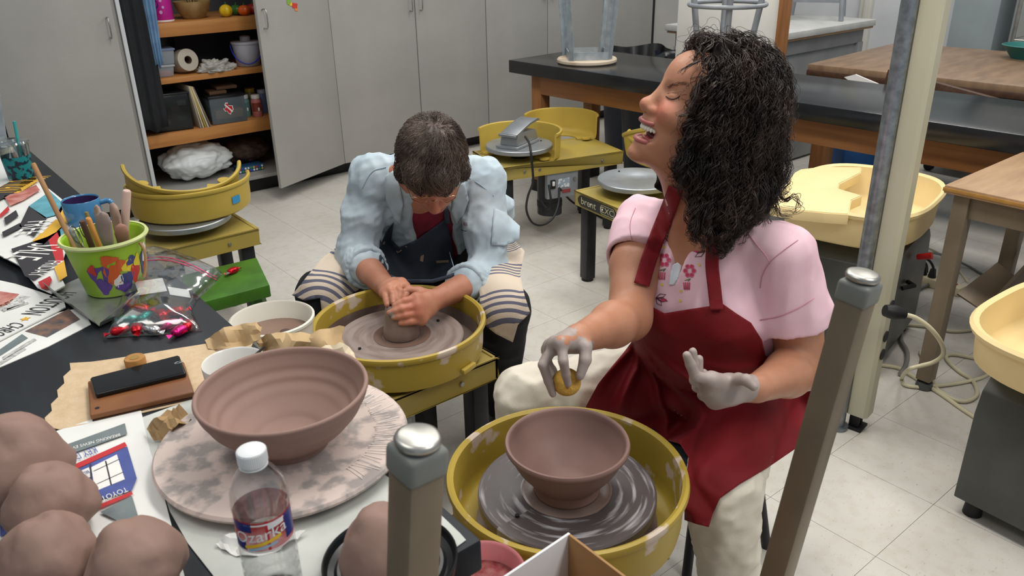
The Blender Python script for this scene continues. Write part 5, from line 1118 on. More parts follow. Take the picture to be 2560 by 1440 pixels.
def jar(px, y, r, h, col, lid, label, lab=None):
    x = at_shelf(px, y, S3); t = thing('paint_jar', label, 'jar', (x, y, S3), R(-110))
    MB().lathe([(0, 0), (r-.002, 0), (r, .003), (r, h-.02), (r*.8, h-.008), (r*.78, h)], 28).build('jar', pm('jar_'+label[:8], C(*col), .35), t)
    MB().lathe([(r*.82, h-.006), (r*.86, h-.006), (r*.86, h+.012), (r*.8, h+.015), (0, h+.015)], 28).build('lid', pm('lid_'+label[:8], C(*lid), .4), t)
    if lab: cyl_patch(R(-60), R(60), h*.3, h*.75, r+.0005, pm('lab_'+label[:8], C(*lab), .5, var=.2, vs=60), 'label', t); cyl_patch(R(10), R(30), h*.33, h*.5, r+.001, m_wht, 'barcode', t)
jar(618, 4.80, .026, .115, (110, 150, 146), (214, 220, 222), 'teal paint jar with white lid on the third shelf', (90, 130, 130))
jar(645, 4.755, .030, .115, (196, 120, 118), (220, 214, 210), 'pink paint jar nearest the cabinet door', (140, 62, 50))
jar(632, 4.88, .034, .135, (120, 110, 60), (176, 150, 50), 'yellow-lidded jar behind the paint jars'); jar(660, 4.84, .028, .125, (110, 124, 160), (180, 186, 200), 'blue-grey paint jar behind the pink one')
# bottom of the cabinet
blob('shopping_bag', 'white plastic shopping bag stuffed full at the cabinet bottom', 'bag', 490, 400, 4.84, .20, .14, .105, pm('white_bag_plastic', C(216, 222, 224), .35, spec=.5), 21., .18, 2.4, S4+.001)
blob('wicker_basket', 'dark brown woven bundle at the cabinet bottom', 'basket', 612, 372, 4.92, .15, .12, .08, pm('dark_wicker', C(74, 52, 38), .7, col2=C(40, 28, 22), vs=24, bump=.5), 31., .12, 3., S4+.001)
x = at_shelf(628, 4.77, S4); o = MB().box((0, 0, .02), (.16, .08, .04)).build('dotted_box', pm('dotted_paper', C(40, 80, 120), .5), bev=.002); o.location = (x, 4.80, S4); tag(o, 'small box with multicoloured dots at the cabinet bottom', 'box')
dc = [(230, 230, 225), (60, 150, 70), (220, 190, 60), (190, 50, 60), (60, 90, 190), (240, 240, 235)]
for k in range(18):
    cx_, cz_ = -.07+(k % 9)*.0175, .012+.016*(k//9); MB().cyl((cx_, -.0402, cz_), (cx_, -.0408, cz_), .0065, n=10).build('dot', pm('dot%d' % (k % 6), C(*dc[k % 6]), .5), o, sm=0)
# clothes hanging inside on the left
def hang(name, label, cat, xs, y, z0, z1, mat, waves, amp, th=.012):
    n = 40; m_ = 20; V = []; F = []
    for j in range(m_+1):
        v = j/m_; z = z1+(z0-z1)*v
        for i in range(n+1):
            u = i/n; xl = xs[0]+(xs[2]-xs[0])*v; xr = xs[1]+(xs[3]-xs[1])*v; V.append((xl+(xr-xl)*u, y+amp*math.sin(u*waves*2*PI+v*1.3)+amp*.4*math.sin(u*waves*5+2*v), z+.012*math.sin(u*9)*v))
    k = len(V); V += [(a, b+th, c) for a, b, c in V]
    for j in range(m_):
        for i in range(n):
            q = [j*(n+1)+i, j*(n+1)+i+1, (j+1)*(n+1)+i+1, (j+1)*(n+1)+i]; F.append(tuple(q)); F.append(tuple(x+k for x in q[::-1]))
    for j in range(m_):
        for i in (0, n): a = j*(n+1)+i; b = a+n+1; F.append((a, b, b+k, a+k))
    for i in range(n): a = m_*(n+1)+i; F.append((a, a+1, a+1+k, a+k))
    o = npmesh(name, V, F, mat, None, sm=180); center(o); tag(o, label, cat); return o
xa = uy(300, 0, 4.72)[0]; xb = uy(352, 0, 4.72)[0]; xc = uy(372, 320, 4.72)[0]; xd = uy(400, 320, 4.72)[0]
hang('black_jacket', 'long black garment hanging inside the open cabinet', 'garment', (1.20, 1.36, 1.20, 1.345), 4.642, .475, 1.9, pm('black_cloth', C(26, 28, 32), .9, var=.15, vs=12), 3, .006, .02)
hang('denim_garment', 'faded blue denim garment hanging beside the black one', 'garment', (1.325, 1.43, 1.335, 1.375), 4.632, .81, 1.9, pm('faded_denim', C(112, 144, 178), .9, col2=C(86, 118, 154), vs=9), 3, .005, .006)
# ------------------------------------------------------------------ far odds and ends
hx, hy = 2.367, 4.618; dd = np.array([-math.cos(R(23.5)), -math.sin(R(23.5)), 0]); dn = np.array([dd[1], -dd[0], 0])
if dn@np.array([hx, hy, 0]) > 0: dn = -dn
def on_door(px, py):
    v = _ray(px, py); p0 = np.array([hx, hy, 0])+dn*.0125; t = ((p0-CAM)@dn)/(v@dn); return CAM+v*t
for k, (x, y, w_, h_, c_) in enumerate(((722, 2, 5, 10, (120, 170, 60)), (727, 10, 4, 5, (220, 190, 60)), (737, 14, 7, 7, (196, 60, 50)), (741, 24, 4, 4, (226, 130, 60)))):
    q = [on_door(x-w_, y-h_), on_door(x+w_, y-h_+2), on_door(x+w_-1, y+h_), on_door(x-w_+1, y+h_-1)]; npmesh('sticker', q, [(0, 1, 2, 3)], pm('sticker%d' % k, C(*c_), .6), ocab, sm=0)
# wire shelf rack with a teal bowl by the far wall
a = ux(2540, 60, 5.75)
t = thing('wire_rack', 'chrome wire shelf rack at the upper right edge', 'rack', (5.75, float(a[1]), 0))
for dx in (0, .4):
    for dy in (0, -.9): MB().cyl((dx, dy, 0), (dx, dy, 1.9), .0125, n=12).build('post', m_chrome, t)
for zz in (.35, float(ux(2545, 100, 5.75)[2]), 1.5):
    mb = MB()
    for dx in (0, .4): mb.tube([(dx, 0, zz), (dx, -.9, zz)], .005, 6).tube([(dx, 0, zz-.03), (dx, -.9, zz-.03)], .004, 6)
    for k in range(16): mb.tube([(0, -.06*k, zz+.004), (.4, -.06*k, zz+.004)], .003, 5)
    for k in range(15): mb.tube([(0, -.06*k, zz), (0, -.06*k-.03, zz-.03), (0, -.06*k-.06, zz)], .003, 5)
    o = mb.build('wire_shelf', m_chrome, t); o['kind'] = 'stuff'
p = ux(2552, 124, 5.55); t = thing('basin', 'teal plastic basin under the wire rack', 'basin', (5.45, float(p[1])-.1, float(p[2])-.12))
MB().lathe([(0, .004), (.12, 0), (.2, .12), (.21, .125), (.2, .13), (.19, .12), (.115, .01), (0, .008)], 36).build('bowl', pm('teal_plastic', C(40, 108, 104), .45), t)
t.location.z = .76; t.scale = (.62, .62, .55); t.location.x = 4.95; t.location.y = float(ux(2572, 120, 4.95)[1])
t['label'] = 'teal plastic basin on the far end of the brown-topped table'
# plank, white card and black basin seen under the brown-topped table
a = ux(2345, 214, 3.92); b = ux(2470, 243, 3.92)
o = MB().box((0, 0, 0), (.03, float(np.linalg.norm(b-a))+.5, .09)).build('wood_plank', m_dkwood, bev=.003); o.location = tuple((a+b)/2-np.array([0, 0, .035])); o.rotation_euler = (R(8), 0, 0); tag(o, 'brown plank leaning behind the long black bench', 'plank')
q = [ux(2110, 193, 3.9), ux(2138, 186, 3.9), ux(2205, 214, 3.9), ux(2130, 207, 3.9)]
o = npmesh('white_card', q+[p+np.array([.01, 0, 0]) for p in q], [(0, 1, 2, 3), (7, 6, 5, 4), (0, 4, 5, 1), (1, 5, 6, 2), (2, 6, 7, 3), (3, 7, 4, 0)], m_wht, sm=0); center(o); tag(o, 'white folded card behind the black bench', 'card')
# ------------------------------------------------------------------ implicit surfaces for bodies and cloth
def s_cap(a, b, ra, rb):
    a = np.asarray(a, np.float32); b = np.asarray(b, np.float32); ab = b-a; L2 = float(ab@ab)+1e-12; ra = float(ra); rb = float(rb)
    def f(P):
        q = P-a; t = np.clip((q@ab)/L2, 0, 1); q = q-t[:, None]*ab; return np.sqrt(np.einsum('ij,ij->i', q, q))-(ra+(rb-ra)*t)
    return f
def s_ell(c, r, Rm=None):
    c = np.asarray(c, np.float32); r = np.asarray(r, np.float32); r2 = r*r; Rm = None if Rm is None else np.asarray(Rm, np.float32)
    def f(P):
        q = P-c
        if Rm is not None: q = q@Rm
        a = q/r; b = q/r2; k0 = np.sqrt(np.einsum('ij,ij->i', a, a)); return k0*(k0-1)/(np.sqrt(np.einsum('ij,ij->i', b, b))+1e-9)
    return f
def s_box(c, h, rad, Rm=None):
    c = np.asarray(c, float); h = np.asarray(h, float)
    def f(P):
        q = P-c
        if Rm is not None: q = q@Rm
        q = np.abs(q)-(h-rad); return np.linalg.norm(np.maximum(q, 0), axis=1)+np.minimum(q.max(1), 0)-rad
    return f
def s_plane(p, n):
    p = np.asarray(p, float); n = np.asarray(n, float); n = n/np.linalg.norm(n)
    return lambda P: (P-p)@n
def smin(a, b, k):
    h = np.clip(.5+.5*(b-a)/k, 0, 1); return b+(a-b)*h-k*h*(1-h)
def smax(a, b, k): return -smin(-a, -b, k)
def trace(fn, px, py, t0=.8):
    d = _ray(px, py); d = d/np.linalg.norm(d); t = t0
    for _ in range(60):
        q = float(fn((CAM+d*t)[None].astype(np.float32))[0])
        if q < .0005: break
        t += q*.8
    return CAM+d*t
class SDF:
    """ops: list of ('u'|'s'|'i'|'n', k, fn)"""
    def __init__(s): s.ops = []
    def u(s, f, k=.02): s.ops.append(('u', k, f)); return s
    def sub(s, f, k=.006): s.ops.append(('s', k, f)); return s
    def i(s, f, k=.004): s.ops.append(('i', k, f)); return s
    def noise(s, f): s.ops.append(('n', 0, f)); return s
    def chain(s, pts, rad, k=.02):
        for a, b, ra, rb in zip(pts[:-1], pts[1:], rad[:-1], rad[1:]): s.u(s_cap(a, b, ra, rb), k)
        return s
    def __call__(s, P):
        d = None
        for op, k, f in s.ops:
            if op == 'u': d = f(P) if d is None else smin(d, f(P), k)
            elif op == 's': d = smax(d, -f(P), k)
            elif op == 'i': d = smax(d, f(P), k)
            else: d = d+f(P)
        return d
def polygonize(fn, lo, hi, h):
    """surface nets on a block-sparse grid"""
    lo = np.asarray(lo, np.float32); h = float(h); Bk = 4; nb = np.ceil((np.asarray(hi)-lo)/(h*Bk)).astype(int); n = nb*Bk
    ci = np.stack(np.meshgrid(*[np.arange(k) for k in nb], indexing='ij'), -1).reshape(-1, 3)
    cd_ = fn((lo+(ci+.5)*Bk*h).astype(np.float32)); act = np.abs(cd_) < Bk*h*1.2+.003
    V = np.repeat(np.repeat(np.repeat(cd_.reshape(nb), Bk, 0), Bk, 1), Bk, 2).astype(np.float32)
    V = np.pad(V, ((0, 1),)*3, mode='edge')
    off = np.stack(np.meshgrid(*[np.arange(Bk+1)]*3, indexing='ij'), -1).reshape(-1, 3)
    A = ci[act]*Bk; fl = (A[:, None]+off[None]).reshape(-1, 3); ids = np.unique((fl[:, 0]*(n[1]+1)+fl[:, 1])*(n[2]+1)+fl[:, 2])
    i = ids//((n[1]+1)*(n[2]+1)); j = (ids//(n[2]+1)) % (n[1]+1); k = ids % (n[2]+1)
    V[i, j, k] = fn((lo+np.stack([i, j, k], 1)*h).astype(np.float32))
    S = V < 0
    cnt = np.zeros(n, np.int8)
    for a in (0, 1):
        for b in (0, 1):
            for c in (0, 1): cnt += S[a:n[0]+a, b:n[1]+b, c:n[2]+c]
    cell = np.argwhere((cnt > 0) & (cnt < 8)); vid = np.full(n, -1, np.int64); vid[tuple(cell.T)] = np.arange(len(cell))
    acc = np.zeros((len(cell), 3)); w = np.zeros(len(cell)); cor = [(a, b, c) for a in (0, 1) for b in (0, 1) for c in (0, 1)]
    for p in range(8):
        for q in range(p+1, 8):
            d = np.array(cor[q])-np.array(cor[p])
            if np.abs(d).sum() != 1: continue
            va = V[tuple((cell+cor[p]).T)]; vb = V[tuple((cell+cor[q]).T)]; m = (va < 0) != (vb < 0)
            t = np.where(m, va/np.where(m, va-vb, 1), 0); acc += m[:, None]*(np.array(cor[p])+t[:, None]*d); w += m
    P = lo+(cell+acc/w[:, None])*h; Fs = []
    for ax in range(3):
        e = [0, 0, 0]; e[ax] = 1; u, v = [x for x in range(3) if x != ax]
        sl0 = [slice(1, n[0]), slice(1, n[1]), slice(1, n[2])]; sl0[ax] = slice(0, n[ax]); sl1 = list(sl0); sl1[ax] = slice(1, n[ax]+1)
        S0 = S[tuple(sl0)]; S1_ = S[tuple(sl1)]; ed = np.argwhere(S0 != S1_)
        if not len(ed): continue
        flip = S0[tuple(ed.T)]; base = ed.copy()
        for x in (u, v): base[:, x] += 1
        def g(du, dv): q = base.copy(); q[:, u] -= du; q[:, v] -= dv; return vid[tuple(q.T)]
        Q = np.stack([g(1, 1), g(0, 1), g(0, 0), g(1, 0)], 1)
        if ax == 1: flip = ~flip
        Q = np.where(flip[:, None], Q, Q[:, ::-1]); Fs.append(Q)
    F = np.concatenate(Fs); F = F[(F >= 0).all(1)]; us = np.unique(F); rm = np.full(len(P), -1); rm[us] = np.arange(len(us)); P = P[us]; F = rm[F]
    return P, F
def relax(P, F, n=2, lam=.5):
    E = np.concatenate([F[:, [0, 1]], F[:, [1, 2]], F[:, [2, 3]], F[:, [3, 0]]]); E = np.concatenate([E, E[:, ::-1]]); deg = np.bincount(E[:, 0], minlength=len(P))[:, None]
    for _ in range(n):
        A = np.zeros_like(P)
        for k in range(3): A[:, k] = np.bincount(E[:, 0], P[E[:, 1], k], len(P))
        P = P+lam*(A/np.maximum(deg, 1)-P)
    return P
def body_mesh(parts):
    Vs = []; Fs = []; k = 0
    for fn, lo, hi, h, it in parts:
        P, F = polygonize(fn, lo, hi, h); P = relax(P, F, it) if it else P; Vs.append(P); Fs.append(F+k); k += len(P)
    return np.concatenate(Vs), np.concatenate(Fs)
def bvh_of(P, F): return BVHTree.FromPolygons([tuple(p) for p in P], [tuple(int(x) for x in f) for f in F])
def corners(fn, x, y, z): return [fn(a, b, c) for a in x for b in y for c in z]
def bounds(pts, pad): A = np.array(pts); return A.min(0)-pad, A.max(0)+pad
def fold(freq, amp, seed, direc=None, squash=.35):
    """cloth folds: stretched ridged noise"""
    D = None
    if direc is not None: D = np.asarray(direc, float); D = D/np.linalg.norm(D)
    def f(P):
        Q = P if D is None else P-(P@D)[:, None]*D*(1-squash)
        n = vnoise(Q*freq+seed); n2 = vnoise(Q*freq*2.3+seed*1.7)
        return -amp*(1-2*np.abs(n))-amp*.4*n2+amp*.4
    return f
def drape(name, pxpoly, bvhs, off, spacing, mat, parent, thick=.0015, fallback=None, disp=None, sm=180, smooth_n=2):
    """a cloth piece following the body surface under a measured outline"""
    V, F = cdt(pxpoly, spacing); P = np.zeros((len(V), 3)); ok = np.zeros(len(V), bool); Nn = np.zeros((len(V), 3))
    for i, v in enumerate(V):
        d = _ray(*v); d = d/np.linalg.norm(d); best = None
        for b in bvhs:
            h = b.ray_cast(Vector(CAM), Vector(d))
            if h[0] is not None and (best is None or h[3] < best[3]): best = h
        if best is not None: P[i] = best[0]; ok[i] = True; Nn[i] = best[1]; Nn[i] *= -1 if Nn[i]@d > 0 else 1
    dep = np.array([np.linalg.norm(p-CAM) for p in P])
    if (~ok).any():
        for i in np.where(~ok)[0]:
            dd = ((V[ok]-V[i])**2).sum(1); j = np.argsort(dd)[:6]; w = 1/(dd[j]+1); dp = (dep[ok][j]*w).sum()/w.sum(); d = _ray(*V[i]); d = d/np.linalg.norm(d); P[i] = CAM+d*dp; Nn[i] = -d
    # smooth the depth a little so the cloth bridges hollows
    E_ = np.array(sorted({(f[i], f[j]) for f in F for i in range(len(f)) for j in range(len(f)) if i != j})); dg_ = np.maximum(np.bincount(E_[:, 0], minlength=len(P)), 1)
    dep = np.linalg.norm(P-CAM, axis=1); dirs = (P-CAM)/dep[:, None]; raw = dep.copy()
    for _ in range(smooth_n):
        nd = .5*dep+.5*np.bincount(E_[:, 0], dep[E_[:, 1]], len(P))/dg_
        dep = np.minimum(nd, dep+.001) if _ % 2 else nd
    P = CAM+dirs*(dep-off)[:, None]; fd_ = dep-off
    if disp is not None: fd_ = fd_-disp(P)
    P = CAM+dirs*np.minimum(fd_, np.where(ok, raw-off*.4, 9))[:, None]
    n = len(P); cnt = {}
    for f in F:
        for i in range(len(f)): cnt[(f[i], f[(i+1) % len(f)])] = 1
    bd = [e for e in cnt if (e[1], e[0]) not in cnt]; Q = P+dirs*thick
    F2 = [tuple(f) for f in F]; FF = [f[::-1] for f in F2]+[tuple(i+n for i in f) for f in F2]+[(a_, b_, b_+n, a_+n) for a_, b_ in bd]
    o = npmesh(name, np.r_[P, Q], FF, mat, parent, sm=sm); return o, bvh_of(P, F2)
def strands(name, mat, parent, paths, r, sides=3, taper=True):
    V = []; F = []; k = 0
    for S_ in paths:
        S_ = np.asarray(S_); n = len(S_); t = np.gradient(S_, axis=0); t /= np.linalg.norm(t, axis=1)[:, None]+1e-9
        a = np.cross(t, [.3, .5, .81]); a /= np.linalg.norm(a, axis=1)[:, None]+1e-9; b = np.cross(t, a)
        rr = r*(np.linspace(1, .35, n) if taper else np.ones(n)); rr = rr[:, None]
        for j in range(sides): th = 2*PI*j/sides; V.append(S_+(a*math.cos(th)+b*math.sin(th))*rr)
        idx = np.arange(n-1)
        for j in range(sides):
            j2 = (j+1) % sides; F.append(np.stack([k+j*n+idx, k+j*n+idx+1, k+j2*n+idx+1, k+j2*n+idx], 1))
        k += n*sides
    V = np.concatenate(V); F = np.concatenate(F); me = bpy.data.meshes.new(name)
    if parent is not None: mi = np.array(parent.matrix_basis.inverted()); V = V@mi[:3, :3].T+mi[:3, 3]
    me.vertices.add(len(V)); me.vertices.foreach_set('co', V.ravel()); me.loops.add(F.size); me.loops.foreach_set('vertex_index', F.ravel().astype(np.int32)); me.polygons.add(len(F)); me.polygons.foreach_set('loop_start', np.arange(0, F.size, 4, dtype=np.int32)); me.update(calc_edges=True); me.validate()
    return fin(me, name, mat, parent, 180)
def fast_mesh(name, V, F, mat, parent):
    me = bpy.data.meshes.new(name)
    if parent is not None: mi = np.array(parent.matrix_basis.inverted()); V = V@mi[:3, :3].T+mi[:3, 3]
    F = np.asarray(F); me.vertices.add(len(V)); me.vertices.foreach_set('co', V.ravel()); me.loops.add(F.size); me.loops.foreach_set('vertex_index', F.ravel().astype(np.int32)); me.polygons.add(len(F)); me.polygons.foreach_set('loop_start', np.arange(0, F.size, 4, dtype=np.int32)); me.update(calc_edges=True); me.validate()
    return fin(me, name, mat, parent, 180)
def frame(fwd, up):
    f = np.asarray(fwd, float); f /= np.linalg.norm(f); u = np.asarray(up, float); u = u-f*(u@f); u /= np.linalg.norm(u); return np.stack([f, np.cross(u, f), u], 1)   # columns: forward, left, up
# ------------------------------------------------------------------ skin
def skin_mat(name, c1, c2, red, clayc):
    m = bpy.data.materials.new(name); m.use_nodes = True; nt, N, B = nodes(m); MATS[name] = m
    B.inputs['Roughness'].default_value = .45; B.inputs['Specular IOR Level'].default_value = .4
    B.inputs['Subsurface Weight'].default_value = .12; B.inputs['Subsurface Radius'].default_value = (.012, .005, .003); B.inputs['Subsurface Scale'].default_value = .6
    tc = N.new('ShaderNodeTexCoord'); n = N.new('ShaderNodeTexNoise'); n.inputs['Scale'].default_value = 14; n.inputs['Detail'].default_value = 6; nt.links.new(tc.outputs['Object'], n.inputs[0])
    r = N.new('ShaderNodeValToRGB'); r.color_ramp.elements[0].color = c1; r.color_ramp.elements[1].color = c2; r.color_ramp.elements[0].position = .3; r.color_ramp.elements[1].position = .7; nt.links.new(n.outputs[0], r.inputs[0])
    ar = N.new('ShaderNodeAttribute'); ar.attribute_name = 'flush'; m1 = N.new('ShaderNodeMixRGB'); nt.links.new(ar.outputs['Fac'], m1.inputs[0]); nt.links.new(r.outputs[0], m1.inputs[1]); m1.inputs[2].default_value = red
    ac = N.new('ShaderNodeAttribute'); ac.attribute_name = 'clay'; n2 = N.new('ShaderNodeTexNoise'); n2.inputs['Scale'].default_value = 38; n2.inputs['Detail'].default_value = 5; nt.links.new(tc.outputs['Object'], n2.inputs[0])
    ad = N.new('ShaderNodeMath'); ad.operation = 'ADD'; nt.links.new(n2.outputs[0], ad.inputs[0]); nt.links.new(ac.outputs['Fac'], ad.inputs[1])
    r2 = N.new('ShaderNodeValToRGB'); r2.color_ramp.elements[0].position = .95; r2.color_ramp.elements[1].position = 1.2; nt.links.new(ad.outputs[0], r2.inputs[0])
    m2 = N.new('ShaderNodeMixRGB'); nt.links.new(r2.outputs[0], m2.inputs[0]); nt.links.new(m1.outputs[0], m2.inputs[1]); m2.inputs[2].default_value = clayc
    nt.links.new(m2.outputs[0], B.inputs['Base Color'])
    n3 = N.new('ShaderNodeTexNoise'); n3.inputs['Scale'].default_value = 160; n3.inputs['Detail'].default_value = 4; nt.links.new(tc.outputs['Object'], n3.inputs[0]); bp = N.new('ShaderNodeBump'); bp.inputs['Strength'].default_value = .12; bp.inputs['Distance'].default_value = .003; nt.links.new(n3.outputs[0], bp.inputs['Height']); nt.links.new(bp.outputs[0], B.inputs['Normal'])
    return m
def paint(o, P, attr, fn):
    a = o.data.attributes.new(attr, 'FLOAT', 'POINT'); a.data.foreach_set('value', np.clip(fn(P), 0, 1).astype(np.float32))
def near(P, c, r, soft): return np.clip((r-np.linalg.norm(P-np.asarray(c), axis=1))/soft, 0, 1)
def finger(S, pts, r=.0088, k=.004):
    rr = [r*1.12, r*1.0, r*.92, r*.78]; P = [np.asarray(p, float) for p in pts]
    if len(P) == 3: P = [P[0], P[1], P[1]*.45+P[2]*.55, P[2]]
    S.chain(P, rr, k)
def build_hand(S, wrist, mcps, fingers, thumb, r=.0086, rw=.024, thick=.011):
    for m_ in mcps: S.u(s_cap(wrist, m_, rw*.72, thick+.001), .014)
    for a, b in zip(mcps[:-1], mcps[1:]): S.u(s_cap(a, b, thick, thick), .010); S.u(s_cap(np.asarray(a)*.6+np.asarray(wrist)*.4, np.asarray(b)*.6+np.asarray(wrist)*.4, thick*1.15, thick*1.15), .012)
    H = []
    for m_, f in zip(mcps, fingers): G = SDF(); finger(G, [m_]+list(f), r, .003); H.append(G)
    G = SDF(); G.chain([np.asarray(p, float) for p in thumb], [.0125, .0115, .0105, .008][:len(thumb)], .004); S.u(G, .010)
    for G in H: S.u(G, .0045)

# ------------------------------------------------------------------ the laughing woman
m_skinw = skin_mat('warm_skin', C(192, 138, 110), C(176, 120, 92), C(192, 108, 90), C(168, 154, 148))
ww = thing('person', 'laughing woman in pink blouse and red apron holding a small sponge', 'person', (1.42, 1.0, 0))
WF = gw(-.62, -.78); WL = gw(.78, -.62); UP = np.array([0, 0, 1.]); WR = frame(WF, UP)
shR = uf(1606, 552, 1.68); shL = uf(1962, 634, 1.46); mid = (shR+shL)/2; pel = np.array([1.42, 1.0, .46])
nb = np.array([1.300, .975, .90]); chest = mid+np.array([.01, 0, -.115]); belly = pel*.55+mid*.45+WF*.035
elR = uf(1572, 795, 1.45); wrR = uf(1447, 846, 1.265); elL = uf(2005, 918, 1.47); wrL = uf(1893, 970, 1.295)
# head frame
fw0 = gw(-1, -.06); tl = R(26); HF = fw0*math.cos(tl)+UP*math.sin(tl); HR = frame(HF, UP); HL = HR[:, 1]; HU = HR[:, 2]
eye = uf(1684, 244, 1.497); Hc = eye-HF*.073-HL*.033
def hp(x, y, z): return Hc+HF*x+HL*y+HU*z
hs = SDF()
hs.u(s_ell(hp(-.012, 0, .035), (.098, .074, .086), HR))
hs.u(s_ell(hp(.035, 0, -.02), (.055, .062, .085), HR), .03)
hs.u(s_ell(hp(.060, 0, .045), (.028, .052, .035), HR), .03)                      # forehead
hs.u(s_ell(hp(.038, 0, -.085), (.050, .048, .036), HR), .022)                    # jaw
hs.u(s_ell(hp(.076, 0, -.124), (.018, .021, .016), HR), .018)                    # chin
for s_ in (-1, 1):
    hs.u(s_ell(hp(.057, s_*.040, -.030), (.030, .026, .024), HR), .014)          # laughing cheeks
    hs.sub(s_ell(hp(.094, s_*.030, .006), (.015, .016, .008), HR), .014)         # eye hollow
    hs.u(s_ell(hp(.071, s_*.031, .002), (.012, .015, .009), HR), .006)           # closed lid
    hs.u(s_ell(hp(-.008, s_*.074, -.012), (.018, .010, .03), HR), .008)          # ear
hs.u(s_cap(hp(.080, 0, .010), hp(.099, 0, -.030), .010, .0115), .016)            # nose
hs.u(s_ell(hp(.102, 0, -.035), (.0145, .0155, .0125), HR), .010)
for s_ in (-1, 1): hs.u(s_ell(hp(.092, s_*.0155, -.039), (.012, .009, .0085), HR), .006); hs.sub(s_ell(hp(.099, s_*.0080, -.0478), (.004, .003, .003), HR), .002)
hs.u(s_ell(hp(.078, 0, -.058), (.020, .030, .012), HR), .012)                    # upper mouth
hs.u(s_ell(hp(.070, 0, -.104), (.018, .026, .011), HR), .012)                    # lower mouth
hs.sub(s_box(hp(.100, 0, -.0805), (.032, .05, .0135), .010, HR), .003)                 # open mouth
hs.u(s_ell(hp(.030, 0, -.112), (.048, .040, .024), HR), .02)
jb = hp(-.015, 0, -.085); hs.u(s_cap(jb, nb, .054, .058), .03)
hs.u(s_cap(jb+HF*.025, nb+WF*.02+np.array([0, 0, -.02]), .035, .05), .03)
hs.u(s_cap(nb, nb*.4+shL*.6-UP*.005, .045, .032), .03).u(s_cap(nb, nb*.4+shR*.6-UP*.005, .045, .032), .03)
hs.u(s_ell(chest+UP*.03+WF*.004, (.100, .13, .12), WR), .04)
lo, hi = bounds(corners(hp, (-.115, .125), (-.09, .09), (-.145, .125))+[nb-[.1, .1, .0], nb+[.1, .1, 0], chest-WF*-.13], .012); lo[2] = chest[2]-.03
torso = SDF().u(s_ell(chest, (.112, .158, .15), WR)).u(s_ell(belly, (.125, .155, .14), WR), .05).u(s_ell(pel, (.135, .18, .11), WR), .05)
for s_, sh in ((1, shL), (-1, shR)): torso.u(s_cap(nb-UP*.02, sh, .045, .05), .03); torso.u(s_ell(chest+WF*.075+WL*s_*.07-UP*.03, (.06, .065, .062), WR), .03)
aR = SDF().chain([shR, shR*.5+elR*.5, elR], [.050, .052, .043], .02).chain([elR, elR*.65+wrR*.35, wrR], [.043, .042, .0255], .02)
aL = SDF().chain([shL, shL*.5+elL*.5, elL], [.052, .056, .046], .02).chain([elL, elL*.65+wrL*.35, wrL], [.046, .045, .027], .02)
U_ = lambda a, b, f: uf(a, b, f)
mR = [U_(1404, 858, 1.213), U_(1389, 860, 1.233), U_(1378, 866, 1.252), U_(1372, 874, 1.270)]
build_hand(aR, wrR, mR, [(U_(1408, 903, 1.190), U_(1420, 960, 1.203)), (U_(1357, 912, 1.212), U_(1382, 985, 1.212)), (U_(1360, 905, 1.235), U_(1388, 962, 1.235)), (U_(1366, 903, 1.256), U_(1392, 942, 1.258))], [U_(1448, 853, 1.252), U_(1464, 868, 1.235), U_(1463, 900, 1.220), U_(1450, 940, 1.210)], thick=.0115)
mL = [U_(1778, 950, 1.238), U_(1771, 965, 1.250), U_(1774, 983, 1.260), U_(1786, 1001, 1.268)]
build_hand(aL, wrL, mL, [(U_(1738, 940, 1.228), U_(1717, 888, 1.226)), (U_(1737, 951, 1.250), U_(1732, 879, 1.256)), (U_(1743, 967, 1.268), U_(1748, 897, 1.284)), (U_(1757, 988, 1.280), U_(1760, 932, 1.300))], [U_(1862, 962, 1.270), U_(1846, 948, 1.245), U_(1866, 950, 1.222), U_(1884, 967, 1.212)], thick=.014, r=.0098)
aL.u(s_ell(U_(1812, 985, 1.262), (.030, .024, .02)), .02)
bR = bounds([shR, elR, wrR, U_(1382, 985, 1.21), U_(1355, 905, 1.2), U_(1465, 890, 1.2)], .065); bL = bounds([shL, elL, wrL, U_(1721, 880, 1.23), U_(1884, 967, 1.2), U_(1800, 1020, 1.27)], .065)
P, F = body_mesh([(hs, lo, hi, .0028, 1), (torso, *bounds([shR, shL, pel, chest+WF*.15, pel-UP*.1], .16), .008, 1), (aR, *bR, .003, 1), (aL, *bL, .003, 1)])
body = fast_mesh('body', P, F, m_skinw, ww)
paint(body, P, 'flush', lambda P: np.maximum.reduce([.75*near(P, hp(.085, .042, -.028), .035, .03), .5*near(P, hp(.112, 0, -.036), .018, .012), .35*near(P, elR*.5+wrR*.5, .03, .03), .8*near(P, U_(1404, 870, 1.21), .02, .02), .7*near(P, U_(1383, 985, 1.21), .015, .012)]))
paint(body, P, 'clay', lambda P: np.maximum.reduce([near(P, U_(1400, 905, 1.23), .085, .04)*.8, near(P, U_(1772, 945, 1.25), .115, .02)]))
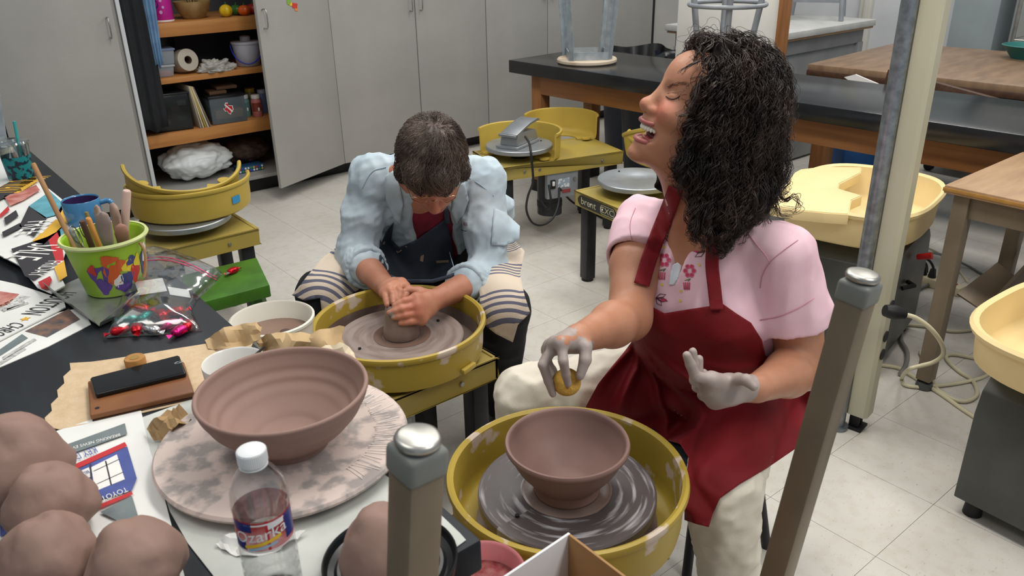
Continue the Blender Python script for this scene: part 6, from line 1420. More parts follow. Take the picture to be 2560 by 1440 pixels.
# mouth parts, eye lines, brow
m_lip = pm('lip', C(172, 98, 94), .35, sss=.1); m_mouth = pm('mouth_inside', C(92, 34, 34), .5)
MB().lathe([(0, 1), (.7, .7), (1, 0), (.7, -.7), (0, -1)], 20).build('m', None) if False else None
def hull_ell(name, c, r, mat, parent, Rm, sub=3):
    bm = bmesh.new(); bmesh.ops.create_icosphere(bm, subdivisions=sub, radius=1); V = np.array([v.co[:] for v in bm.verts]); Fq = [tuple(v.index for v in f.verts) for f in bm.faces]; bm.free()
    return npmesh(name, (V*np.asarray(r))@Rm.T+c, Fq, mat, parent, sm=180)
hull_ell('mouth_cavity', hp(.052, 0, -.081), (.024, .034, .0125), m_mouth, ww, HR)
hull_ell('tongue', hp(.066, 0, -.090), (.016, .018, .006), pm('tongue', C(168, 84, 84), .35), ww, HR)
def arc(z, x0, w, d, n=12, a=75): return [hp(x0-d*(1-math.cos(R(t))), w*math.sin(R(t)), z+.006*(abs(t)/a)**2) for t in np.linspace(-a, a, n)]
MB().tube(arc(-.0635, .0985, .033, .030), [.0015]+[.0046]*10+[.0015], 10).build('upper_lip', m_lip, ww, world=True, sm=180)
MB().tube([p-HU*0 for p in arc(-.0985, .0905, .030, .026)], [.0015]+[.0052]*10+[.0015], 10).build('lower_lip', m_lip, ww, world=True, sm=180)
for i, t in enumerate(np.linspace(-72, 72, 12)):
    c = hp(.0915-.027*(1-math.cos(R(t))), .0285*math.sin(R(t)), -.0722+.004*(abs(t)/72)**2); rm = frame(HF*math.cos(R(t))+HL*math.sin(R(t)), HU)
    hull_ell('tooth', c, (.0028, .0038, .0064), pm('tooth_enamel', C(232, 226, 212), .25), ww, rm, 2)
bv_face = bvh_of(P, F)
def on_face(x, y, off=.0006):
    d = _ray(x, y); d = d/np.linalg.norm(d); h = bv_face.ray_cast(Vector(CAM), Vector(d)); return np.array(h[0])-d*off if h[0] is not None else uf(x, y, 1.5)
m_lash = pm('lash', C(40, 26, 24), .6)
MB().tube(smooth_path([on_face(x, y) for x, y in ((1664, 240), (1672, 246), (1682, 248), (1692, 245), (1700, 240))], 4), [.0004]+[.0011]*15+[.0004], 6).build('lash_line', m_lash, ww, world=True)
for pts in ([(1702, 238), (1710, 236), (1718, 236)], [(1702, 246), (1711, 249), (1719, 253)], [(1668, 234), (1680, 232), (1694, 232)]): MB().tube(smooth_path([on_face(x, y, .0002) for x, y in pts], 4), [.0002]+[.0006]*7+[.0002], 5).build('eye_crease', pm('skin_crease', C(150, 92, 72), .6), ww, world=True)
rb_ = np.random.default_rng(4); bw = []
for u in np.linspace(0, 1, 34):
    x, y = 1668+u*46, 219-9*math.sin(u*2.4)+rb_.normal()*2.2; bw.append([on_face(x, y, .0004), on_face(x+5, y-2.5, .001), on_face(x+10, y-3, .0012)])
strands('eyebrow', pm('brow_hair', C(96, 66, 54), .7), ww, bw, .00035)
# sponge in the right hand (a thing she holds)
spc = U_(1417, 955, 1.222); spn_ = np.array(CAM-spc); spn_ /= np.linalg.norm(spn_); Rs = frame(spn_+UP*.25, UP)
Mx = Matrix.Identity(4)
for i in range(3): Mx[i][0] = Rs[i, 1]; Mx[i][1] = Rs[i, 2]; Mx[i][2] = Rs[i, 0]; Mx[i][3] = spc[i]
ring_ = [(.0145+.0105*math.cos(a), .0115*math.sin(a)) for a in np.linspace(0, 2*PI, 17)[:-1]]
t = thing('sponge', 'round yellow throwing sponge held in the woman\'s right hand', 'sponge', tuple(spc))
MB().lathe(ring_, 40, Mx, close=True).build('foam', pm('yellow_sponge', C(206, 162, 72), .9, col2=C(176, 130, 54), vs=60, vdet=5, bump=.5, bs=300), t, sm=180, world=True)
# trousers
kL = uz(1802, 1225, .425); kR = uz(1312, 990, .44); hL = pel+WL*.09-UP*.02; hR = pel-WL*.09-UP*.02
kL = hL+(kL-hL)*1.0; anL = np.array([kL[0]+.05, kL[1]-.03, .09]); anR = np.array([kR[0]-.03, kR[1]-.02, .09])
tr = SDF().u(s_ell(pel+UP*.0, (.145, .19, .10), WR)).chain([hL, kL], [.092, .072], .03).chain([kL, anL], [.072, .062], .02).chain([hR, kR], [.092, .070], .03).chain([kR, anR], [.070, .060], .02)
tr.noise(fold(16, .006, 3.1)); tr.noise(fold(34, .003, 8.3)); tr.i(s_plane((0, 0, .07), (0, 0, -1)))
P, F = body_mesh([(tr, *bounds([pel, hL, hR, kL, kR, anL, anR], .13), .006, 1)])
fast_mesh('trousers', P, F, pm('cream_cotton', C(222, 214, 198), .85, var=.03, vs=20, bump=.1, bs=300), ww); bv_tr = bvh_of(P, F)
for an in (anL, anR):
    sh = SDF().u(s_cap((an[0]+.03, an[1]+.01, .04), (an[0]-.13, an[1]-.04, .032), .042, .036)).i(s_plane((0, 0, .002), (0, 0, -1)), .002)
    P, F = body_mesh([(sh, *bounds([(an[0]+.03, an[1], .04), (an[0]-.13, an[1]-.04, .03)], .06), .006, 1)]); fast_mesh('shoe', P, F, pm('dark_shoe', C(44, 46, 54), .6), ww)
# blouse
bl = SDF().u(s_ell(chest, (.124, .170, .155), WR)).u(s_ell(belly, (.138, .168, .15), WR), .05).u(s_ell(pel+UP*.03, (.148, .19, .08), WR), .04)
for s_, sh in ((1, shL), (-1, shR)): bl.u(s_cap(nb-UP*.022, sh, .054, .052), .035); bl.u(s_ell(chest+WF*.078+WL*s_*.072-UP*.03, (.066, .070, .066), WR), .03)
hemR = shR+(elR-shR)*.42; hemL = shL+(elL-shL)*.56
slR = SDF().u(s_cap(shR, hemR*1.25-shR*.25, .056, .078)).i(s_plane(hemR, elR-shR), .003).sub(s_cap(hemR-(elR-shR)*.10, elR, .054, .050), .002)
slL = SDF().u(s_cap(shL, hemL*1.2-shL*.2, .058, .080)).i(s_plane(hemL, elL-shL), .003).sub(s_cap(hemL-(elL-shL)*.08, elL, .058, .056), .002)
bl.u(slR, .018).u(slL, .018)
bl.noise(fold(11, .006, 1.2, (.3, -.5, .8), .5)); bl.noise(fold(28, .0022, 4.4, UP, .4))
bl.sub(s_cap(nb+UP*.06-WF*.0, nb-UP*.0+WF*.008, .060, .053), .006)
vs_ = uf(1690, 600, 1.44); ve_ = uf(1680, 690, 1.44)
va, vb_, vc_ = trace(bl, 1712, 585), trace(bl, 1700, 625), trace(bl, 1687, 700)
bl.sub(s_cap(va, vb_, .034, .020), .004); bl.sub(s_cap(vb_, vc_, .020, .005), .004)
P, F = body_mesh([(bl, *bounds([shR, shL, hemL, hemR, pel-UP*.06, chest+WF*.16], .16), .0045, 1)])
m_pink_c = pm('pink_cotton', C(238, 196, 208), .8, col2=C(242, 204, 214), vs=8, bump=.08, bs=500)
fast_mesh('blouse', P, F, m_pink_c, ww); bv_bl = bvh_of(P, F)
bodyP = np.empty(len(body.data.vertices)*3); body.data.vertices.foreach_get('co', bodyP); bodyP = bodyP.reshape(-1, 3)+np.array(ww.location)
bv_body = BVHTree.FromPolygons([tuple(p) for p in bodyP], [tuple(p.vertices) for p in body.data.polygons])
drape('undershirt', [(1672, 712), (1676, 685), (1682, 662), (1694, 656), (1704, 664), (1698, 690), (1686, 712)], [bv_body, bv_bl], .003, 6, pm('white_vest', C(222, 230, 236), .8), ww, smooth_n=4)
# lap cloth base between the thighs, then the apron on top of everything
lap = SDF().chain([hL, kL], [.098, .076], .02).chain([hR, kR], [.098, .072], .12).u(s_ell(belly, (.145, .172, .155), WR), .05)
P, F = body_mesh([(lap, *bounds([hL, hR, kL, kR, belly], .18), .008, 2)]); bv_lap = bvh_of(P, F)
AP = [(1592, 693), (1612, 730), (1633, 768), (1661, 783), (1722, 773), (1775, 765), (1805, 758), (1839, 782), (1878, 807), (1905, 850), (1914, 890), (1975, 905), (2034, 940), (2026, 1023), (1990, 1121), (1917, 1171), (1850, 1210), (1800, 1246), (1782, 1285), (1772, 1318), (1740, 1310), (1711, 1300), (1712, 1215), (1722, 1145), (1700, 1110), (1630, 1090), (1540, 1070), (1450, 1060), (1467, 1012), (1495, 960), (1528, 918), (1560, 880), (1586, 845), (1582, 790), (1577, 720)]
m_apron = pm('red_apron', C(120, 3, 18), .75, var=.06, vs=9, bump=.12, bs=600, sheen=.0)
def afold(P):
    q = P-pel; u = q@WL; v = q@UP; w_ = q@WF
    lower = np.clip((.19-v)/.16, 0, 1)
    wst = pel+WL*-.12+UP*.19
    d = P-wst; an_ = np.arctan2(d@UP, d@WL+.0)
    ray_ = (1-2*np.abs(np.sin(an_*8+1.5*vnoise(P*6))))*np.clip(np.linalg.norm(d, axis=1)/.12, 0, 1)
    return lower*(.027*ray_+.012*vnoise(P*9+3))+.0025*vnoise(P*15)+.008*(1-2*np.abs(vnoise(np.c_[u*7+v*11, v*16-u*5, w_*4]+9)))*np.clip(1.2-np.abs(v-.16)/.12, 0, 1)
apr, bv_ap = drape('apron', AP, [bv_bl, bv_tr, bv_lap], .020, 6, m_apron, ww, thick=.002, disp=afold, smooth_n=10)
def strap(pts, name, w_px=13):
    L_ = []; Rr = []
    pts = smooth_path([tuple(p)+(0,) for p in pts], 6)
    for i, p in enumerate(pts):
        a = pts[max(0, i-1)]; b = pts[min(len(pts)-1, i+1)]; d = b-a; n = np.array([-d[1], d[0], 0]); n /= np.linalg.norm(n); L_.append(tuple((p+n*w_px)[:2])); Rr.append(tuple((p-n*w_px)[:2]))
    drape(name, L_+Rr[::-1], [bv_bl, bv_body, bv_ap], .010, 7, m_apron, ww, thick=.002, smooth_n=3)
strap([(1690, 470), (1672, 520), (1648, 580), (1622, 650), (1604, 712)], 'apron_strap', 20)
strap([(1786, 560), (1784, 600), (1780, 660), (1786, 720), (1792, 775)], 'apron_strap', 17)
# embroidery, stitched onto the blouse surface
def on_blouse(x, y, off=.0012):
    d = _ray(x, y); d = d/np.linalg.norm(d); h = bv_bl.ray_cast(Vector(CAM), Vector(d)); return np.array(h[0])-d*off if h[0] is not None else None
def stitch(pts, mat, name='embroidery', r=.0008):
    P = [on_blouse(x, y) for x, y in pts]; P = [p for p in P if p is not None]
    if len(P) > 1: MB().tube(P, r, 5).build(name, mat, ww, world=True, sm=180)
def fill(poly, mat, name='embroidery'):
    P = [on_blouse(x, y) for x, y in poly]
    if all(p is not None for p in P): npmesh(name, P, [tuple(range(len(P)))], mat, ww, sm=0)
m_e1 = pm('thread_rose', C(200, 62, 96), .7); m_e2 = pm('thread_plum', C(104, 44, 76), .7); m_e3 = pm('thread_green', C(110, 150, 90), .7); m_e4 = pm('thread_yellow', C(232, 206, 96), .7); m_e5 = pm('thread_pink', C(238, 140, 166), .7)
for (cx_, cy_, r_, m_) in ((1661, 650, 17, m_e1), (1724, 677, 17, m_e1), (1847, 558, 11, m_e2)):
    for k in range(6):
        a = k*PI/3; ex, ey = cx_+r_*.62*math.cos(a), cy_+r_*.72*math.sin(a); fill([(ex+r_*.36*math.cos(b), ey+r_*.36*math.sin(b)) for b in np.linspace(0, 2*PI, 11)[:-1]], m_)
        stitch([(ex+r_*.3*math.cos(b), ey+r_*.3*math.sin(b)) for b in np.linspace(0, 2*PI, 9)], m_e5, r=.0005)
for (cx_, cy_) in ((1656, 690), (1718, 715)):
    for k in range(4): stitch([(cx_-9+k*5, cy_-9), (cx_-7+k*4, cy_+9)], m_e1, r=.0012)
    stitch([(cx_-6, cy_-14), (cx_+8, cy_-18), (cx_+2, cy_-12)], m_e3, r=.0009)
def wings(cx_, cy_, s_, rot, flip=1):
    for a0, l_ in ((-25, 26), (10, 30), (48, 24)):
        a = R(a0+rot); tip_ = (cx_+s_*l_*math.cos(a)*flip, cy_+s_*l_*math.sin(a)); nx_, ny_ = -math.sin(a)*6*s_, math.cos(a)*6*s_*1
        stitch([(cx_, cy_), (cx_*.5+tip_[0]*.5+nx_*flip, cy_*.5+tip_[1]*.5+ny_), tip_, (cx_*.5+tip_[0]*.5-nx_*flip, cy_*.5+tip_[1]*.5-ny_), (cx_, cy_)], m_e2, r=.0007)
        mx_, my_ = cx_*.4+tip_[0]*.6, cy_*.4+tip_[1]*.6
    a = R(10+rot); fill([(cx_+s_*20*math.cos(a)*flip+8*s_*math.cos(b), cy_+s_*20*math.sin(a)+4*s_*math.sin(b)) for b in np.linspace(0, 2*PI, 9)[:-1]], m_e1)
wings(1660, 585, 1, 40); wings(1762, 628, 1.1, 175); wings(1640, 745, 1, 5)
for (x, y) in ((1655, 712), (1702, 728), (1700, 752), (1640, 722), (1660, 618), (1748, 662), (1800, 590)):
    fill([(x+4*math.cos(b), y+4*math.sin(b)) for b in np.linspace(0, 2*PI, 7)[:-1]], m_e4)
for (x, y) in ((1835, 583), (1842, 590), (1828, 592)): fill([(x+5*math.cos(b), y+4*math.sin(b)) for b in np.linspace(0, 2*PI, 7)[:-1]], m_e3)
m_seam = pm('pink_seam', C(206, 148, 164), .8)
for pts in ([(1868, 580), (1890, 610), (1915, 640), (1925, 660)], [(1900, 720), (1905, 690), (1925, 655), (1960, 625), (1995, 600)], [(1588, 520), (1575, 560), (1580, 600), (1596, 640)], [(1900, 800), (1950, 790), (2000, 768), (2036, 745)]): stitch([tuple(q[:2]) for q in smooth_path([p+(0,) for p in pts], 5)], m_seam, 'seam', .0009)
# hair
gf = lambda r, f, z: np.stack([gw(1, 0), gw(0, 1), UP], 1)
GR = np.stack([gw(1, 0), gw(0, 1), UP], 1)
hm = SDF().u(s_ell(hp(-.02, 0, .05), (.112, .092, .10), HR)).u(s_ell(uf(1822, 235, 1.55), (.086, .10, .088), GR), .03).u(s_ell(uf(1832, 340, 1.54), (.082, .10, .115), GR), .04).u(s_ell(uf(1835, 445, 1.53), (.080, .085, .080), GR), .04)
hm.u(s_cap(uf(1790, 430, 1.46), uf(1755, 560, 1.425), .045, .022), .03).u(s_cap(uf(1850, 500, 1.46), uf(1800, 565, 1.43), .045, .03), .03)
hm.u(s_cap(uf(1738, 170, 1.50), uf(1770, 150, 1.52), .022, .04), .03)

hm.sub(s_ell(hp(.100, .0, -.03), (.064, .13, .145), HR), .012)
hm.u(s_cap(uf(1772, 240, 1.47), uf(1765, 330, 1.455), .022, .026), .025).u(s_cap(uf(1765, 330, 1.455), uf(1722, 425, 1.45), .026, .026), .02)
far = SDF().u(s_ell(uf(1662, 452, 1.63), (.036, .03, .034), GR)).u(s_cap(uf(1662, 452, 1.63), uf(1740, 440, 1.66), .03, .04), .02)
hm2 = SDF(); hm2.ops = list(hm.ops); hm2.u(far, .01)
base = SDF(); base.ops = list(hm2.ops); base.noise(lambda P: .010+.012*vnoise(P*26)+.006*vnoise(P*60))
lo, hi = bounds([uf(1600, 60, 1.5), uf(2000, 620, 1.5), uf(1600, 300, 1.75), uf(1900, 300, 1.40)], .05)
P, F = polygonize(base, lo, hi, .005)
m_hairw = pm('dark_hair', C(30, 23, 22), .38, col2=C(66, 52, 46), vs=14, spec=.5)  # lighter tone mixes brown variation with lamp highlights painted into the colour
hb = fast_mesh('hair_mass', P, F, pm('hair_shadow', C(24, 18, 18), .9, spec=.1), ww)
def grad(fn, P, e=.002):
    g = np.stack([fn(P+np.eye(3)[k]*e)-fn(P-np.eye(3)[k]*e) for k in range(3)], 1); return g/(np.linalg.norm(g, axis=1)[:, None]+1e-9)
def grow(fn, roots, steps, step, offs, down, curl, wl, rng, outw=.0, free=.35, damp=.5):
    X = roots.copy(); n = len(X); path = [X.copy()]; D = np.tile(down, (n, 1))+rng.normal(size=(n, 3))*.35; V = D/np.linalg.norm(D, axis=1)[:, None]
    for s_ in range(steps):
        g = grad(fn, X); d = fn(X); u = s_/steps
        V = V*damp+(1-damp)*(np.tile(down, (n, 1))+rng.normal(size=(n, 3))*.25); V = V-g*(V*g).sum(1)[:, None]*(1 if u < 1-free else .3); V /= np.linalg.norm(V, axis=1)[:, None]+1e-9
        X = X+V*step; k = .6 if u < 1-free else .12
        X = X-g*((fn(X)-offs)*k)[:, None]; path.append(X.copy())
    A = np.stack(path, 1); T_ = np.gradient(A, axis=1); T_ /= np.linalg.norm(T_, axis=2)[:, :, None]+1e-9
    a = np.cross(T_, [.2, .3, .93]); a /= np.linalg.norm(a, axis=2)[:, :, None]+1e-9; b = np.cross(T_, a)
    s_ = np.arange(steps+1)*step; ph = rng.random((n, 1))*2*PI; w_ = 2*PI/(wl*(.7+.6*rng.random((n, 1)))); am = curl*(.5+rng.random((n, 1)))*np.clip(s_[None]/.04, .15, 1)
    A = A+a*(am*np.cos(w_*s_[None]+ph))[:, :, None]+b*(am*np.sin(w_*s_[None]+ph))[:, :, None]; return A
rng = np.random.default_rng(3)
sel = P[(P[:, 2] > uf(1800, 470, 1.5)[2])]; rt = sel[rng.integers(0, len(sel), 560)]; topv = P[P[:, 2] > uf(1800, 215, 1.5)[2]]; rt = np.r_[rt, topv[rng.integers(0, len(topv), 160)]]
A = grow(hm2, rt, 26, .0062, rng.uniform(-.004, .007, len(rt)), np.array([0, 0, -1.]), .0052, .044, rng)
kids = []
for k in range(6):
    jit = rng.normal(size=(len(A), 1, 3))*.0030*np.linspace(1.2, .7, 27)[None, :, None]; kids.append(A+jit+rng.normal(size=A.shape)*.0006)
strands('hair_strands', m_hairw, ww, list(np.concatenate(kids)), .0008)['kind'] = 'stuff'
sel = P[(P[:, 2] > uf(1800, 350, 1.5)[2])]; rt = sel[rng.integers(0, len(sel), 420)]
A = grow(hm2, rt, 26, .0055, rng.uniform(.006, .020, len(rt)), np.array([0, 0, -.8]), .0065, .045, rng, free=.6)
strands('flyaway_hair', m_hairw, ww, list(A), .00045)['kind'] = 'stuff'
# locks at the face and loose curls
lk = []
def lock(pts, n=10, sp_=.006, curl=.004, wl=.03):
    Q = np.array(smooth_path(pts, 7)); L_ = np.arange(len(Q))*np.linalg.norm(Q[-1]-Q[0])/len(Q)
    for _ in range(n):
        o_ = rng.normal(size=3)*sp_*.6; ph = rng.random()*6.28; w_ = 6.28/(wl*(.8+.5*rng.random())); am = curl*(.5+rng.random()); u = np.linspace(.3, 1, len(Q))[:, None]
        lk.append(Q+o_*u+u*am*np.stack([np.cos(w_*L_+ph), np.sin(w_*L_+ph), .4*np.cos(w_*L_+ph+1)], 1))
lock([uf(1755, 190, 1.46), uf(1740, 240, 1.445), uf(1715, 288, 1.435), uf(1702, 290, 1.435), uf(1706, 315, 1.435)], 7, .004)
lock([uf(1735, 300, 1.45), uf(1722, 360, 1.445), uf(1700, 400, 1.44), uf(1688, 440, 1.44)], 12); lock([uf(1740, 380, 1.45), uf(1720, 430, 1.44), uf(1690, 470, 1.44)], 8)
lock([uf(1775, 500, 1.44), uf(1755, 560, 1.42), uf(1735, 590, 1.415), uf(1742, 600, 1.415)], 26, .008); lock([uf(1800, 540, 1.43), uf(1790, 600, 1.415), uf(1815, 625, 1.41)], 22, .007); lock([uf(1790, 560, 1.43), uf(1800, 610, 1.415), uf(1812, 640, 1.41)], 12, .006)
lock([uf(1930, 440, 1.50), uf(1955, 500, 1.48), uf(1985, 490, 1.47), uf(1998, 510, 1.47), uf(1985, 530, 1.47), uf(1960, 525, 1.47)], 9, .006, .006); lock([uf(1940, 470, 1.50), uf(1945, 530, 1.48), uf(1975, 540, 1.47)], 10, .006, .005)
lock([uf(1880, 500, 1.45), uf(1890, 540, 1.43), uf(1920, 545, 1.425), uf(1930, 560, 1.425), uf(1915, 540, 1.43)], 3, .004, .003)
lock([uf(1760, 130, 1.50), uf(1735, 105, 1.50), uf(1745, 92, 1.50), uf(1775, 105, 1.51)], 24, .010, .005); lock([uf(1750, 150, 1.48), uf(1715, 165, 1.47), uf(1700, 180, 1.47)], 8, .006); 
lock([uf(1960, 300, 1.53), uf(1972, 380, 1.52), uf(1968, 460, 1.51), uf(1955, 505, 1.5)], 18, .008, .006)
strands('hair_locks', m_hairw, ww, lk, .0009)['kind'] = 'stuff'
# stool she sits on
t = thing('stool', 'low dark-blue padded stool under the laughing woman', 'stool', (pel[0]+.0, pel[1], 0))
MB().lathe([(0, .30), (.15, .30), (.165, .31), (.168, .335), (.155, .352), (0, .356)], 40).build('seat', pm('navy_vinyl', C(44, 58, 78), .6, var=.15), t)
for k in range(4):
    a = k*PI/2+.5; MB().cyl((.11*math.cos(a), .11*math.sin(a), .30), (.17*math.cos(a), .17*math.sin(a), 0), .012, n=12).build('leg', m_legb, t)
# ------------------------------------------------------------------ the bowed man at his wheel
m_skinm = skin_mat('ruddy_skin', C(190, 132, 106), C(172, 112, 88), C(184, 96, 76), C(160, 142, 132))
NF = gw(0.05, -1); NL = gw(1, .05); NR = frame(NF, UP)
mSR = uf(930, 442, 2.34); mSL = uf(1208, 450, 2.34); mMid = (mSR+mSL)/2; mPel = np.array([1.475, 2.215, .46])
mm = thing('person', 'man in pale denim shirt and dark apron bowed over his wheel', 'person', (mPel[0], mPel[1], 0))
mER = uf(890, 642, 2.28); mWR = uf(962, 715, 2.03); mEL = uf(1222, 688, 2.23); mWL = uf(1102, 742, 1.975)
pt = R(50); MHF = NF*math.cos(pt)-UP*math.sin(pt); MHU = UP*math.cos(pt)+NF*math.sin(pt); MR = frame(MHF, MHU); MHL = MR[:, 1]
mHc = uf(1082, 417, 2.12)
def mp(x, y, z): return mHc+MHF*x+MHL*y+MHU*z
axs = mMid-mPel; axs /= np.linalg.norm(axs); mTR = frame(NF-axs*(NF@axs), axs)
mnb = mMid+axs*.05+NF*.03
h2 = SDF().u(s_ell(mp(-.012, 0, .035), (.100, .076, .088), MR)).u(s_ell(mp(.035, 0, -.02), (.055, .064, .09), MR), .03).u(s_ell(mp(.062, 0, .045), (.026, .052, .035), MR), .03)
h2.u(s_ell(mp(.040, 0, -.085), (.050, .050, .036), MR), .022).u(s_ell(mp(.074, 0, -.110), (.017, .022, .017), MR), .018)
for s_ in (-1, 1):
    h2.u(s_ell(mp(.060, s_*.040, -.030), (.024, .022, .02), MR), .014); h2.sub(s_ell(mp(.092, s_*.030, .006), (.016, .016, .010), MR), .012); h2.u(s_ell(mp(.071, s_*.031, .002), (.012, .014, .010), MR), .006); h2.u(s_ell(mp(-.008, s_*.077, -.010), (.018, .011, .03), MR), .008)
h2.u(s_cap(mp(.084, 0, .012), mp(.108, 0, -.034), .010, .012), .012); h2.u(s_ell(mp(.108, 0, -.036), (.013, .016, .012), MR), .008)
h2.u(s_ell(mp(.082, 0, -.070), (.016, .026, .014), MR), .012)
h2.u(s_cap(mp(-.02, 0, -.08), mnb, .056, .056), .03).u(s_cap(mnb, mSL, .045, .035), .03).u(s_cap(mnb, mSR, .045, .035), .03)
h2.u(s_ell(mMid-axs*.05+mTR[:, 0]*.015, (.095, .13, .12), mTR), .04)
lo, hi = bounds(corners(mp, (-.12, .125), (-.095, .095), (-.13, .13))+[mnb-[.1, .1, .12], mnb+[.1, .1, 0]], .012)
mch = mMid-axs*.10+mTR[:, 0]*.0; mbe = mPel*.6+mMid*.4+mTR[:, 0]*.03
to = SDF().u(s_ell(mch, (.118, .172, .15), mTR)).u(s_ell(mbe, (.13, .165, .14), mTR), .05).u(s_ell(mPel, (.14, .18, .11), NR), .05)
for sh in (mSR, mSL): to.u(s_cap(mnb-axs*.04, sh, .05, .045), .03)
aR = SDF().chain([mSR, mSR*.5+mER*.5, mER], [.052, .050, .043], .02).chain([mER, mER*.65+mWR*.35, mWR], [.043, .044, .029], .02)
aL = SDF().chain([mSL, mSL*.5+mEL*.5, mEL], [.052, .050, .043], .02).chain([mEL, mEL*.65+mWL*.35, mWL], [.043, .044, .029], .02)
Lk = [uf(1040, 745, 1.885), uf(1043, 764, 1.872), uf(1046, 783, 1.866), uf(1054, 800, 1.868)]
build_hand(aL, mWL, Lk, [(uf(1012, 752, 1.866), uf(986, 764, 1.856)), (uf(1005, 772, 1.850), uf(972, 782, 1.846)), (uf(1012, 788, 1.846), uf(984, 794, 1.842)), (uf(1026, 804, 1.848), uf(1001, 808, 1.842))], [uf(1080, 738, 1.95), uf(1048, 727, 1.93), uf(1022, 725, 1.92), uf(1000, 735, 1.905)], r=.0096, rw=.028, thick=.013)
Rk = [uf(1002, 712, 1.965), uf(988, 716, 1.945), uf(975, 722, 1.93), uf(962, 732, 1.925)]
build_hand(aR, mWR, Rk, [(uf(1022, 722, 1.925), uf(1008, 748, 1.895)), (uf(1000, 728, 1.905), uf(997, 752, 1.885)), (uf(982, 735, 1.895), uf(983, 757, 1.872)), (uf(966, 745, 1.898), uf(968, 762, 1.875))], [uf(985, 705, 1.98), uf(1005, 705, 1.965), uf(1016, 715, 1.95), uf(1014, 735, 1.93)], r=.0098, rw=.028, thick=.0135)
P, F = body_mesh([(h2, lo, hi, .0032, 1), (to, *bounds([mSR, mSL, mPel, mch, mPel-UP*.1], .16), .009, 1), (aR, *bounds([mSR, mER, mWR, uf(965, 762, 1.87), uf(1022, 720, 1.92)], .06), .0034, 1), (aL, *bounds([mSL, mEL, mWL, uf(970, 785, 1.84), uf(1000, 810, 1.84)], .06), .0034, 1)])
body = fast_mesh('body', P, F, m_skinm, mm)
paint(body, P, 'flush', lambda P: np.maximum.reduce([.6*near(P, mp(.09, 0, -.03), .06, .05), .5*near(P, uf(1030, 770, 1.85), .05, .04), .8*near(P, mnb+NF*.08, .08, .05)]))
paint(body, P, 'clay', lambda P: np.maximum.reduce([near(P, uf(1000, 762, 1.87), .05, .06)*.55, near(P, uf(985, 790, 1.84), .03, .03)*.6]))
bvm_body = bvh_of(P, F)
# T-shirt (torso under the open shirt)
ts = SDF().u(s_ell(mch, (.126, .180, .155), mTR)).u(s_ell(mbe, (.138, .173, .15), mTR), .05).u(s_ell(mPel+UP*.02, (.15, .19, .10), NR), .05)
for sh in (mSR, mSL): ts.u(s_cap(mnb-axs*.045, sh-axs*.01, .046, .044), .03)
ts.noise(fold(14, .004, 2.2)); ts.sub(s_cap(mnb+UP*.08, mnb+NF*.01, .075, .060), .006); ts.sub(s_cap(mnb+NF*.05, uf(1050, 548, 2.12), .040, .022), .006)
P, F = body_mesh([(ts, *bounds([mSR, mSL, mPel-UP*.08, mch+NF*.1], .15), .006, 1)])
fast_mesh('t_shirt', P, F, pm('crimson_jersey', C(128, 26, 48), .85, col2=C(108, 20, 40), vs=30, bump=.15, bs=300), mm); bv_ts = bvh_of(P, F)
# denim shirt with rolled sleeves, open in front
sh_ = SDF().u(s_ell(mch, (.136, .186, .165), mTR)).u(s_ell(mbe, (.150, .190, .165), mTR), .05).u(s_ell(mPel+UP*.01-NF*.03, (.165, .21, .10), NR), .05)
for s1 in (mSR, mSL): sh_.u(s_cap(mnb-axs*.035-NF*.01, s1, .058, .062), .035)
cR = mER+(mWR-mER)*.36; cL = mEL+(mWL-mEL)*.46
slv = SDF().chain([mSR, mSR*.5+mER*.5, mER, cR], [.062, .062, .060, .056], .025).chain([mSL, mSL*.5+mEL*.5, mEL, cL], [.062, .062, .060, .056], .025)
sh_.u(slv, .03)
sh_.u(s_cap(mSL-NF*.10-UP*.12+NL*.05, mPel+NL*.17-UP*.0, .05, .06), .05)
sh_.noise(fold(12, .0045, 5.2)); sh_.noise(fold(30, .0045, 6.4, (.3, .2, .9), .45)); sh_.noise(fold(48, .0022, 3.9, (.6, -.5, .4), .4)); sh_.noise(lambda P: .0012*vnoise(P*60))
fc = mTR[:, 0]
sh_.sub(s_cap(mnb+fc*.12+UP*.02, mbe+fc*.20, .070, .095), .008)
sh_.sub(s_cap(mnb+UP*.10+NF*.05, mnb+NF*.03, .08, .066), .008)
cuff = SDF()
P, F = body_mesh([(sh_, *bounds([mSR, mSL, mER, mEL, mWR, mWL, mPel-UP*.06], .16), .0048, 1)])
m_denim = pm('pale_denim', C(166, 183, 194), .85, col2=C(190, 203, 211), vs=9, vdet=7, bump=.15, bs=400)
fast_mesh('denim_shirt', P, F, m_denim, mm); bv_sh = bvh_of(P, F)
def cuff_roll(c, d, r0, name):
    d = d/np.linalg.norm(d); S = SDF()
    a = np.cross(d, UP); a /= np.linalg.norm(a); b = np.cross(d, a); ring = [c+(a*math.cos(t)+b*math.sin(t))*r0 for t in np.linspace(0, 2*PI, 25)]
    for p, q in zip(ring[:-1], ring[1:]): S.u(s_cap(p-d*.022, q+d*.014, .0085, .0085), .006)
    S.noise(fold(26, .003, c[0]*7))
    P, F = body_mesh([(S, *bounds(ring, .05), .0045, 1)]); fast_mesh(name, P, F, m_denim, mm)
cuff_roll(cR, mWR-mER, .057, 'rolled_cuff'); cuff_roll(cL, mWL-mEL, .058, 'rolled_cuff')
allb = [bv_sh, bv_ts, bvm_body]
drape('collar', [(962, 440), (985, 425), (1000, 470), (1008, 510), (1000, 560), (985, 548), (965, 500)], [bv_sh, bv_ts], .010, 8, m_denim, mm, .003, smooth_n=4)
